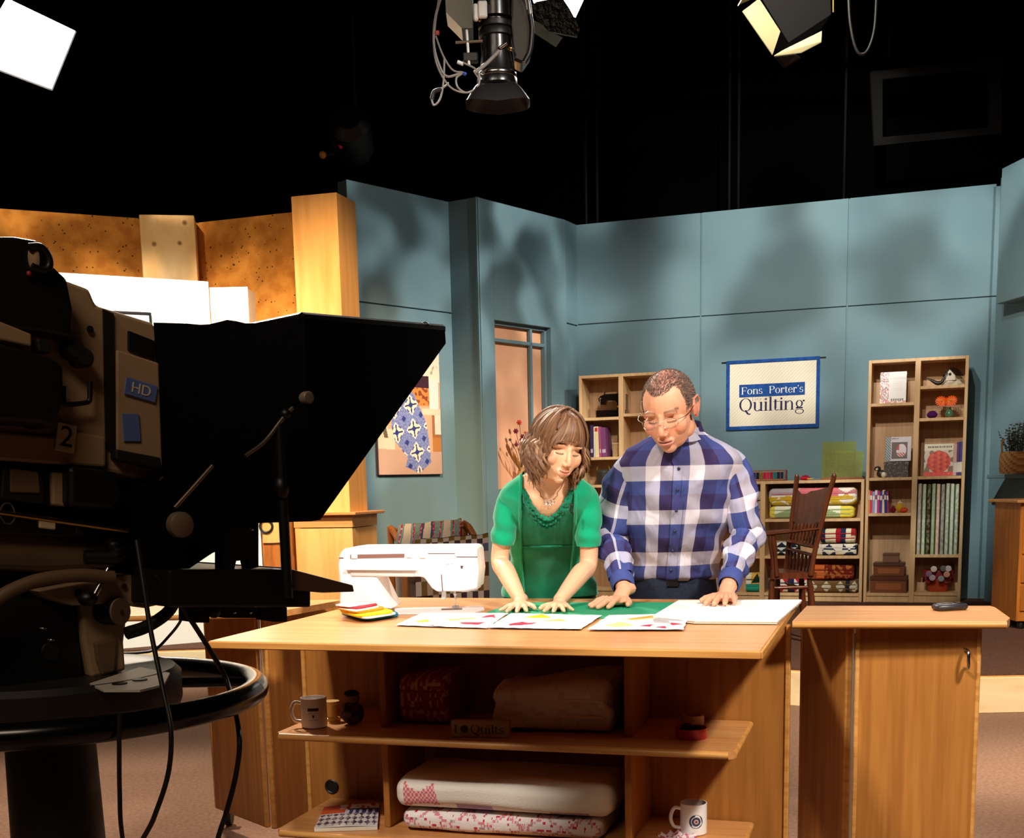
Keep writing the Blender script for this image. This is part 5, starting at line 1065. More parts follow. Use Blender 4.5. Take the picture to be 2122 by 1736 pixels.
    if male:
        hl = .0705 + .012 * np.clip((np.abs(x) - .018) / .022, 0, 1) - .07 * np.clip((np.abs(x) - .055) / .02, 0, 1)
        sc_ = hd & (((z > hl) & (y < -.03)) | ((y > -.03) & (z > .02)) | ((y > .03) & (z > -.05)))
        blend(.66 * sc_, tints['hair']); blend(.42 * sc_ * np.exp(-((x / .035) ** 2 + ((y - .02) / .05) ** 2)) * (z > .06), tints['crown'])
        blend(.5 * ear, tints['crown'])
        blend(.14 * (front * (z < -.06) * (z > -.125) + 0), '#8a7a74')
    base = np.array(base); P -= base
    m2.vertices.foreach_set('co', P.astype(np.float32).ravel()); ca = m2.color_attributes.new('Col', 'FLOAT_COLOR', 'POINT'); C4 = np.ones((n, 4), dtype=np.float32); C4[:, :3] = colr; ca.data.foreach_set('color', C4.ravel())
    m2.materials.clear()
    for m in mats_: m2.materials.append(m)
    m2.shade_smooth(); m2.update()
    ob = D.objects.new(name, m2); COL.objects.link(ob); ob.location = tuple(base); return ob
M_skin = mat('skin', '#ffffff', .48, vc=True, sss=.12, spec=.35, bump=(260, .06))
def headmat(pos, yaw, pitch, roll): return Matrix.Translation(pos) @ Matrix.Rotation(math.radians(yaw), 4, 'Z') @ Matrix.Rotation(math.radians(pitch), 4, 'X') @ Matrix.Rotation(math.radians(roll), 4, 'Y')
# ---- woman
wc = at_y(1137, 1100, 4.36).x
WS = [(.84, wc + .01, 4.66, .172, .128), (.93, wc + .008, 4.625, .165, .118), (1.03, wc + .004, 4.54, .128, .098), (1.12, wc, 4.45, .132, .10), (1.20, wc - .004, 4.37, .145, .116), (1.255, wc - .006, 4.31, .152, .098), (1.295, wc - .006, 4.288, .145, .078), (1.325, wc - .004, 4.272, .112, .064), (1.352, wc - .003, 4.262, .076, .056), (1.38, wc - .002, 4.25, .050, .050)]
Wh = headmat(at_y(1158, 921, 4.17), 24, 20, 8); WSC = .965
mb = MB(); f_ = loft_fn(WS)
mb.grid(lambda u, v: f_(u, .84 + .535 * v), 40, 40, wu=True); k0 = 0; mb.f += [list(range(40))[::-1], list(range(40 * 40, 41 * 40))]; mb.m += [0, 0]; mb.c += [None, None]
head_shapes(mb, Wh, WSC, False)
mb.tube([V((wc - .003, 4.27, 1.33)), V((wc, 4.245, 1.38)), Wh @ V((0, .02, -.05)), Wh @ V((0, .02, -.01))], [.058, .047, .046, .04], 18)
wr_sh, wr_el, wr_wr = at_y(1056, 1030, 4.29), at_y(1036, 1160, 4.33), at_z(1077, 1244, .945)
wl_sh, wl_el, wl_wr = at_y(1219, 1032, 4.29), at_y(1219, 1168, 4.31), at_z(1160, 1244, .945)
wr_wr = at_y(1078, 1243, 4.10); wl_wr = at_y(1160, 1243, 4.07)
for a, b, c, sx in ((wr_sh, wr_el, wr_wr, -1), (wl_sh, wl_el, wl_wr, 1)):
    P_, R_ = limb([a + V((-sx * .05, 0, -.01)), a + V((-sx * .018, 0, -.012)), a.lerp(b, .5), b, b.lerp(c, .3), b.lerp(c, .7), c], [.026, .032, .033, .032, .034, .028, .0215]); mb.tube(P_, R_, 16)
h1t = at_z(1066, 1268, .905); h2t = at_z(1155, 1270, .905)
hand(mb, wr_wr, (h1t - wr_wr), 1, ZT + .004, .93, 1.5); hand(mb, wl_wr, (h2t - wl_wr), -1, ZT + .004, .93, 1.5)
for s in (-1, 1):
    hx = wc + .01 + s * .082; mb.tube([(hx, 4.66, .88), (hx, 4.68, .75), (hx, 4.69, .48), (hx, 4.71, .30), (hx, 4.73, .09)], [.078, .075, .052, .05, .032], 14); mb.ball((hx, 4.69, .045), (.034, .10, .032), 12, 8)
woman = make_body('person', mb, Wh, WSC, False, (wc, 4.69, 0), '#efb994', [M_skin], dict(blush='#e08a6c', brow='#7a5038', lid='#cf8f72', lash='#33201a', lip='#c4524e', hair='#6a4a34', crown='#d08a70'))
tag(woman, 'woman with wavy brown hair in a green dress, both hands flat on the island', 'person')
M_green = mat('green_jersey', '#008460', .85, bump=(240, .12), sheen=.3, spec=.2, nz=(9, '#007453', 2, .4, .6)); M_green2 = mat('green_cardigan_knit', '#00a274', .85, bump=((300, 300, 90), .2), sheen=.3, spec=.2)
fd = loft_fn(WS + [(.62, wc + .012, 4.69, .205, .15), (.42, wc + .012, 4.70, .235, .165)], .006)
def nl(x): dx = (x - (wc - .007)); return 1.192 + .125 * (dx / .088) ** 2
def dress(u, v):
    z = .42 + (1.36 - .42) * v; p = fd(u, z); th = 2 * PI * u
    fold = .012 * max(0, 1.0 - z) / .5 * math.sin(th * 11 + math.sin(z * 7)) + .0022 * math.sin(th * 30) * math.exp(-((z - 1.13) / .05) ** 2) + .0035 * noise.noise(V((p.x * 14, p.y * 14, z * 22)))
    n_ = V((-math.sin(th), math.cos(th), 0)); return p + n_ * (fold - .004 * math.exp(-((z - 1.095) / .008) ** 2))
kd = lambda u, v: not (.42 + .94 * v > nl(fd(u, .42 + .94 * v).x) and .25 < u < .75) and not (.42 + .94 * v > 1.30)
dr = add_uv_mesh('dress', [(dress, 120, 150, False, lambda u, v: (u, v), 0, kd)], [M_green], woman)
mb = MB()
for k, (dz, amp) in enumerate(((.004, .007), (-.014, .008), (-.028, .008))):   # ruffled neckline
    for i in range(2):
        pts = []
        for j in range(91):
            s = -1 + 2 * j / 90; x = wc - .007 + s * (.088 - .004 * k); z = nl(x) + dz; 
            if z > 1.30: continue
            uu = .5; best = None
            for t in range(60):
                q = fd(.27 + .46 * t / 59, z)
                if best is None or abs(q.x - x) < abs(best.x - x): best = q
            pts.append(best + V((0, -.003 - .004 * abs(math.sin(j * .9 + k)), .005 * math.sin(j * .9 + k + i * 1.6))))
        if len(pts) > 3: mb.tube(pts, .0045, 6)
mb.build('ruffle', M_green, dr, smooth=70, world=True)
mb = MB(); pts = []
for j in range(41): pts.append(fd(.25 + .5 * j / 40, 1.095) + V((0, -.0035, 0)))
mb.tube(pts, .003, 6); mb.build('waist_seam', M_green, dr, smooth=70, world=True)
fc = loft_fn(WS, .014)
def cardi(u, v):
    z = .90 + (1.372 - .90) * v; p = fc(u, z); th = 2 * PI * u; return p + V((-math.sin(th), math.cos(th), 0)) * (.004 * noise.noise(V((p.x * 18, p.y * 18, z * 14))) + .0025 * math.sin(z * 120 + 3 * th) * .5)
def kc(u, v):
    z = .90 + .472 * v; dx = abs(fc(u, z).x - wc + .006); op = .083 + .012 * math.sin((z - .9) * 6)
    if .25 < u < .75 and dx < op: return False
    return True
car = add_uv_mesh('cardigan', [(cardi, 120, 70, False, lambda u, v: (u, v), 0, kc)] + [(lambda u, v, F=F: F(u, v), 28, 44, True, uvf, 0, None) for F, uvf, L_ in
    [limb_grid(*limb([a + V((-sx * .065, 0, .030)), a + V((-sx * .020, 0, .012)), a.lerp(b, .22), a.lerp(b, .5), a.lerp(b, .72)], [.028, .045, .046, .044, .0415], 8), .004, 60, sx, ((.19, .05, .0035),)) for a, b, sx in ((wr_sh, wr_el, -1), (wl_sh, wl_el, 1))]], [M_green2], woman)
mb = MB()
for sg in (-1, 1):                                              # rolled front edges of the cardigan
    pts = []
    for j in range(40):
        z = .905 + (1.345 - .905) * j / 39; tgt = wc - .006 + sg * (.083 + .012 * math.sin((z - .9) * 6)); best = None
        for t in range(80):
            q = fc(.5 + sg * .25 * (t / 79), z) if True else None
            if best is None or abs(q.x - tgt) < abs(best.x - tgt): best = q
        pts.append(best + V((0, -.002, 0)))
    b_ = MB(); b_.tube(pts, .0055, 8); b_.build('cardigan_edge', M_green2, car, smooth=70, world=True)
# lapel microphone and necklace
q = at_pl(1185, 1047, (0, 4.185, 0), (0, 1, 0)); mb = MB(); mb.ball(q, (.006, .006, .007), 10, 8); mb.tube([q, q + V((-.006, .0, -.02)), q + V((.004, .01, -.03))], .003, 6); mb.build('lapel_microphone', M_black, woman, smooth=60, world=True)
mb = MB(); pts = []
for j in range(33):
    s = -1 + 2 * j / 32; x = wc - .002 + s * .058; z = 1.255 + .095 * s * s; best = None
    for t in range(60):
        p_ = f_(.27 + .46 * t / 59, min(z, 1.37)); best = p_ if best is None or abs(p_.x - x) < abs(best.x - x) else best
    pts.append(best + V((0, -.0035, 0)))
mb.tube(pts, .0011, 5)
for j in (12, 14, 16, 18, 20):
    c = pts[j] + V((0, -.002, -.008)); mb.tube([c + V((.006 * math.cos(t * PI / 5), -.001, .006 * math.sin(t * PI / 5))) for t in range(11)], .0009, 5)
mb.build('necklace', M_chrome, woman, smooth=60, world=True)
for s in (-1, 1): hx = wc + .01 + s * .082; b_ = MB(); b_.ball((hx, 4.68, .04), (.043, .125, .038), 16, 10); b_.box((hx, 4.68, .008), (.08, .24, .014), None, .006); b_.build('shoe', M_black, woman, smooth=50, world=True)
# hair: overlapping wavy locks
M_hair = mat('brown_hair', '#ffffff', .5, vc=True, spec=.35); M_crop = mat('cropped_hair', '#ffffff', .9, vc=True, spec=.05)
rr = random.Random(11)
def wavy_hair():
    mb = MB()
    def sk(az, el, g=1.06):                                     # skull surface, az 0 = face, el from crown 90 down
        c_, s_ = math.cos(el), math.sin(el); return V((.077 * g * math.sin(az) * c_, .012 - .098 * g * math.cos(az) * c_, .022 + .090 * g * s_))
    cols = ['#6a4630', '#7c563c', '#92694a', '#5a3a28', '#a57e5c', '#734e36']
    g = MB(); mb.grid(lambda u, v: Wh @ (sk(2 * PI * u, math.radians(90 - v * (100 if .22 < u < .78 else 100 - 40 * min(1, max(0, (.22 - min(u, 1 - u)) / .10)))), 1.075) * WSC), 40, 14, wu=True, colf=lambda u, v: '#74503a')
    for i in range(300):
        az = rr.uniform(math.radians(52), math.radians(308)); lay = rr.random(); L0 = rr.uniform(.140, .190) * (1 if math.radians(80) < az < math.radians(280) else .95)
        part = .018; side = 1 if az < PI else -1
        e0 = math.radians(rr.uniform(40, 88)); gk = 1.08 + .12 * lay
        pts = []
        for t in range(5): el = e0 + (math.radians(-6) - e0) * t / 4; a_ = az + (.12 * rr.uniform(-1, 1)) * (t / 4); pts.append(sk(a_, el, gk + .03 * t / 4))
        end = pts[-1]; out = V((end.x, end.y - .012, 0)).normalized(); ph = rr.uniform(0, 6.3); fq = rr.uniform(1.5, 2.3); tang = V((-out.y, out.x, 0)); am = rr.uniform(.006, .014)
        n_ = 11
        for t in range(1, n_):
            f = t / (n_ - 1); z = end.z - (L0 * (.75 + .35 * rr.random() * 0 + .15 * lay)) * f
            bul = .018 * math.sin(PI * min(1, f * 1.25)) - .020 * f * f
            p = V((end.x, end.y, z)) + out * bul + tang * (am * math.sin(ph + fq * 2 * PI * f)) + out * (am * .8 * math.cos(ph + fq * 2 * PI * f))
            p.y -= .035 * f * f * (1 if abs(az - PI) > 1.0 else .3)
            pts.append(p)
        P_ = spline(pts, 4); k = len(P_); w0 = rr.uniform(.005, .010); cc = mixc(rr.choice(cols), '#805c40', .35)
        mb.tube([Wh @ (p * WSC) for p in P_], [w0 * (.5 + .5 * math.sin(PI * min(1, .15 + .9 * i_ / k))) * (1 - .75 * (i_ / k) ** 4) for i_ in range(k)], 6, flat=.5, col=cc)
    for i in range(120):                                        # fringe swept over the forehead
        x0 = -.058 + .116 * (i + rr.random()) / 120; a0 = x0 / .08; e0 = math.radians(rr.uniform(55, 82)); sw = -.006 + x0 * .16
        pts = [sk(a0 * .7, e0, 1.09)]
        for t in range(1, 5): el = e0 + (math.radians(16 - 10 * abs(x0) / .055) - e0) * t / 4; p = sk(a0 * (.7 + .3 * t / 4), el, 1.10 + .02 * math.sin(t)); p.x += sw * (t / 4) ** 2; pts.append(p)
        p = pts[-1].copy(); p.z -= rr.uniform(.004, .013) + .02 * max(0, abs(x0) - .035) / .02; p.y -= .002; p.x += sw * .3; pts.append(p)
        P_ = spline(pts, 3); k = len(P_); w0 = rr.uniform(.004, .007); mb.tube([Wh @ (p * WSC) for p in P_], [w0 * (1 - .85 * (i_ / k) ** 3) for i_ in range(k)], 6, flat=.5, col=mixc(rr.choice(cols), '#5e3c2a', .35))
    return tag(mb.build('hair', M_hair, woman, smooth=70, world=True), kind='stuff')
wavy_hair()
# ---- man
mc = at_y(1400, 1000, 4.36).x
MS = [(.80, mc, 4.60, .165, .13), (.90, mc, 4.585, .168, .13), (.97, mc, 4.56, .158, .125), (1.08, mc + .002, 4.50, .168, .138), (1.20, mc + .004, 4.43, .185, .138), (1.30, mc + .006, 4.37, .202, .125), (1.375, mc + .008, 4.33, .205, .105), (1.425, mc + .008, 4.305, .165, .088), (1.46, mc + .006, 4.285, .105, .074), (1.49, mc + .003, 4.26, .062, .062)]
Mhd = headmat(at_y(1386, 846, 4.13), -26, 27, -3); MSC = 1.07
mb = MB(); g_ = loft_fn(MS)
mb.grid(lambda u, v: g_(u, .80 + .69 * v), 40, 44, wu=True); mb.f += [list(range(40))[::-1], list(range(44 * 40, 45 * 40))]; mb.m += [0, 0]; mb.c += [None, None]
head_shapes(mb, Mhd, MSC, True)
mb.tube([V((mc + .004, 4.30, 1.42)), V((mc, 4.26, 1.48)), Mhd @ V((0, .025, -.06)), Mhd @ V((0, .02, -.01))], [.072, .060, .060, .05], 18)
mr_sh, mr_el, mr_wr = at_y(1294, 980, 4.34), at_y(1268, 1112, 4.42), at_y(1293, 1222, 4.16)
ml_sh, ml_el, ml_wr = at_y(1518, 970, 4.34), at_y(1546, 1106, 4.37), at_y(1508, 1218, 4.08)
for a, b, c, sx in ((mr_sh, mr_el, mr_wr, -1), (ml_sh, ml_el, ml_wr, 1)):
    P_, R_ = limb([a + V((-sx * .06, 0, -.01)), a + V((-sx * .025, 0, -.012)), a.lerp(b, .5), b, b.lerp(c, .3), b.lerp(c, .7), c], [.03, .040, .040, .036, .036, .030, .0255]); mb.tube(P_, R_, 16)
m1t = at_z(1276, 1256, .91); m2t = at_z(1480, 1254, .925)
hand(mb, mr_wr, (m1t - mr_wr) + V((-.05, 0, 0)), 1, ZT + .004, 1.1, 1.0, .006, 1.08); hand(mb, ml_wr, V((-.07, -.20, 0)), -1, ZT + .016, 1.1, .9, .004, 1.08)
for s in (-1, 1):
    hx = mc + s * .088; mb.tube([(hx, 4.60, .86), (hx, 4.60, .75), (hx, 4.60, .50), (hx, 4.62, .32), (hx, 4.64, .10)], [.085, .083, .058, .055, .036], 14); mb.ball((hx, 4.60, .05), (.038, .115, .036), 12, 8)
man = make_body('person', mb, Mhd, MSC, True, (mc, 4.60, 0), '#e6a482', [M_skin], dict(blush='#d4705a', brow='#6a4a3a', lid='#c98468', lash='#3a261e', lip='#b8605a', hair='#86645a', crown='#cf7a6c'))
tag(man, 'man in a blue and white plaid shirt and glasses looking down at the island', 'person')
def plaid():
    m = D.materials.new('plaid_shirt_cloth'); m.use_nodes = True; nt = m.node_tree; N = nt.nodes; L = nt.links; b = N['Principled BSDF']; b.inputs['Roughness'].default_value = .9; b.inputs['Specular IOR Level'].default_value = .15
    uv = N.new('ShaderNodeUVMap'); uv.uv_map = 'UVMap'; sp = N.new('ShaderNodeSeparateXYZ'); L.new(uv.outputs[0], sp.inputs[0]); outs = []
    for k, (cyc, off, stops) in enumerate(((.142, .0225, ((0, '#465290'), (.325, '#e9e2ee'), (.66, '#382c56'))), (.150, .035, ((0, '#e9e2ee'), (.33, '#40345e'), (.68, '#465290'))))):
        a = N.new('ShaderNodeMath'); a.operation = 'MULTIPLY_ADD'; a.inputs[1].default_value = 1 / cyc; a.inputs[2].default_value = off / cyc; L.new(sp.outputs[k], a.inputs[0])
        fr__ = N.new('ShaderNodeMath'); fr__.operation = 'FRACT'; L.new(a.outputs[0], fr__.inputs[0]); cr = N.new('ShaderNodeValToRGB'); cr.color_ramp.interpolation = 'CONSTANT'
        for i, (p, c) in enumerate(stops):
            e = cr.color_ramp.elements[i] if i < 2 else cr.color_ramp.elements.new(p)
            e.position = p; e.color = lin(c)
        L.new(fr__.outputs[0], cr.inputs[0]); outs.append(cr.outputs[0])
    mx = N.new('ShaderNodeMix'); mx.data_type = 'RGBA'; mx.inputs[0].default_value = .5; L.new(outs[0], mx.inputs[6]); L.new(outs[1], mx.inputs[7]); L.new(mx.outputs[2], b.inputs['Base Color'])
    t = N.new('ShaderNodeTexNoise'); t.inputs['Scale'].default_value = 900; bp = N.new('ShaderNodeBump'); bp.inputs['Strength'].default_value = .08; bp.inputs['Distance'].default_value = .005; L.new(uv.outputs[0], t.inputs['Vector']); L.new(t.outputs[0], bp.inputs['Height']); mp = N.new('ShaderNodeMapping'); mp.inputs['Scale'].default_value = (16, 9, 1); mp.inputs['Rotation'].default_value = (0, 0, .5); t3 = N.new('ShaderNodeTexNoise'); t3.inputs['Scale'].default_value = 1.0; t3.inputs['Detail'].default_value = 2; t3.inputs['Distortion'].default_value = .8
    b3 = N.new('ShaderNodeBump'); b3.inputs['Strength'].default_value = .55; b3.inputs['Distance'].default_value = .02; L.new(uv.outputs[0], mp.inputs[0]); L.new(mp.outputs[0], t3.inputs['Vector']); L.new(t3.outputs[0], b3.inputs['Height']); L.new(bp.outputs[0], b3.inputs['Normal']); L.new(b3.outputs[0], b.inputs['Normal'])
    return m
M_plaid = plaid()
fs_ = loft_fn(MS, .014)
def shirt(u, v):
    z = .955 + (1.475 - .955) * v; p = fs_(u, z); th = 2 * PI * u
    w_ = .012 * noise.noise(V((p.x * 9 + 3, p.y * 7, z * 8))) + .010 * noise.noise(V((p.x * 22 + z * 16, p.y * 9, z * 14 - p.x * 9))) + .012 * math.exp(-((z - .985) / .04) ** 2) * (math.sin(th * 8 + 1.3) * .35 + .8) - .014 * max(0, 1 - (z - .955) / .012) + .004 * math.sin(z * 60 + 3.2 * th) * math.exp(-((z - 1.1) / .12) ** 2) * abs(math.sin(th))
    return p + V((-math.sin(th), math.cos(th), 0)) * w_
def shirt_uv(u, v):
    z = .955 + .52 * v; p = fs_(u, 1.2); return ((p.x - mc) * 1.06 + (.0 if .25 < u < .75 else .07), z + .12 * abs(p.x - mc) * 0)
sl_ = []
for a, b, c, sx in ((mr_sh, mr_el, mr_wr, -1), (ml_sh, ml_el, ml_wr, 1)):
    P_, R_ = limb([a + V((-sx * .085, 0, .042)), a + V((-sx * .022, 0, .012)), a.lerp(b, .30), a.lerp(b, .7), b + V((sx * .006, 0, 0)), b.lerp(c, .3), b.lerp(c, .6), b.lerp(c, .80)], [.036, .062, .066, .061, .058, .053, .046, .039], 8)
    F, uvf, L_ = limb_grid(P_, R_, .016, 50, sx * 3.1, ((.34, .08, .0065), (.48, .07, .006), (.18, .05, .003))); sl_.append((F, 36, 80, True, (lambda u, v, uvf=uvf, sx=sx: (lambda q: (q[0] + .02 * sx, 1.40 - q[1]))(uvf(u, v))), 0, None))
def shk(u, v): return True
sh = add_uv_mesh('shirt', [(shirt, 96, 80, False, shirt_uv, 0, None)] + sl_, [M_plaid], man)
for (a, b, c, sx) in ((mr_sh, mr_el, mr_wr, -1), (ml_sh, ml_el, ml_wr, 1)):    # cuffs
    P_, R_ = limb([b.lerp(c, .77), b.lerp(c, .80), b.lerp(c, .93), b.lerp(c, .95)], [.034, .0405, .039, .033], 4); F, uvf, L_ = limb_grid(P_, R_, .0015, 40, sx)
    add_uv_mesh('cuff', [(F, 28, 12, True, (lambda u, v, uvf=uvf: (uvf(u, v)[0] * .1, .072 + uvf(u, v)[1] * .3)), 0, None)], [M_plaid], sh)
mb = MB()                                                        # placket and buttons
def front_at(x, z, off=.003):
    best = None
    for t in range(80):
        q = shirt(.3 + .4 * t / 79, (z - .955) / .52); best = q if best is None or abs(q.x - x) < abs(best.x - x) else best
    return best + V((0, -off, 0))
px0 = mc - .012
pl_ = lambda u, v: front_at(px0 + (u - .5) * .034, .965 + v * .485, .004)
add_uv_mesh('placket', [(pl_, 4, 40, False, lambda u, v: ((u - .5) * .034 - .004, .965 + v * .485), 0, None)], [M_plaid], sh)
for k in range(7): b_ = MB(); c = front_at(px0, 1.425 - k * .071, .0065); b_.ball(c, (.0055, .0025, .0055), 10, 6); b_.build('button', mat('navy_button', '#1c2040', .4), sh, smooth=60, world=True)
mb = MB()                                                        # collar
def collar(u, v):
    th = 2 * PI * (.5 + (u - .5) * .96); r0 = .070; c = V((mc + .003, 4.275, 1.478)); s_, co = math.sin(th), math.cos(th)
    up = .040 * (1 - .35 * abs(u - .5) * 2) + .0; fold = v
    z = 1.470 + (.040 * math.sin(min(1, v * 2) * PI / 2) if v < .5 else .035 - (v - .5) * 2 * (.036 + .035 * (abs(u - .5) * 2) ** 6))
    r = r0 + .003 * v + (.012 * (v - .5) * 2 if v > .5 else 0); x = -s_ * r * 1.0; y = co * r * 1.02
    sh_ = .028 * max(0, -co); return V((c.x + x, c.y + y - .01, z - sh_ + (.018 * max(0, co))))
add_uv_mesh('collar', [(lambda u, v: collar(1 - u if False else u, v), 60, 12, False, lambda u, v: (u * .42 - .2, .02 + v * .05), 0, None)], [M_plaid], sh)
b_ = MB(); b_.grid(lambda u, v: loft_fn(MS, -.006)(u, 1.44 + .05 * v), 40, 4, wu=True); b_.build('undershirt', mat('navy_undershirt', '#14162a', .9), man, smooth=60, world=True)
M_jean = mat('dark_denim', '#1c2740', .85, nz=(90, '#141c30', 3, .35, .65), bump=(300, .2)); 
def trousers():
    g = loft_fn([(.80, mc, 4.60, .178, .14), (.90, mc, 4.585, .180, .142), (.97, mc, 4.56, .168, .134), (.99, mc, 4.55, .166, .132)], .004)
    L = [(lambda u, v: g(u, .80 + .19 * v), 60, 12, False, lambda u, v: (u, v), 0, None)]
    for s in (-1, 1):
        hx = mc + s * .090; P_, R_ = limb([(hx, 4.60, .88), (hx, 4.60, .75), (hx, 4.60, .50), (hx, 4.62, .32), (hx, 4.635, .075)], [.088, .094, .075, .07, .066], 6); F, uvf, l_ = limb_grid(P_, R_, .004, 40, s); L.append((F, 28, 30, True, uvf, 0, None))
    return add_uv_mesh('trousers', L, [M_jean], man)
tr = trousers()
gb = loft_fn(MS, .013); b_ = MB(); b_.grid(lambda u, v: gb(u, .938 + .034 * v), 60, 3, wu=True); b_.build('belt', M_black, man, smooth=60, world=True)
q = gb(.5, .955); b_ = MB(); b_.box((q.x, q.y - .004, .955), (.045, .006, .036), None, .002); b_.build('belt_buckle', M_blackm, man, world=True)
for s in (-1, 1): hx = mc + s * .088; b_ = MB(); b_.ball((hx, 4.585, .045), (.05, .15, .044), 16, 10); b_.box((hx, 4.585, .009), (.095, .29, .016), None, .008); b_.build('shoe', M_black, man, smooth=50, world=True)
def HM_(p): return Mhd @ (V(p) * MSC)
mb = MB(); rr = random.Random(5)                                 # cropped greying hair
hc = ['#6e5850', '#7a645a', '#604b43', '#82706a', '#745c54']
for i in range(9000):
    az = rr.uniform(-PI, PI); el = math.asin(rr.uniform(-.45, 1)); c_, s_ = math.cos(el), math.sin(el); p = V((.0775 * math.sin(az) * c_, .012 - .0985 * math.cos(az) * c_, .022 + .0905 * s_)); ax = abs(p.x)
    hl = .0715 + .012 * min(1, max(0, (ax - .018) / .022)) - .07 * max(0, (ax - .055) / .02) + rr.uniform(-.003, .003)
    if p.y < -.035 and p.z < hl: continue
    if p.y < .0 and p.z < .004: continue
    if p.z < -.012 and p.y < .04: continue
    thin = math.exp(-((p.x / .04) ** 2 + ((p.y - .015) / .055) ** 2)) * (p.z > .07)
    if rr.random() < thin * .8: continue
    n_ = V((p.x / .006, (p.y - .012) / .0096, (p.z - .022) / .0081)).normalized(); t = V((0, 1, -.3)) - n_ * n_.y; t = (t + V((rr.uniform(-.4, .4), 0, rr.uniform(-.3, .3)))).normalized()
    l = rr.uniform(.007, .012); q = p + n_ * l * .25 + t * l * .95; mb.tube([HM_(p - n_ * .002), HM_(p + n_ * l * .35 + t * l * .3), HM_(q)], [.0007, .0006, .0003], 3, cap=False, col=rr.choice(hc) if p.z > .0 or p.y > .05 else rr.choice(['#75675f', '#857a72', '#685a52']))
tag(mb.build('hair', M_crop, man, fix=False, world=True), kind='stuff')
# glasses
gl_pts = lambda s: [(s * (.0335 + .023 * math.copysign(abs(math.cos(t)) ** .75, math.cos(t))), -.1035 + .010 * abs((.0335 + .023 * math.cos(t)) / .06) ** 2, -.006 + .0155 * math.copysign(abs(math.sin(t)) ** .75, math.sin(t))) for t in [k * 2 * PI / 24 for k in range(25)]]
gls = None; M_wire = mat('silver_wire', '#c9c4bc', .2, 1)
mb = MB()
mb.tube(spline([HM_((-.0105, -.1035, -.001)), HM_((-.004, -.107, .003)), HM_((.004, -.107, .003)), HM_((.0105, -.1035, -.001))], 4), .0011, 6); gls = mb.build('glasses', M_wire, man, smooth=60, world=True)
for s in (-1, 1):
    b_ = MB(); b_.tube([HM_(p) for p in gl_pts(s)], .0009, 6); b_.build('rim', M_wire, gls, smooth=60, world=True)
    b_ = MB(); P_ = [HM_(p) for p in gl_pts(s)[:-1]]; b_.add([p for p in P_], [list(range(len(P_)))]); b_.build('lens', mat('clear_lens', '#ffffff', .02, trans=1.0, alpha=.12), gls, world=True, fix=False)
    b_ = MB(); b_.tube(spline([HM_((s * .0575, -.094, .002)), HM_((s * .078, -.07, .003)), HM_((s * .0835, -.02, .004)), HM_((s * .083, .012, .006)), HM_((s * .081, .03, -.012))], 4), .0012, 6); b_.build('temple', M_wire, gls, smooth=60, world=True)
# ---------------------------------------------------------------- studio camera on its pedestal in the left foreground
M_beige = mat('beige_camera_paint', '#a88a6a', .5, bump=(300, .05)); M_bdark = mat('dark_camera_grey', '#1c1815', .5); M_cloth = mat('black_shroud_cloth', '#0a0909', .95, bump=(20, .5), spec=.02)
M_rub = mat('black_rubber', '#0b0a0a', .55)
TU, TN = V((.741, .671, 0)), V((.671, -.741, 0)); TC = V((-.795, 2.07, 0))       # lens axis, side normal towards us, column centre
tv = thing('studio_camera', 'large beige and black studio camera with teleprompter hood on a pedestal at left', 'camera', (TC.x, TC.y, 0), 0)
def sp(x, y, off): return at_pl(x, y, TC + TN * off, TN)       # a photo point on the side plane at that offset
def side_prism(nm, pts, off, depth, m, parent=None, bev=0):
    P_ = [sp(x, y, off) for x, y in pts]; loc = [((p - TC).dot(TU), p.z) for p in P_]
    mb = MB(); o0 = TC + TN * off; mb.prism(loc, (o0.x, o0.y, 0), TU, (0, 0, 1), -depth if TU.cross(V((0, 0, 1))).dot(TN) > 0 else depth)
    o = mb.build(nm, m, parent or tv, world=True)
    if bev: b = o.modifiers.new('b', 'BEVEL'); b.width = bev; b.segments = 2; b.limit_method = 'ANGLE'
    return o
B0 = .12
body = side_prism('body', [(-330, 640), (-60, 560), (110, 570), (186, 598), (200, 632), (318, 668), (345, 720), (345, 985), (330, 1000), (225, 978), (150, 962), (-330, 915)], B0, .24, M_beige, bev=.006)
side_prism('viewfinder_housing', [(-330, 500), (-100, 488), (30, 489), (82, 498), (92, 520), (108, 548), (140, 578), (152, 640), (148, 700), (96, 690), (-330, 640)], B0 + .05, .20, M_black, bev=.006)
mb = MB(); c = sp(68, 530, B0 + .055); mb.tube(spline([sp(x, y, B0 + .06) for x, y in ((60, 512), (84, 512), (100, 530), (102, 552), (88, 560), (66, 552))], 4), .006, 8); mb.build('carrying_handle', M_black, tv, smooth=60, world=True)
q = sp(70, 535, B0 + .056); mb = MB(); mb.ball(q, (.009, .004, .02), 10, 8); mb.build('handle_insert', M_beige, tv, smooth=60, world=True)
q = sp(60, 567, B0 + .056); mb = MB(); mb.ball(q, .004, 8, 6); mb.build('red_button', mat('red_button', '#b0303a', .4), tv, smooth=60, world=True)
side_prism('side_box', [(-330, 700), (-40, 700), (110, 742), (134, 760), (134, 830), (128, 850), (110, 890), (85, 880), (-330, 850)], B0 + .07, .08, M_black, bev=.008)
side_prism('trim_strip', [(-330, 655), (0, 665), (66, 692), (66, 718), (0, 704), (-330, 690)], B0 + .052, .03, M_beige, bev=.003)
side_prism('latch', [(76, 700), (104, 706), (108, 732), (80, 728)], B0 + .055, .03, M_bdark, bev=.003)
side_prism('seam', [(214, 640), (236, 650), (240, 935), (220, 930)], B0 + .004, .02, M_bdark)
side_prism('front_window', [(266, 684), (322, 706), (322, 748), (266, 726)], B0 + .004, .02, M_black, bev=.002)
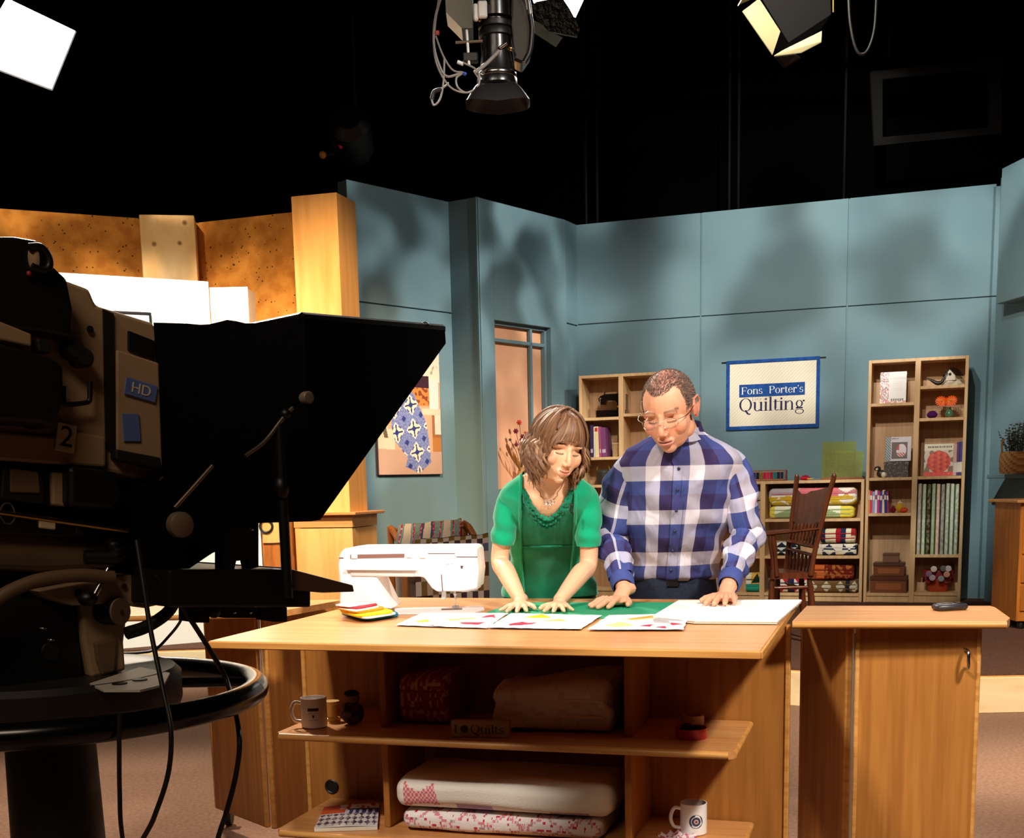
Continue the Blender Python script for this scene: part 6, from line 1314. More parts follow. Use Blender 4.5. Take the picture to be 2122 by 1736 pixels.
side_prism('front_panel', [(242, 724), (330, 752), (338, 990), (242, 935)], B0 + .006, .02, M_beige, bev=.003)
side_prism('lower_lip', [(240, 930), (334, 948), (336, 975), (240, 952)], B0 + .02, .03, M_bdark, bev=.003)
side_prism('lower_step', [(-330, 865), (110, 905), (140, 890), (220, 905), (220, 968), (-330, 930)], B0 + .012, .03, M_beige, bev=.004)
for k, (x, y) in enumerate(((150, 726), (168, 742))):
    mb = MB(); q = sp(x, y, B0 + .02); R_ = Matrix((TU, TN.cross(TU), TN)).transposed(); mb.lathe([(.014, -.02), (.016, -.012), (.016, .012), (.012, .018), (0, .018)], q, 16, TN.to_track_quat('Z', 'Y').to_matrix()); mb.build('control_knob', M_bdark, tv, smooth=40, world=True)
mb = MB(); mb.tube(spline([sp(x, y, B0 + .02) for x, y in ((132, 800), (132, 833), (140, 838), (178, 834), (186, 826), (186, 790))], 3), .004, 8); mb.build('grab_rail', M_black, tv, smooth=60, world=True)
q = sp(186, 682, B0 + .003); mb = MB(); mb.lathe([(0, 0), (.0055, .0), (.0055, .003), (0, .003)], q, 10, TN.to_track_quat('Z', 'Y').to_matrix()); mb.build('screw', M_bdark, tv, world=True)
def label_on(nm, st, x, y, off, size, m, m_bg, bg=None, rot=0.0, parent=tv):
    q = sp(x, y, off); vs_, fs = block_text(st, size); ax = (TU * math.cos(rot) + V((0, 0, 1)) * math.sin(rot)); ay = (V((0, 0, 1)) * math.cos(rot) - TU * math.sin(rot)); 
    if bg:
        mb = MB(); mb.box((0, 0, 0), (bg[0], bg[1], .002), None, .0008); R_ = Matrix((ax, ay, TN)).transposed(); mb.v = [tuple(R_ @ V(p) + q) for p in mb.v]; plate = mb.build(nm + '_plate', m_bg, parent, world=True)
        parent = plate if parent is tv else parent
    mb = MB(); mb.add([q + ax * v.x + ay * v.y + TN * (.0012 + v.z) for v in vs_], fs); return mb.build(nm, m, parent, world=True, fix=False)
M_lblb = mat('blue_label', '#5a6fae', .5); M_lblt = mat('beige_label', '#dcc3a0', .5); M_lblw = mat('label_white', '#d8d0c4', .5)
label_on('number', '2', 137, 907, B0 + .015, .046, M_black, M_lblt, (.031, .044), -.20)
label_on('lettering', 'HD', 292, 808, B0 + .009, .024, M_lblt, M_lblb, (.056, .028), -.24)
label_on('sticker', 'I', 274, 797, B0 + .009, .010, M_lblw, M_lblb, (.016, .016), -.20)
mb = MB(); q = sp(272, 886, B0 + .008); mb.box((0, 0, 0), (.030, .045, .002), None, .0008); R_ = Matrix((TU, V((0, 0, 1)), TN)).transposed(); mb.v = [tuple(R_ @ V(p) + q) for p in mb.v]; mb.build('blue_sticker', M_lblb, tv, world=True)
# shroud and prompter hood
HN = .245
def hp(x, y, off=HN): return sp(x, y, off)
near_top, near_bot = hp(626, 656), hp(640, 1080); far_top, far_low, bot_r = hp(918, 681), hp(920, 712), hp(660, 1077)
HWD = .47
def toU(p): return ((p - TC).dot(TU), p.z)
u0 = toU(near_top)[0]; zt, zb = near_top.z, near_bot.z
hood_poly = [toU(hp(x, y)) for x, y in ((626, 656), (918, 681), (920, 712), (660, 1077), (640, 1080))]
for off, nm in ((HN, 'hood_side'), (HN - HWD, 'hood_side')):
    mb = MB(); o0 = TC + TN * off; mb.prism(hood_poly, (o0.x, o0.y, 0), TU, (0, 0, 1), .006); mb.build(nm, M_dark, tv, world=True)
u1 = hood_poly[1][0]; q0 = TC + TN * (HN - HWD / 2)
R_ = Matrix((TU, -TN, V((0, 0, 1)))).transposed()
ztop_far = hood_poly[1][1]
mb = MB(); a, b = hood_poly[0], hood_poly[1]; pts = [TC + TN * HN + TU * a[0], TC + TN * (HN - HWD) + TU * a[0], TC + TN * (HN - HWD) + TU * b[0], TC + TN * HN + TU * b[0]]
tp = [V((p.x, p.y, z)) for p, z in zip(pts, (a[1], a[1], b[1], b[1]))]; mb.add(tp + [p - V((0, 0, .008)) for p in tp], [(0, 1, 2, 3), (7, 6, 5, 4), (0, 4, 5, 1), (1, 5, 6, 2), (2, 6, 7, 3), (3, 7, 4, 0)]); mb.build('hood_top', M_dark, tv, world=True)
mb = MB()
for p, q in ((0, 3), (0, 1), (1, 2), (2, 3)): mb.tube([tp[p], tp[q]], .0075, 6)
mb.build('hood_frame', M_black, tv, world=True)
q = hp(880, 678); mb = MB(); mb.ball(q + V((0, 0, .004)), (.009, .009, .006), 10, 6); mb.build('hood_stud', M_black, tv, smooth=50, world=True)
def shroud(u, v):                                              # soft cloth from the camera body front to the back of the hood
    a0 = [sp(318, 668, .12), sp(318, 668, -.12), sp(338, 1010, -.12), sp(338, 1010, .12)]; b0 = [tp[0], tp[1], V((tp[1].x, tp[1].y, zb)), V((tp[0].x, tp[0].y, zb))]
    k = u * 4; i = int(k) % 4; f = k - int(k); p = a0[i].lerp(a0[(i + 1) % 4], f); q = b0[i].lerp(b0[(i + 1) % 4], f); r = p.lerp(q, v)
    s_ = math.sin(PI * v); c = (a0[0] + a0[2]) / 2 * (1 - v) + (b0[0] + b0[2]) / 2 * v
    return r + (r - c) * (-.035 * s_) + V((0, 0, .012 * noise.noise(V((u * 12, v * 5, 1))) * s_))
mb = MB(); mb.grid(shroud, 64, 16, wu=True); mb.build('lens_shroud', M_cloth, tv, smooth=60, world=True)
for (x, y, rx, ry) in ((638, 824, 8, 14), (376, 1087, 16, 27)):
    off = HN + .004 if x > 600 else .275; q = sp(x, y, off); r = (sp(x, y - ry, off) - sp(x, y + ry, off)).length / 2; mb = MB(); mb.lathe([(0, .006), (r * .8, .005), (r, .002), (r, -.012)], q, 20, TN.to_track_quat('Z', 'Y').to_matrix()); mb.build('clamp_knob', mat('grey_knob', '#6e5c4c', .5), tv, smooth=40, world=True)
for pts in (((362, 1052), (400, 1010), (440, 965)), ((508, 945), (548, 915), (585, 868), (606, 845))):
    mb = MB(); mb.tube(spline([sp(x, y, .262) for x, y in pts], 4), .0035, 8); mb.build('stay_rod', mat('dull_steel', '#8a7a6c', .35, .8), tv, smooth=60, world=True)
for x in (578,): mb = MB(); p0, p1 = sp(578, 880, .258), sp(580, 1240, .258); p1.x, p1.y = p0.x, p0.y; mb.tube([p0, p1], .009, 8); mb.build('support_post', M_black, tv, smooth=60, world=True)
q = sp(592, 858, .262); mb = MB(); mb.ball(q, .009, 10, 8); mb.build('post_clamp', M_black, tv, smooth=60, world=True)
q = sp(583, 1010, .262); mb = MB(); mb.ball(q, (.014, .014, .02), 10, 8); mb.build('post_clamp', M_black, tv, smooth=60, world=True)
side_prism('bracket', [(464, 1060), (536, 1060), (536, 1175), (520, 1178), (516, 1160), (490, 1162), (486, 1178), (464, 1182)], .23, .03, M_black)
q = sp(522, 1097, .2315); mb = MB(); mb.ball(q, .0028, 8, 6); mb.build('bright_screw', M_chrome, tv, world=True)
side_prism('prompter_monitor', [(350, 1180), (590, 1178), (645, 1205), (645, 1258), (350, 1258)], .245, .40, M_black, bev=.004)
mon = side_prism('prompter_baseplate', [(590, 1175), (732, 1212), (735, 1226), (668, 1228), (600, 1222)], .25, .38, mat('brown_laminate', '#5a4334', .5), bev=.002)
side_prism('rail_block', [(464, 1258), (532, 1258), (532, 1280), (464, 1280)], .22, .06, M_black); side_prism('rail_block', [(406, 1258), (434, 1258), (434, 1290), (406, 1290)], .22, .06, M_black); side_prism('rail_block', [(568, 1258), (595, 1258), (595, 1288), (568, 1288)], .22, .06, M_black)
for x in (486, 519): q = sp(x, 1269, .2215); mb = MB(); mb.ball(q, .003, 8, 6); mb.build('bright_screw', M_chrome, tv, world=True)
q = sp(443, 1266, .22); mb = MB(); mb.ball(q, (.012, .012, .012), 12, 8); mb.build('thumb_screw', M_black, tv, smooth=60, world=True)
side_prism('front_skirt', [(345, 1000), (640, 1080), (470, 1086), (463, 1136), (440, 1146), (392, 1178), (345, 1178)], .235, .38, M_cloth)
# pan head
side_prism('mount_plate', [(-330, 1040), (0, 1058), (260, 1100), (300, 1120), (-330, 1090)], .10, .2, M_black, bev=.003)
side_prism('cradle', [(-330, 900), (345, 975), (350, 1190), (300, 1250), (165, 1262), (-330, 1300)], .02, .10, M_black)
side_prism('under_body', [(-330, 905), (10, 962), (100, 968), (110, 1045), (-330, 1010)], B0 - .005, .2, M_black)
side_prism('battery_plate', [(5, 968), (92, 985), (92, 1045), (0, 1034)], B0 + .006, .03, M_bdark, bev=.004)
side_prism('battery_label', [(22, 970), (80, 978), (84, 1022), (22, 1020)], B0 + .009, .01, mat('brown_camera_paint', '#6d5540', .5), bev=.002)
side_prism('mount_bracket', [(108, 978), (140, 980), (142, 1050), (110, 1046)], B0 + .006, .03, M_beige, bev=.003)
side_prism('focus_motor', [(142, 965), (236, 975), (262, 1030), (240, 1056), (142, 1050)], B0 + .03, .2, M_black, bev=.008)
mb = MB(); mb.tube([sp(-200, 1030, B0 + .03), sp(0, 1062, B0 + .03), sp(265, 1100, B0 + .03)], .004, 8); mb.build('guide_rail', M_brass, tv, smooth=60, world=True)
mb = MB(); q = sp(16, 1064, B0 + .03); R0_ = TN.to_track_quat('Z', 'Y').to_matrix(); mb.tube([q + R0_ @ V((.011 * math.cos(t), .016 * math.sin(t), 0)) for t in [k * PI / 8 for k in range(17)]], .0015, 6); mb.build('split_ring', mat('dull_steel'), tv, smooth=60, world=True)
side_prism('release_button', [(82, 1078), (116, 1082), (116, 1098), (82, 1094)], .105, .012, M_lblt, bev=.002); side_prism('release_button', [(158, 1090), (186, 1094), (186, 1110), (158, 1106)], .105, .012, M_bdark, bev=.002)
side_prism('head_wing', [(-330, 1090), (40, 1100), (240, 1120), (290, 1150), (230, 1178), (90, 1185), (-330, 1170)], .085, .17, mat('brown_camera_paint'), bev=.01)
side_prism('cradle_plate', [(80, 1225), (150, 1212), (250, 1190), (320, 1190), (345, 1208), (362, 1238), (345, 1250), (300, 1260), (250, 1250), (150, 1255), (100, 1240)], .11, .05, M_beige, bev=.004)
for x, y in ((256, 1214), (307, 1216)): q = sp(x, y, .111); mb = MB(); mb.lathe([(0, .004), (.0045, .004), (.005, 0)], q, 12, R0_); mb.build('brass_screw', M_brass, tv, world=True)
for x, y in ((162, 1229), (292, 1235)): q = sp(x, y, .1105); mb = MB(); mb.lathe([(0, .002), (.006, .002), (.0065, 0)], q, 12, R0_); mb.build('plug', M_black, tv, world=True)
q = sp(356, 1238, .112); mb = MB(); mb.lathe([(0, .012), (.006, .012), (.008, .006), (.008, 0)], q, 12, R0_); mb.build('end_bolt', M_brass, tv, world=True)
side_prism('head_column', [(165, 1245), (268, 1250), (258, 1330), (262, 1390), (190, 1406), (172, 1330)], .09, .16, M_beige, bev=.006)
side_prism('head_cover', [(196, 1330), (245, 1322), (240, 1392), (212, 1400), (202, 1370)], .097, .02, mat('brown_camera_paint'), bev=.004)
side_prism('head_block', [(-330, 1190), (90, 1240), (165, 1250), (175, 1420), (-330, 1460)], .08, .2, M_black, bev=.01)
q = sp(250, 1267, .12); r = .023; mb = MB(); A_ = TU * .35 + TN * .93; A_.normalize(); RA = A_.to_track_quat('Z', 'Y').to_matrix(); mb.lathe([(r * .8, -.07), (r, -.06), (r, -.002)], q, 24, RA); o = mb.build('drag_drum', M_black, tv, smooth=40, world=True)
mb = MB(); mb.lathe([(0, .001), (r * .96, .001), (r, -.002)], q, 24, RA); mb.build('drum_face', mat('grey_knob'), o, smooth=40, world=True); mb = MB(); mb.lathe([(0, .003), (.004, .003), (.004, 0)], q, 10, RA); mb.build('centre_screw', M_brass, o, world=True)
for pts, r_, m_, nm in ((((225, 1178), (195, 1235)), .005, M_chrome, 'lock_lever'), (((-330, 1290), (-60, 1262), (20, 1225), (80, 1202), (160, 1192), (235, 1196)), .011, mat('brown_camera_paint'), 'pan_arm')):
    mb = MB(); mb.tube(spline([sp(x, y, .13) for x, y in pts], 5), r_, 10); mb.build(nm, m_, tv, smooth=60, world=True)
for x, y in ((236, 1130), (182, 1240), (242, 1140)): mb = MB(); mb.ball(sp(x, y, .125), (.016, .016, .013), 14, 10); mb.build('lever_knob', M_black, tv, smooth=60, world=True)
mb = MB(); mb.tube([sp(175, 1155, .12), sp(240, 1155, .13)], .012, 10); mb.build('counterbalance_arm', M_black, tv, smooth=60, world=True)
for x, y in ((88, 1302), (105, 1326)): mb = MB(); mb.ball(sp(x, y, .084), (.007, .004, .003), 8, 6); mb.build('bright_stud', M_chrome, tv, smooth=60, world=True)
q = sp(104, 1350, .083); mb = MB(); mb.lathe([(0, .003), (.014, .003), (.016, 0)], q, 18, R0_); mb.build('round_badge', M_bdark, tv, smooth=40, world=True)
for pts, r_ in ((((364, 1244), (344, 1272), (304, 1298), (262, 1312)), .011), (((318, 1128), (352, 1140), (366, 1165), (350, 1190), (318, 1180)), .004), (((300, 1120), (340, 1122), (362, 1150), (358, 1188)), .0035), (((310, 1150), (338, 1160), (352, 1182), (338, 1205)), .0035)):
    mb = MB(); mb.tube(spline([sp(x, y, .14) for x, y in pts], 5), r_, 8); mb.build('camera_hose', M_rub, tv, smooth=60, world=True)
# steering ring, hub plate and pedestal column
ZR_ = .976; RC = V((TC.x, TC.y, ZR_)); RR = .352
mb = MB(); mb.tube([RC + V((RR * math.cos(t), RR * math.sin(t), 0)) for t in [k * 2 * PI / 72 for k in range(73)]], .021, 12, cap=False); mb.build('steering_ring', mat('gloss_black_rim', '#070707', .22), tv, smooth=60, world=True)
for k in range(3): t = k * 2 * PI / 3 + .35; mb = MB(); mb.tube([RC + V((.1 * math.cos(t), .1 * math.sin(t), .015)), RC + V((RR * math.cos(t), RR * math.sin(t), 0))], .009, 8); mb.build('ring_spoke', M_blackm, tv, smooth=60, world=True)
q = RC + V((RR * math.cos(1.72), RR * math.sin(1.72), .022)); mb = MB(); mb.ball(q, (.012, .012, .008), 10, 6); mb.build('red_marker', mat('red_button'), tv, smooth=60, world=True)
mb = MB(); mb.lathe([(.13, -.05), (.215, -.035), (.225, -.01), (.225, .035), (.215, .045), (.20, .04), (0, .04)], RC, 40); mb.build('hub', mat('dark_camera_grey'), tv, smooth=40, world=True)
mb = MB(); pw = [at_z(x, y, ZR_ + .042) for x, y in ((186, 1418), (290, 1384), (352, 1396), (340, 1420), (290, 1432), (215, 1432))]; mb.slab([(p.x, p.y) for p in pw], ZR_ + .0405, ZR_ + .044); o = mb.build('balance_plate', mat('white_plate', '#cfc8c0', .5), tv, world=True)
for x, y in ((248, 1416), (290, 1408)): p = at_z(x, y, ZR_ + .045); mb = MB(); mb.lathe([(0, .0), (.012, .0), (.012, .002), (0, .002)], (p.x, p.y, ZR_ + .0442), 14); mb.build('plate_slot', M_black, o, world=True)
mb = MB(); mb.lathe([(.060, .42), (.060, .94)], TC, 32); mb.build('inner_column', M_blackm, tv, smooth=40, world=True)
mb = MB(); mb.lathe([(.16, .10), (.13, .16), (.088, .20), (.074, .9), (.070, .93)], TC, 36); mb.build('outer_column', M_black, tv, smooth=40, world=True)
for k in range(3):
    t = k * 2 * PI / 3 + .6; d = V((math.cos(t), math.sin(t), 0)); mb = MB(); mb.tube([TC + d * .08 + V((0, 0, .16)), TC + d * .38 + V((0, 0, .12))], .045, 10, flat=.7); mb.build('pedestal_leg', M_black, tv, smooth=50, world=True); mb = MB(); c = TC + d * .38; mb.lathe([(.05, -.03), (.06, -.02), (.06, .02), (.05, .03)], (c.x, c.y, .0605), 18, Matrix.Rotation(t, 3, 'Z') @ Matrix.Rotation(PI / 2, 3, 'X')); mb.build('wheel', M_rub, tv, smooth=40, world=True)
# hanging cables
def cable(label, pts, Ys, r, name='cable', m=None):
    P_ = [at_y(x, y, Y) for (x, y), Y in zip(pts, Ys)]; mb = MB(); o = thing(name, label, 'cable', (P_[-1].x, P_[-1].y, 0), 0, 'cables hanging from the studio camera'); mb.tube(spline(P_, 8), r, 8); mb.build('sheath', m or M_rub, o, smooth=60, world=True); return o
def endp(p, dy=.0): return p
cable('left black cable hanging straight down past the steering ring', [(247, 1480), (247, 1540), (248, 1640), (254, 1736), (286, 1900), (330, 2010)], [1.76, 1.76, 1.78, 1.8, 1.9, 1.98], .0036)
cable('middle black cable bowing past the ring towards the floor', [(283, 1120), (297, 1210), (313, 1310), (338, 1430), (354, 1510), (350, 1595), (326, 1675), (297, 1736), (205, 1880), (150, 2000)], [1.78, 1.76, 1.74, 1.70, 1.67, 1.67, 1.67, 1.70, 1.8, 1.95], .0036)
cable('right black cable that runs over the ring with a plug on it', [(325, 1190), (382, 1264), (456, 1382), (479, 1440), (496, 1525), (490, 1600), (470, 1680), (452, 1736), (425, 1850), (405, 1960)], [1.98, 2.02, 2.12, 2.1, 1.98, 1.98, 1.98, 2.0, 2.02, 2.05], .0045)
cable('thin cable looping behind the pan head down to the floor', [(383, 1262), (372, 1290), (350, 1318), (322, 1345), (290, 1352), (250, 1354)], [2.3, 2.35, 2.4, 2.4, 2.35, 2.3], .0028)
# ---------------------------------------------------------------- overhead camera hanging lens-down
YO = 4.3
oc = thing('overhead_camera', 'black camera hanging lens-down above the island with looped cables', 'camera', at_y(1030, 100, YO), 0)
M_och = mat('satin_black_camera', '#0d0c0c', .28, spec=.6); M_grey = mat('grey_cable', '#8a8480', .45)
px_m = 1 / FPX * YO * .98
def oy(x, y, d=0.0): return at_y(x, y, YO + d)
def ob(nm, mb, m, smooth=50): return mb.build(nm, m, oc, smooth=smooth, world=True)
ax0, ax1 = oy(1022, -80), oy(1030, 160); axd = (ax1 - ax0).normalized(); RO = axd.to_track_quat('Z', 'Y').to_matrix()
def ol(y): return oy(1022 + (y + 80) * 8 / 240., y)
def lathe_px(nm, prof, m, n=28, sx=1, sy=1):
    o0 = ol(0); mb = MB(); mb.lathe([(r * px_m, (ol(y) - o0).dot(axd)) for r, y in prof], o0, n, RO, sx=sx, sy=sy); return ob(nm, mb, m)
lathe_px('lens_barrel', [(20, -60), (34, -58), (34, 40), (28, 44), (30, 90), (29, 110), (33, 140), (36, 152), (38, 153)], M_och)
lathe_px('focus_ring', [(31, 48), (34, 50), (34, 60), (31, 62), (34, 66), (34, 78), (31, 80)], M_black)
lathe_px('silver_band', [(37, 152), (39, 154), (39, 162), (37, 164)], mat('silver_ring', '#b8b4b0', .2, 1))
lathe_px('front_barrel', [(38, 163), (40, 166), (40, 178), (36, 180)], M_och)
mb = MB(); c0, c1_ = oy(1030, 178), oy(1032, 219)                     # square flared hood
def hoodf(u, v):
    th = 2 * PI * u; e = .45; x = math.copysign(abs(math.cos(th)) ** e, math.cos(th)); y = math.copysign(abs(math.sin(th)) ** e, math.sin(th)); w = (38 + 26 * v ** .8) * px_m; c = c0.lerp(c1_, v); return c + V((x * w, y * w * .75, .012 * v * (abs(x) - .6)))
mb.grid(hoodf, 40, 8, wu=True); k = MB(); ob('lens_hood', mb, mat('matte_hood', '#171515', .38))
mb = MB(); p = [oy(x, y, .02) for x, y in ((922, -40), (980, -40), (980, 72), (958, 72), (926, 40))]; 
mb.prism([(q.x, q.z) for q in p], (0, YO - .04, 0), (1, 0, 0), (0, 0, 1), -.12); ob('camera_body', mb, M_och, None)
mb = MB(); p = [oy(x, y) for x, y in ((1060, -40), (1096, -20), (1104, 40), (1100, 112), (1082, 138), (1066, 130), (1058, 60))]; mb.prism([(q.x, q.z) for q in p], (0, YO - .03, 0), (1, 0, 0), (0, 0, 1), -.10); o_ = ob('side_grip', mb, M_och, None); b = o_.modifiers.new('b', 'BEVEL'); b.width = .008; b.segments = 3
mb = MB(); mb.tube(spline([oy(x, y, -.04) for x, y in ((1098, 30), (1102, 60), (1098, 105), (1086, 130))], 4), .008, 8); ob('grip_strap', mb, M_black)
mb = MB(); mb.box(oy(1000, 20, -.06), (.03, .02, .05), None, .004); ob('white_reflector', mb, M_white, None); mb = MB(); mb.box(oy(986, 26, -.055), (.016, .02, .05), None, .004); ob('white_reflector', mb, M_white, None)
mb = MB(); mb.tube([oy(966, 48, -.03), oy(972, 135, -.03)], .0045, 8); ob('support_rod', mb, M_white)
mb = MB(); mb.tube([oy(944, 88, -.03), oy(1000, 85, -.03)], .005, 8); ob('cross_rod', mb, mat('dull_steel'))
mb = MB(); mb.box(oy(975, 120, -.02), (.05, .03, .03), None, .004); ob('junction_box', mb, M_black, None)
mb = MB(); mb.tube([oy(948, 128, -.03), oy(960, 133, -.03)], .006, 8); ob('plug', mb, M_white)
mb = MB(); mb.tube([oy(983, 146, -.04), oy(997, 166, -.04)], .005, 8); ob('plug', mb, M_white)
mb = MB(); mb.tube([oy(1035, 100, -.05), oy(1050, 90, -.05)], .006, 8); ob('plug', mb, M_chrome); mb = MB(); mb.ball(oy(1058, 101, -.05), .009, 8, 6); ob('plug', mb, M_brass)
for pts, r_ in ((((918, -20), (902, 40), (899, 90), (908, 130), (925, 158), (955, 152)), .004), (((912, -20), (901, 60), (900, 110), (912, 150), (935, 182), (965, 192), (990, 182), (1002, 175)), .003), (((903, 75), (918, 115), (938, 145), (960, 150)), .003), (((921, 120), (919, 170), (912, 205), (899, 218), (894, 205)), .0032), (((985, 150), (1010, 130), (1035, 105)), .0065), (((960, 130), (985, 143), (994, 160), (988, 183), (966, 192), (948, 180), (946, 162), (958, 152)), .0032), (((1075, -20), (1088, 0), (1092, 20)), .003), (((930, 172), (918, 182), (905, 190)), .003)):
    mb = MB(); mb.tube(spline([oy(x, y, -.05) for x, y in pts], 5), r_, 8); ob('camera_cable', mb, M_grey)
mb = MB(); mb.tube(spline([oy(x, y, -.05) for x, y in ((915, 185), (900, 190), (895, 205))], 4), .007, 8); ob('cable_sleeve', mb, M_black)
mb = MB(); mb.box(oy(906, 68, -.05), (.014, .012, .012), None, .002); ob('red_tape', mb, mat('red_button'), None)
mb = MB(); mb.ball(oy(963, 153, -.05), .006, 8, 6); ob('blue_tag', mb, mat('blue_tag', '#2a3fae', .4))
mb = MB(); mb.tube([oy(1018, -40), oy(1018, -420)], .02, 10); ob('drop_pole', mb, M_blackm)
# ---------------------------------------------------------------- hung lamps
M_fix = mat('lamp_housing', '#0d0c0c', .5, .2); M_door = mat('barn_door_inner', '#a89f78', .5, .2)
def quad_thick(mb, P_, th):
    n_ = (P_[1] - P_[0]).cross(P_[2] - P_[0]).normalized() * th; k = len(P_); mb.add(P_ + [p + n_ for p in P_], [list(range(k))[::-1], list(range(k, 2 * k))] + [(i, (i + 1) % k, k + (i + 1) % k, k + i) for i in range(k)])
def px_panel(nm, pts, m, parent, th=.006, mb_only=False):
    P_ = [at_y(x, y, Y) for x, y, Y in pts]; mb = MB(); quad_thick(mb, P_, th); return mb.build(nm, m, parent, world=True)
# bright soft light panel, top left
sl_ = thing('softlight', 'bright white rectangular softlight panel at the top left corner', 'lamp', at_y(40, 80, 5.0), 0)
LPn = [(14, -4, 5.0), (156, 64, 4.9), (107, 184, 4.7), (-60, 122, 4.8)]
P_ = [at_y(*q) for q in LPn]; nrm = (P_[1] - P_[0]).cross(P_[2] - P_[0]).normalized(); nrm = nrm if nrm.y > 0 else -nrm
mb = MB(); mb.add([p for p in P_], [(0, 1, 2, 3)]); mb.build('lit_diffuser', mat('lit_diffuser', '#ffffff', .5, emit=('#fff8ee', 9.0)), sl_, world=True, fix=False)
c = sum(P_, V()) / 4; fr0 = [c + (p - c) * 1.02 + nrm * .004 for p in P_]; bk = [c + (p - c) * .7 + nrm * .06 for p in P_]
mb = MB(); mb.add(fr0 + bk, [(4, 5, 6, 7), (0, 1, 5, 4), (1, 2, 6, 5), (2, 3, 7, 6), (3, 0, 4, 7)]); mb.build('housing', M_fix, sl_, world=True)
mb = MB(); mb.tube([c.lerp(P_[0], .8) + nrm * .05, V((P_[0].x - .2, c.y + .25, 5.0))], .012, 8); mb.build('yoke_pole', M_fix, sl_, smooth=50, world=True)
# barn-door lamp right of centre
bl = thing('barn_door_lamp', 'black studio lamp with pale barn doors at the top right', 'lamp', at_y(1640, 30, 6.8), 0)
Yb = 6.8
px_panel('housing', [(1572, -14, Yb), (1720, -30, Yb), (1722, 30, Yb), (1634, 88, Yb)], mat('dull_housing', '#0d0c0c', .8, spec=.1), bl, .2)
px_panel('barn_door', [(1572, -2, Yb - .03), (1538, 24, Yb - .15), (1600, 114, Yb - .15), (1616, 66, Yb - .03)], M_door, bl, .004); px_panel('barn_door', [(1604, 115, Yb - .15), (1622, 104, Yb - .05), (1703, 64, Yb - .05), (1702, 86, Yb - .15), (1660, 108, Yb - .15)], M_door, bl, .004); px_panel('barn_door', [(1530, 12, Yb - .15), (1538, -2, Yb - .15), (1562, -3, Yb), (1535, 8, Yb)], M_door, bl, .004)
px_panel('barn_door', [(1605, 118, Yb - .16), (1625, 142, Yb - .1), (1660, 120, Yb - .1), (1650, 112, Yb - .16)], M_fix, bl, .004)
mb = MB(); mb.tube([at_y(1727, y, Yb) for y in (0, 12, 25)], .006, 8); mb.build('brass_bolt', M_brass, bl, smooth=50, world=True)
mb = MB(); mb.tube(spline([at_y(x, y, Yb) for x, y in ((1758, -20), (1761, 40), (1770, 90), (1782, 112), (1798, 104), (1812, 60), (1817, -20))], 5), .008, 8); mb.build('power_cable', M_rub, bl, smooth=50, world=True)
q = at_y(1650, -10, Yb + .1); mb = MB(); mb.tube([q, V((q.x, q.y, 5.0))], .015, 8); mb.build('yoke_pole', M_fix, bl, smooth=50, world=True)
# second lamp behind the overhead camera
b2_ = thing('barn_door_lamp', 'half-hidden lamp with glowing white doors right of the overhead camera', 'lamp', at_y(1160, 20, 6.9), 0)
Yc = 6.9; M_gl = mat('lit_lens', '#ffffff', .5, emit=('#f2fbf6', 3.0))
px_panel('lit_lens', [(1102, -6, Yc + .03), (1213, -8, Yc + .03), (1193, 36, Yc + .03), (1106, 6, Yc + .03)], M_gl, b2_, .004)
px_panel('housing', [(1100, 12, Yc), (1112, 4, Yc), (1164, -6, Yc), (1180, 18, Yc), (1202, 60, Yc), (1196, 76, Yc), (1165, 70, Yc), (1134, 64, Yc), (1120, 50, Yc)], mat('crumpled_foil', '#14120f', .35, bump=(30, 1.0)), b2_, .02)
px_panel('barn_door', [(1105, 42, Yc - .06), (1124, 52, Yc - .06), (1134, 64, Yc - .05), (1166, 78, Yc - .05), (1152, 98, Yc - .12), (1106, 68, Yc - .12)], mat('white_door', '#c8d4cc', .5), b2_, .004)
q = at_y(1150, -10, Yc + .05); mb = MB(); mb.tube([q, V((q.x, q.y, 5.0))], .015, 8); mb.build('yoke_pole', M_fix, b2_, smooth=50, world=True)
# dim hanging frame, far right, and the unlit lamp in the dark above the column
YH = 12.9
hf = thing('hanging_frame', 'dim brown empty rectangular frame hanging in the dark at upper right', 'frame', at_y(1940, 210, YH), 0)
M_hf = mat('dark_brown_frame', '#1d1712', .9)
fo = [(1804, 148), (2075, 120), (2076, 276), (1812, 302)]; fi = [(1829, 164), (2051, 141), (2049, 264), (1829, 284)]
for i in range(4): j = (i + 1) % 4; px_panel('frame_bar', [(fo[i][0], fo[i][1], YH), (fo[j][0], fo[j][1], YH), (fi[j][0], fi[j][1], YH), (fi[i][0], fi[i][1], YH)], M_hf, hf, .04)
for x in (1840, 2040): q = at_y(x, 140, YH + .02); mb = MB(); mb.tube([q, V((q.x, q.y, 6.9))], .006, 6); mb.build('hanger', M_fix, hf, world=True)
ul = thing('unlit_lamp', 'unlit black lamp with an amber knob and red handle above the column', 'lamp', at_y(730, 310, 10.4), 0)
p = at_y(735, 315, 10.4); mb = MB(); mb.lathe([(.0, .0), (.14, .0), (.16, .05), (.16, .35), (.1, .42), (0, .42)], p, 24, Matrix.Rotation(1.2, 3, 'X')); mb.build('housing', M_fix, ul, smooth=40, world=True)
mb = MB(); mb.ball(at_y(669, 321, 10.4), .030, 12, 8); mb.build('amber_knob', mat('amber_knob', '#ffb040', .5), ul, smooth=60, world=True)
mb = MB(); mb.tube([at_y(703, 305, 10.1), at_y(717, 295, 10.1)], .018, 10); mb.build('red_handle', mat('red_handle', '#f02428', .5), ul, smooth=60, world=True)
mb = MB(); mb.tube([at_y(669, 321, 10.42), at_y(735, 315, 10.42)], .01, 8); mb.build('bracket', M_fix, ul, world=True)
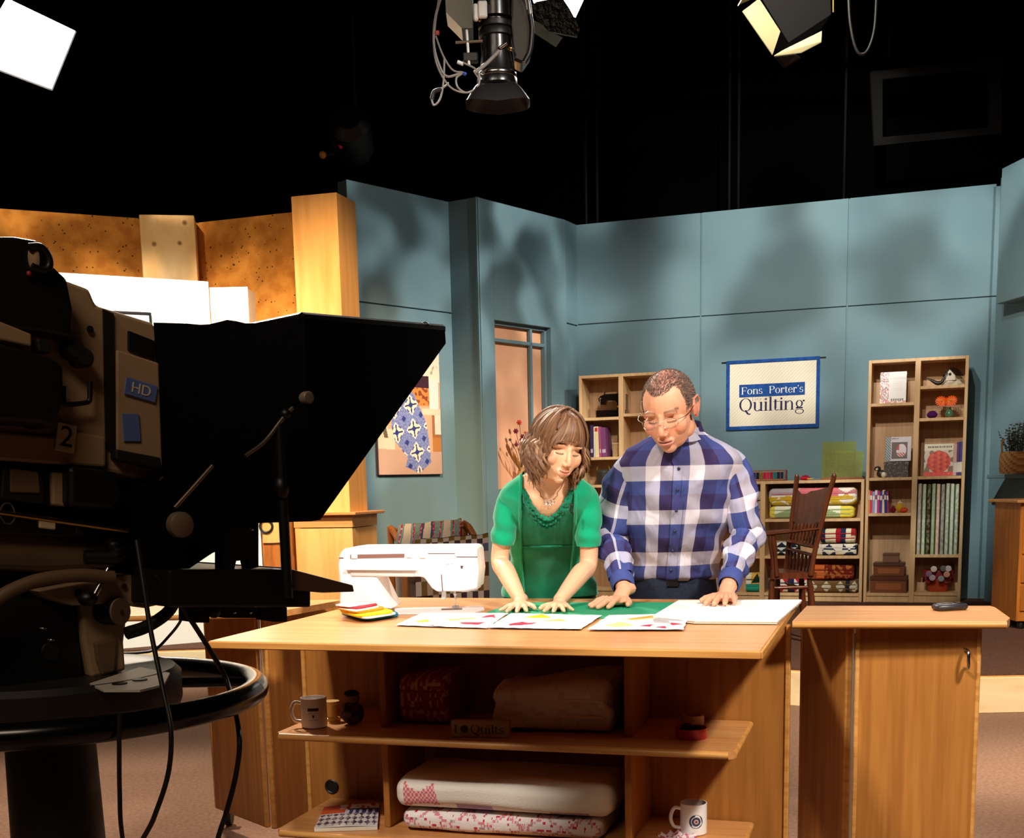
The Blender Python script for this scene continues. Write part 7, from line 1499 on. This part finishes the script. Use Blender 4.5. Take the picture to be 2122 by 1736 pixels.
q = at_y(740, 250, 10.5); mb = MB(); mb.tube([at_y(738, 315, 10.5), V((q.x, q.y, 5.0))], .015, 8); mb.build('yoke_pole', M_fix, ul, smooth=50, world=True)
# ---------------------------------------------------------------- things on and in the island
def tz(x, y, z=ZT): return at_z(x, y, z)
# sewing machine
YS = 4.30
smc = thing('sewing_machine', 'large white electronic sewing machine standing on the island at left', 'sewing machine', tz(850, 1262), 0)
mp0 = tz(760, 1262); TD = V((1, -.12, 0)).normalized(); TNm = V((TD.y, -TD.x, 0))  # long axis of the machine
MA = tz(835, 1268, ZT)
def mpx(x, y): return at_pl(x, y, MA, TNm)
def mloc(x, y): p = mpx(x, y) - MA; return (p.dot(TD), p.z)
def mprism(nm, pts, d0, depth, m, bev=.012, seg=4, parent=None):
    mb = MB(); o0 = MA - TNm * d0; P_ = [(mloc(x, y)[0], mloc(x, y)[1] + ZT) for x, y in pts]; P_ = [(u, z + 0) for u, z in P_]
    mb.prism([(u, z - 0) for u, z in P_], (o0.x, o0.y, 0 + 0), TD, (0, 0, 1), -depth)
    mb.v = [(a, b, c) for a, b, c in mb.v]; o = mb.build(nm, m, parent or smc, world=True)
    if bev: b = o.modifiers.new('b', 'BEVEL'); b.width = bev; b.segments = seg; b.limit_method = 'ANGLE'; b.angle_limit = math.radians(25); o.data.shade_smooth()
    return o
def mloc(x, y): p = mpx(x, y); return ((p - MA).dot(TD), p.z - ZT)
M_mw = mat('white_machine_shell', '#f5f2f2', .35, coat=.15)
zmin = lambda pts: pts
mprism('shell', [(703, 1262), (704, 1215), (700, 1170), (703, 1148), (712, 1137), (740, 1133), (980, 1131), (988, 1138), (990, 1165), (992, 1180), (988, 1220), (962, 1225), (905, 1226), (894, 1218), (878, 1196), (866, 1195), (780, 1195), (808, 1255), (812, 1262)], .0, .17, M_mw, .016)
mprism('arm_underside', [(724, 1181), (862, 1182), (858, 1195), (728, 1194)], -.004, .02, mat('underside_shade_grey', '#e2d6d2', .5), .003, 2)  # underside of the arm, its shade put into a greyer panel colour
mprism('ledge', [(718, 1177), (866, 1178), (866, 1181.5), (718, 1180.5)], -.016, .03, M_mw, .002, 2)  # invented lip, added to throw shade on the panel below
mprism('lid_slot', [(726, 1149), (838, 1147), (838, 1155), (726, 1157)], -.0015, .01, mat('slot_shade_brown', '#8a6258', .6), .0)  # brown colour stands for the shade inside the slot
for pts in (((728, 1148), (741, 1148), (741, 1157), (728, 1157)), ((842, 1146), (855, 1146), (855, 1155), (842, 1155)), ((869, 1146), (883, 1146), (883, 1156), (869, 1156))): mprism('lid_clip', pts, -.005, .012, M_mw, .002, 2)
M_line = mat('seam_shade', '#5a3838', .6)  # dark colour painted for the shade in the shell's gaps
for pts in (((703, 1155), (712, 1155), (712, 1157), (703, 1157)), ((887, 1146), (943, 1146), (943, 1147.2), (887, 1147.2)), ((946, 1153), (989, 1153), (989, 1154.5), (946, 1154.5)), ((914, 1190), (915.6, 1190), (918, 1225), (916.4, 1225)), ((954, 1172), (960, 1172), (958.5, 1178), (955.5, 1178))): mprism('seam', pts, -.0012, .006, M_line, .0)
mprism('lettering', [(924, 1168.2), (931, 1168.2), (931, 1169.4), (924, 1169.4)], -.001, .004, mat('grey_print', '#b0a8a8', .5), 0); mprism('lettering', [(935, 1168.2), (940, 1168.2), (940, 1169.2), (935, 1169.2)], -.001, .004, mat('grey_print'), 0)
mprism('needle_guard', [(929, 1216), (968, 1215), (978, 1203), (986, 1206), (988, 1222), (968, 1227), (929, 1226)], .01, .10, mat('lilac_shade_guard', '#dccfd6', .4), .004, 2)  # lilac tint carries the shade on this part of the white machine
mprism('thread_cutter', [(912, 1228), (920, 1228), (920, 1243), (911, 1243)], .03, .02, M_mw, .003, 2)
q = mpx(936, 1230) + (-TNm) * .07; mb = MB(); mb.tube([q, V((q.x, q.y, ZT + .035))], .003, 8); mb.ball((q.x, q.y, ZT + .052), .006, 10, 8); mb.build('needle_bar', M_chrome, smc, smooth=60, world=True)
mb = MB(); mb.tube([V((q.x, q.y, ZT + .04)), V((q.x, q.y, ZT + .012))], .0018, 6); mb.box((q.x, q.y, ZT + .010), (.022, .030, .004), None, .001); mb.build('presser_foot', M_chrome, smc, world=True)
mb = MB(); pb_ = [tz(x, y, ZT + .006) for x, y in ((818, 1260), (1000, 1255), (1004, 1262), (985, 1268), (818, 1270))]; mb.slab([(p.x, p.y) for p in pb_], ZT + .001, ZT + .006); mb.build('bed_plate', mat('pale_bed', '#e4d8d6', .4), smc, world=True)
mb = MB(); p = tz(936, 1262, ZT + .007); mb.box((p.x, p.y, ZT + .007), (.07, .035, .003), None, .001); mb.build('needle_plate', mat('dull_steel'), smc, world=True)
# stack of folded cloth
for k, (nm, c_, px) in enumerate((('teal blue cloth, bottom of the folded stack', '#1f7f9e', ((700, 1270), (757, 1288), (832, 1277), (790, 1262))), ('white cloth in the folded stack', '#eef0ee', ((701, 1270), (757, 1284), (826, 1273), (788, 1262))), ('bright yellow cloth in the folded stack', '#f0d020', ((699, 1266), (740, 1280), (820, 1270), (780, 1258))), ('orange-yellow cloth in the folded stack', '#f0a830', ((694, 1262), (738, 1273), (800, 1262), (770, 1255))), ('cream cloth in the folded stack', '#f4e8c0', ((694, 1260), (736, 1269), (790, 1259), (765, 1254))), ('crimson cloth near the top of the folded stack', '#c02838', ((692, 1257), (740, 1263), (786, 1254), (760, 1250))), ('white dotted cloth topping the folded stack', '#f2dede', ((690, 1255), (724, 1259), (784, 1250), (755, 1246))))):
    z0 = ZT + .0012 + sum([.011, .0055, .008, .007, .005, .005, .0045][:k]); h = [.011, .0055, .008, .007, .005, .005, .0045][k]
    pts = [at_z(x, y + [0, 3, 5, 9, 13, 17, 21][k] * .0, z0) for x, y in px]; c = sum(pts, V()) / 4
    o = thing('folded_cloth', nm + ' beside the sewing machine', 'fabric', (c.x, c.y, z0), 0, 'folded cloths in the stack'); 
    def F(u, v, pts=pts, h=h, z0=z0, k=k):
        a = 2 * PI * u; ex = .35; x = math.copysign(abs(math.cos(a)) ** ex, math.cos(a)); y = math.copysign(abs(math.sin(a)) ** ex, math.sin(a)); s_, t = (x + 1) / 2, (y + 1) / 2
        p = pts[0].lerp(pts[1], s_).lerp(pts[3].lerp(pts[2], s_), t); w = math.sin(PI * v); q = c_k[k] + (p - c_k[k]) * (.965 + .035 * w)
        return V((q.x, q.y, z0 + h * (1 - math.cos(PI * v)) / 2 * .96))
    c_k = {k: c}
    mb = MB(); mb.grid(F, 40, 6, wu=True, colf=lambda u, v: c_); mb.f += [list(range(40))[::-1], list(range(240, 280))]; mb.m += [0, 0]; mb.c += [c_, c_]; mb.build('cloth_fold', M_fab, o, smooth=50, world=True)
# green cutting mat
q = [tz(x, y, ZT) for x, y in ((1000, 1273), (1068, 1249), (1408, 1249), (1340, 1285))]
o = thing('cutting_mat', 'thin green cutting mat lying under the quilt blocks and the hands', 'mat', (q[0].x, q[0].y, ZT), 0); mb = MB(); mb.slab([(p.x, p.y) for p in q], ZT + .0004, ZT + .0026); mb.build('mat_sheet', mat('green_mat', '#1c9a6c', .6), o, world=True)
# pieced quilt blocks
def block(label, px, design, z):
    P_ = [at_z(x, y, z) for x, y in px]; o = thing('quilt_block', label, 'quilt block', (P_[0].x, P_[0].y, ZT), 0, 'pieced quilt blocks on the island')
    def S(off): return lambda u, v: (lambda p: V((p.x + .004 * noise.noise(V((u * 7, v * 7, z * 99))), p.y + .004 * noise.noise(V((v * 7, u * 7, 3 + z * 99))), z + off + .0022 * abs(noise.noise(V((u * 5, v * 5, p.x * 9)))))))(P_[0].lerp(P_[1], u).lerp(P_[3].lerp(P_[2], u), v))
    mb = MB(); mb.grid(S(.0012), 120, 120, colf=design); mb.grid(S(.0), 16, 16, colf=lambda u, v: '#f0ece4'); mb.build('pieced_top', M_fab, o, smooth=60, world=True); return o
def star_design(pieces):
    def f(u, v):
        for poly, c_ in pieces:
            if inpoly(u, v, poly): return c_
        return '#f7f4ef'
    return f
Y_, YL, RD, GR, OR = '#e4c62c', '#efe48c', '#bf2440', '#b9b0b4', '#d9a040'
block('left quilt block with small yellow and red pieces, nearest the sewing machine', ((820, 1296), (1008, 1302), (1052, 1271), (872, 1271)), star_design([([(.12, .28), (.22, .5), (.3, .3), (.22, .22)], Y_), ([(.42, .5), (.7, .66), (.75, .6), (.5, .44)], OR), ([(.62, .3), (.9, .36), (.86, .18), (.7, .2)], RD), ([(.78, .62), (.9, .7), (.96, .6), (.88, .9), (.8, .78)], RD), ([(.3, .05), (.45, .03), (.4, .1)], '#7a5a5a')]), ZT + .003)
block('middle quilt block with a yellow triangle and a red star point', ((1010, 1301), (1203, 1304), (1246, 1276), (1060, 1271)), star_design([([(.2, .72), (.36, .98), (.52, .72), (.36, .66)], '#e6b41c'), ([(.16, .24), (.28, .42), (.36, .34), (.48, .4), (.42, .22), (.22, .14)], RD), ([(.44, .5), (.62, .66), (.74, .52), (.56, .48)], OR), ([(.66, .3), (.8, .44), (.9, .24), (.76, .14)], '#e2d2c8')]), ZT + .004)
block('right quilt block with yellow, tan and red star pieces beside the white batting', ((1217, 1305), (1416, 1305), (1428, 1272), (1262, 1275)), star_design([([(.1, .22), (.24, .5), (.38, .38), (.46, .24), (.3, .14)], YL), ([(.2, .62), (.55, .92), (.66, .82), (.4, .62)], OR), ([(.30, .6), (.62, .80), (.66, .70), (.44, .56)], '#f0dcb0'), ([(.68, .9), (.82, .86), (.98, .5), (.8, .52), (.84, .36), (.64, .4), (.6, .62)], GR), ([(.72, .98), (.96, .94), (.9, .74), (1.0, .5), (.84, .58)], RD), ([(.8, .44), (1.0, .3), (.86, .22)], RD), ([(.5, .2), (.66, .34), (.64, .14)], RD), ([(.68, .12), (.8, .2), (.82, .06)], RD)]), ZT + .005)
# white batting board under the man's left hand
q = [tz(x, y, ZT + .014) for x, y in ((1352, 1275), (1405, 1243), (1662, 1242), (1612, 1285), (1440, 1284))]
o = thing('batting_sheet', 'thick white folded batting under the man\'s hand at the right of the island', 'fabric', (q[0].x, q[0].y, ZT), 0)
mb = MB(); mb.slab([(p.x, p.y) for p in q], ZT + .0060, ZT + .0145); ob_ = mb.build('batting_layer', mat('white_batting', '#f6f1ea', .9, bump=(120, .3)), o, world=True); b = ob_.modifiers.new('b', 'BEVEL'); b.width = .004; b.segments = 3; b.limit_method = 'ANGLE'
mb = MB(); mb.slab([(p.x - .002, p.y + .003) for p in q], ZT + .0026, ZT + .0062); ob_ = mb.build('backing_layer', mat('cream_backing', '#ecdcc8', .9), o, world=True)
# remote on the right wing
p = tz(1968, 1264); o = thing('remote_control', 'black handheld remote lying on the right wing top', 'remote', (p.x, p.y, ZT), .25)
mb = MB(); mb.box((0, 0, .011), (.105, .05, .02), None, .007); mb.build('case', mat('dark_grey_plastic', '#2c2a30', .4), o, smooth=50)
mb = MB(); mb.box((-.02, 0, .0215), (.04, .026, .003), None, .001); mb.build('keypad', M_black, o); mb = MB(); mb.box((.032, 0, .0215), (.026, .03, .003), None, .001); mb.build('display', mat('dark_glass', '#15151a', .1), o)
# --- mugs, sign, quilts, magazine, tins inside
def mug(label, px_c, z, r, h, ang, band, emblem):
    x, y, d = px_c; zz = z; lx, lz = None, None
    p = at_z(x, y, z); o = thing('mug', label, 'mug', (p.x, p.y, z + .0004), ang, 'white printed mugs in the island')
    mb = MB(); mb.lathe([(r * .9, 0), (r, .004), (r, h), (r * .93, h), (r * .92, .008), (0, .007)], n=32); mb.build('cup', mat('white_glaze', '#efeae6', .15, coat=.3), o, smooth=45)
    mb = MB(); mb.tube(spline([(-r * .97, 0, h * .82), (-r * 1.45, 0, h * .84), (-r * 1.72, 0, h * .55), (-r * 1.5, 0, h * .26), (-r * .97, 0, h * .2)], 6), .0058, 10); mb.build('handle', mat('white_glaze'), o, smooth=60)
    def strip(nm, a0, a1, z0_, z1_, c_):
        mb = MB(); n = 10
        for k in range(n):
            b0, b1 = a0 + (a1 - a0) * k / n, a0 + (a1 - a0) * (k + 1) / n; mb.add([V((math.sin(a) * (r + .0006), -math.cos(a) * (r + .0006), zz_)) for a, zz_ in ((b0, z0_), (b1, z0_), (b1, z1_), (b0, z1_))], [(0, 1, 2, 3)])
        mb.build(nm, mat('mug_print_' + c_.strip('#'), c_, .4), o, fix=False)
    def cyl(nm, poly, c_, n=1):
        mb = MB()
        for q in poly: mb.add([V((math.sin(a) * (r + .0006), -math.cos(a) * (r + .0006), zz_)) for a, zz_ in q], [list(range(len(q)))])
        mb.build(nm, mat('mug_print_' + c_.strip('#'), c_, .4), o, fix=False)
    if band: strip('print_band', -.42, .42, h * .60, h * .70, '#2a2426'); strip('print_line', -.40, .40, h * .30, h * .312, '#8a8084'); strip('print_line', -.40, .40, h * .52, h * .53, '#8a8084'); cyl('print_emblem', [[(.0, h * .36), (.07, h * .40), (.08, h * .46), (0, h * .475), (-.08, h * .46), (-.07, h * .40)]], '#3a3f60')
    if emblem:
        for rr_, c_ in ((.30, '#2a3350'), (.22, '#e6e0dc'), (.19, '#2f3a5c'), (.10, '#c9a8a0'), (.05, '#7a3038')): cyl('print_emblem', [[(rr_ / .30 * .52 * math.cos(t) + .0, h * .48 + rr_ * r * 1.75 * math.sin(t)) for t in [k * PI / 12 for k in range(24)]]], c_); r += .0004
    return o
mug('white mug with a dark band at the left end of the middle shelf', (652, 1506, 0), ZS1, .0405, .094, .1, True, False)
mug('white mug with a round navy emblem at the right of the bottom shelf', (1437, 1726, 0), ZS2, .0405, .096, .05, False, True)
def inside(root_px, z): return at_z(*root_px, z)
a, b = at_z(935, 1528, ZS1), at_z(1056, 1530, ZS1); d = b - a; c = (a + b) / 2
o = thing('wooden_sign', 'small wooden block sign reading I Quilts on the middle shelf edge', 'sign', (c.x, c.y, ZS1 + .0005), math.atan2(d.y, d.x))
mb = MB(); sh_ = .052; mb.box((0, .012, sh_ / 2), (d.length, .022, sh_), None, .0025); mb.build('block', mat('whitewashed_wood', '#b58d64', .6, nz=((4, 40, 40), '#a07a54', 3, .4, .65)), o)
mb = MB(); text(mb, 'I', (-d.length * .44, .0005, sh_ * .26), (1, 0, 0), (0, 0, 1), sh_ * .66); mb.build('lettering', mat('dark_brown_ink', '#3a2a22', .7), o)
mb = MB(); text(mb, 'Quilts', (-d.length * .17, .0005, sh_ * .26), (1, 0, 0), (0, 0, 1), sh_ * .66, d.length * .58); mb.build('lettering', mat('dark_brown_ink'), o)
mb = MB(); cc = V((-d.length * .27, .0005, sh_ * .49))
for k in range(8): t = k * PI / 4; mb.prism([(.0035 * math.cos(t - .5), .0035 * math.sin(t - .5)), (.0125 * math.cos(t - .3), .0125 * math.sin(t - .3)), (.0125 * math.cos(t + .3), .0125 * math.sin(t + .3)), (.0035 * math.cos(t + .5), .0035 * math.sin(t + .5))], cc, (1, 0, 0), (0, 0, 1), .001)
mb.build('wheel_motif', mat('dark_brown_ink'), o)
mb = MB(); mb.prism([(.003 * math.cos(t), .003 * math.sin(t)) for t in [k * PI / 6 for k in range(12)]], cc, (1, 0, 0), (0, 0, 1), .001); mb.build('wheel_hub', mat('dark_brown_ink'), o)
# folded quilts on the shelves
def iq(label, x0, x1, d0, d1, z0, z1, colf, **k):
    return quilt(label, isl, x0, x1, z0, z1, d0, d1, colf, **k)
def lpx(x, y, d): return LP(isl, x, y, d)
qd = .40
q0, q1 = lpx(820, 1660, qd)[0], lpx(1262, 1690, qd)[0]; zt_ = lpx(1040, 1620, qd)[1]; zm_ = lpx(1040, 1690, qd)[1]
def c_pinkw(x, f, s):
    if s:
        g = abs(fr(x * 5.2 + .2) - .5) * 2; h = abs(f - .5) * 2
        if abs(g - h) < .16 or g + h < .25: return '#d8848c' if noise.noise(V((x * 90, f * 20, 1))) > .05 else '#a89a98' if noise.noise(V((x * 90, f * 20, 7))) > .2 else '#eecfcf'
        if noise.noise(V((x * 50, f * 12, 4))) > .38: return '#c83c50'
    return '#ece2dc'
iq('pink and white printed patchwork quilt at the bottom of the centre bay', q0 + .015, q1 - .03, qd, .73, ZS2 + .001, zm_, c_pinkw, nx=220, na=90, layers=1, wob=.009)
def c_wcheck(x, f, s):
    if s and inpoly(x, f, [(.045, .88), (.12, .60), (.195, .90), (.21, .12), (.13, .22), (.05, .12)]): return '#cf6a70' if (int(x * 104) + int(f * 13)) % 2 else '#e7b4b0'
    if s and f < .16 and fr(x * 2.2) > .62: return '#a890a4'
    return '#e6dccd'
iq('cream quilt with a red checked patch lying on the pink printed one', q0, q1, qd - .01, .73, zm_ + .003, zt_, c_wcheck, nx=230, na=90, layers=1, wob=.012)
w0, w1 = lpx(1010, 1500, .45)[0], lpx(1262, 1510, .45)[0]; zq_ = lpx(1150, 1412, .45)[1]
iq('rumpled white quilt folded high on the middle shelf behind the wooden sign', w0 + .03, w1, .43, .73, ZS1 + .001, min(zq_, ZS1 + .19), lambda x, f, s: '#e8decd' if noise.noise(V((x * 12, f * 8, 2))) < .25 else '#dccab6', wob=.03, layers=3, nx=60, na=48)
x0, x1 = lpx(832, 1500, .50)[0], lpx(930, 1500, .50)[0]
iq('folded red print quilt at the left of the centre bay, middle shelf', x0, x1, .48, .73, ZS1 + .001, ZS1 + .16, lambda x, f, s: '#a03a34' if noise.noise(V((x * 14, f * 9, 5))) > -.1 else '#d0a48c', layers=3)
# magazine on bottom shelf
P_ = [at_z(x, y, ZS2 + .012) for x, y in ((651, 1716), (782, 1712), (786, 1664), (672, 1672))]
o = thing('magazine', 'glossy quilt magazine lying on the left of the bottom shelf', 'magazine', (P_[0].x, P_[0].y, ZS2), 0)
def mg(u, v):
    if v > .80: return '#c0392c' if u < .30 or noise.noise(V((u * 12, v * 9, 1))) > .1 else '#d8d0d4'
    if v > .58: return '#3a4472' if u > .45 and not (fr(u * 9) < .4 and v < .74) else ('#c8502c' if u < .42 and v > .62 else '#cfc6cc')
    if v < .06: return '#e6e0dc'
    return '#dcd4cc' if (math.floor((u + v * .6) * 9) + math.floor((u - v * .6) * 9)) % 2 else '#3a3448' if noise.noise(V((u * 20, v * 14, 2))) > .0 else '#9a8a94'
mb = MB(); T4 = [V((p.x, p.y, ZS2 + .0122)) for p in P_]; mb.grid(lambda u, v: T4[0].lerp(T4[1], u).lerp(T4[3].lerp(T4[2], u), v) + V((0, 0, .003 * math.sin(u * PI))), 110, 84, colf=mg); mb.build('cover', M_pap, o, world=True, fix=False)
mb = MB(); mb.slab([(p.x, p.y) for p in P_], ZS2 + .001, ZS2 + .012); mb.build('page_block', mat('book_pages'), o, world=True)
# red tin with sewing odds and ends
p = at_z(1432, 1528, ZS1); o = thing('round_tin', 'open round red tin of notions at the right of the middle shelf', 'tin', (p.x, p.y, ZS1 + .0005), 0)
mb = MB(); mb.lathe([(.045, 0), (.046, .002), (.046, .030), (.0445, .030), (.044, .003), (0, .003)], n=28); mb.build('body', mat('red_enamel', '#b81420', .3), o, smooth=40)
for k, (x, y, z, r_, c_, nm) in enumerate(((-.012, .0, .019, .020, '#26222a', 'dark thread ball in the red tin'), (.016, -.006, .018, .016, '#3a3236', 'small grey thread ball in the red tin'))): b_ = thing('thread_ball', nm, 'thread', (p.x + x, p.y + y, ZS1 + z - r_ + .0045 + .0), 0); mb = MB(); mb.ball((0, 0, r_), r_, 14, 10, col=c_); mb.build('thread', M_fab, b_, smooth=60)
p2 = at_z(1432, 1505, ZS1); o = thing('brass_tin', 'tan ring-shaped tape roll behind the red tin', 'tape', (p2.x + .01, p2.y + .03, ZS1 + .0005), 0); mb = MB(); mb.lathe([(.026, 0), (.034, .0), (.034, .03), (.026, .03), (.026, 0)], n=24, col='#b98a4a'); mb.build('tape_roll', M_paint, o, smooth=40)
# pincushion-like doll and basket at the back of the left bay
p = at_z(725, 1500, ZS1); o = thing('doll_cushion', 'dark patchwork doll cushion behind the mug on the middle shelf', 'ornament', (p.x + .01, p.y, ZS1 + .0005), 0)
mb = MB(); mb.grid(lambda u, v: V((.036 * math.sin(PI * v) ** .7 * math.cos(2 * PI * u), .03 * math.sin(PI * v) ** .7 * math.sin(2 * PI * u), .035 - .035 * math.cos(PI * v))), 24, 14, wu=True, colf=lambda u, v: ['#2a2024', '#5a3440', '#3a3a48', '#6a5a58'][(int(u * 8) + int(v * 5)) % 4]); mb.build('body', M_fab, o, smooth=60); mb = MB(); mb.ball((.004, 0, .085), (.020, .018, .02), 14, 10, col='#8a6a5c'); mb.build('head', M_fab, o, smooth=60); mb = MB(); mb.ball((.0, 0, .097), (.024, .02, .012), 12, 8, col='#221a1c'); mb.build('hat', M_fab, o, smooth=60)
p = at_z(686, 1494, ZS1); o = thing('wooden_bobbin', 'large pale wooden bobbin beside the mug on the middle shelf', 'bobbin', (p.x, p.y + .02, ZS1 + .0005), 0); mb = MB(); mb.lathe([(.0, 0), (.026, 0), (.026, .008), (.018, .012), (.018, .05), (.026, .054), (.026, .062), (0, .062)], n=24, col='#d0a04c'); mb.build('turned_wood', M_paint, o, smooth=40)
# crocheted doily under the lower mug
p = at_z(1400, 1735, ZS2); o = thing('lace_doily', 'pink and white crocheted doily in front of the emblem mug', 'doily', (p.x, p.y - .02, ZS2 + .0005), 0)
mb = MB(); mb.grid(lambda u, v: V((math.cos(2 * PI * u) * .058 * v * (1 + .06 * math.sin(24 * PI * u)), math.sin(2 * PI * u) * .058 * v * (1 + .06 * math.sin(24 * PI * u)), .0015 + .012 * v * v * abs(math.sin(12 * PI * u)))), 96, 8, wu=True, colf=lambda u, v: '#b05a6a' if (int(u * 24) + int(v * 6)) % 3 == 0 else '#e2cfd2'); mb.build('crochet', M_fab, o, smooth=60)
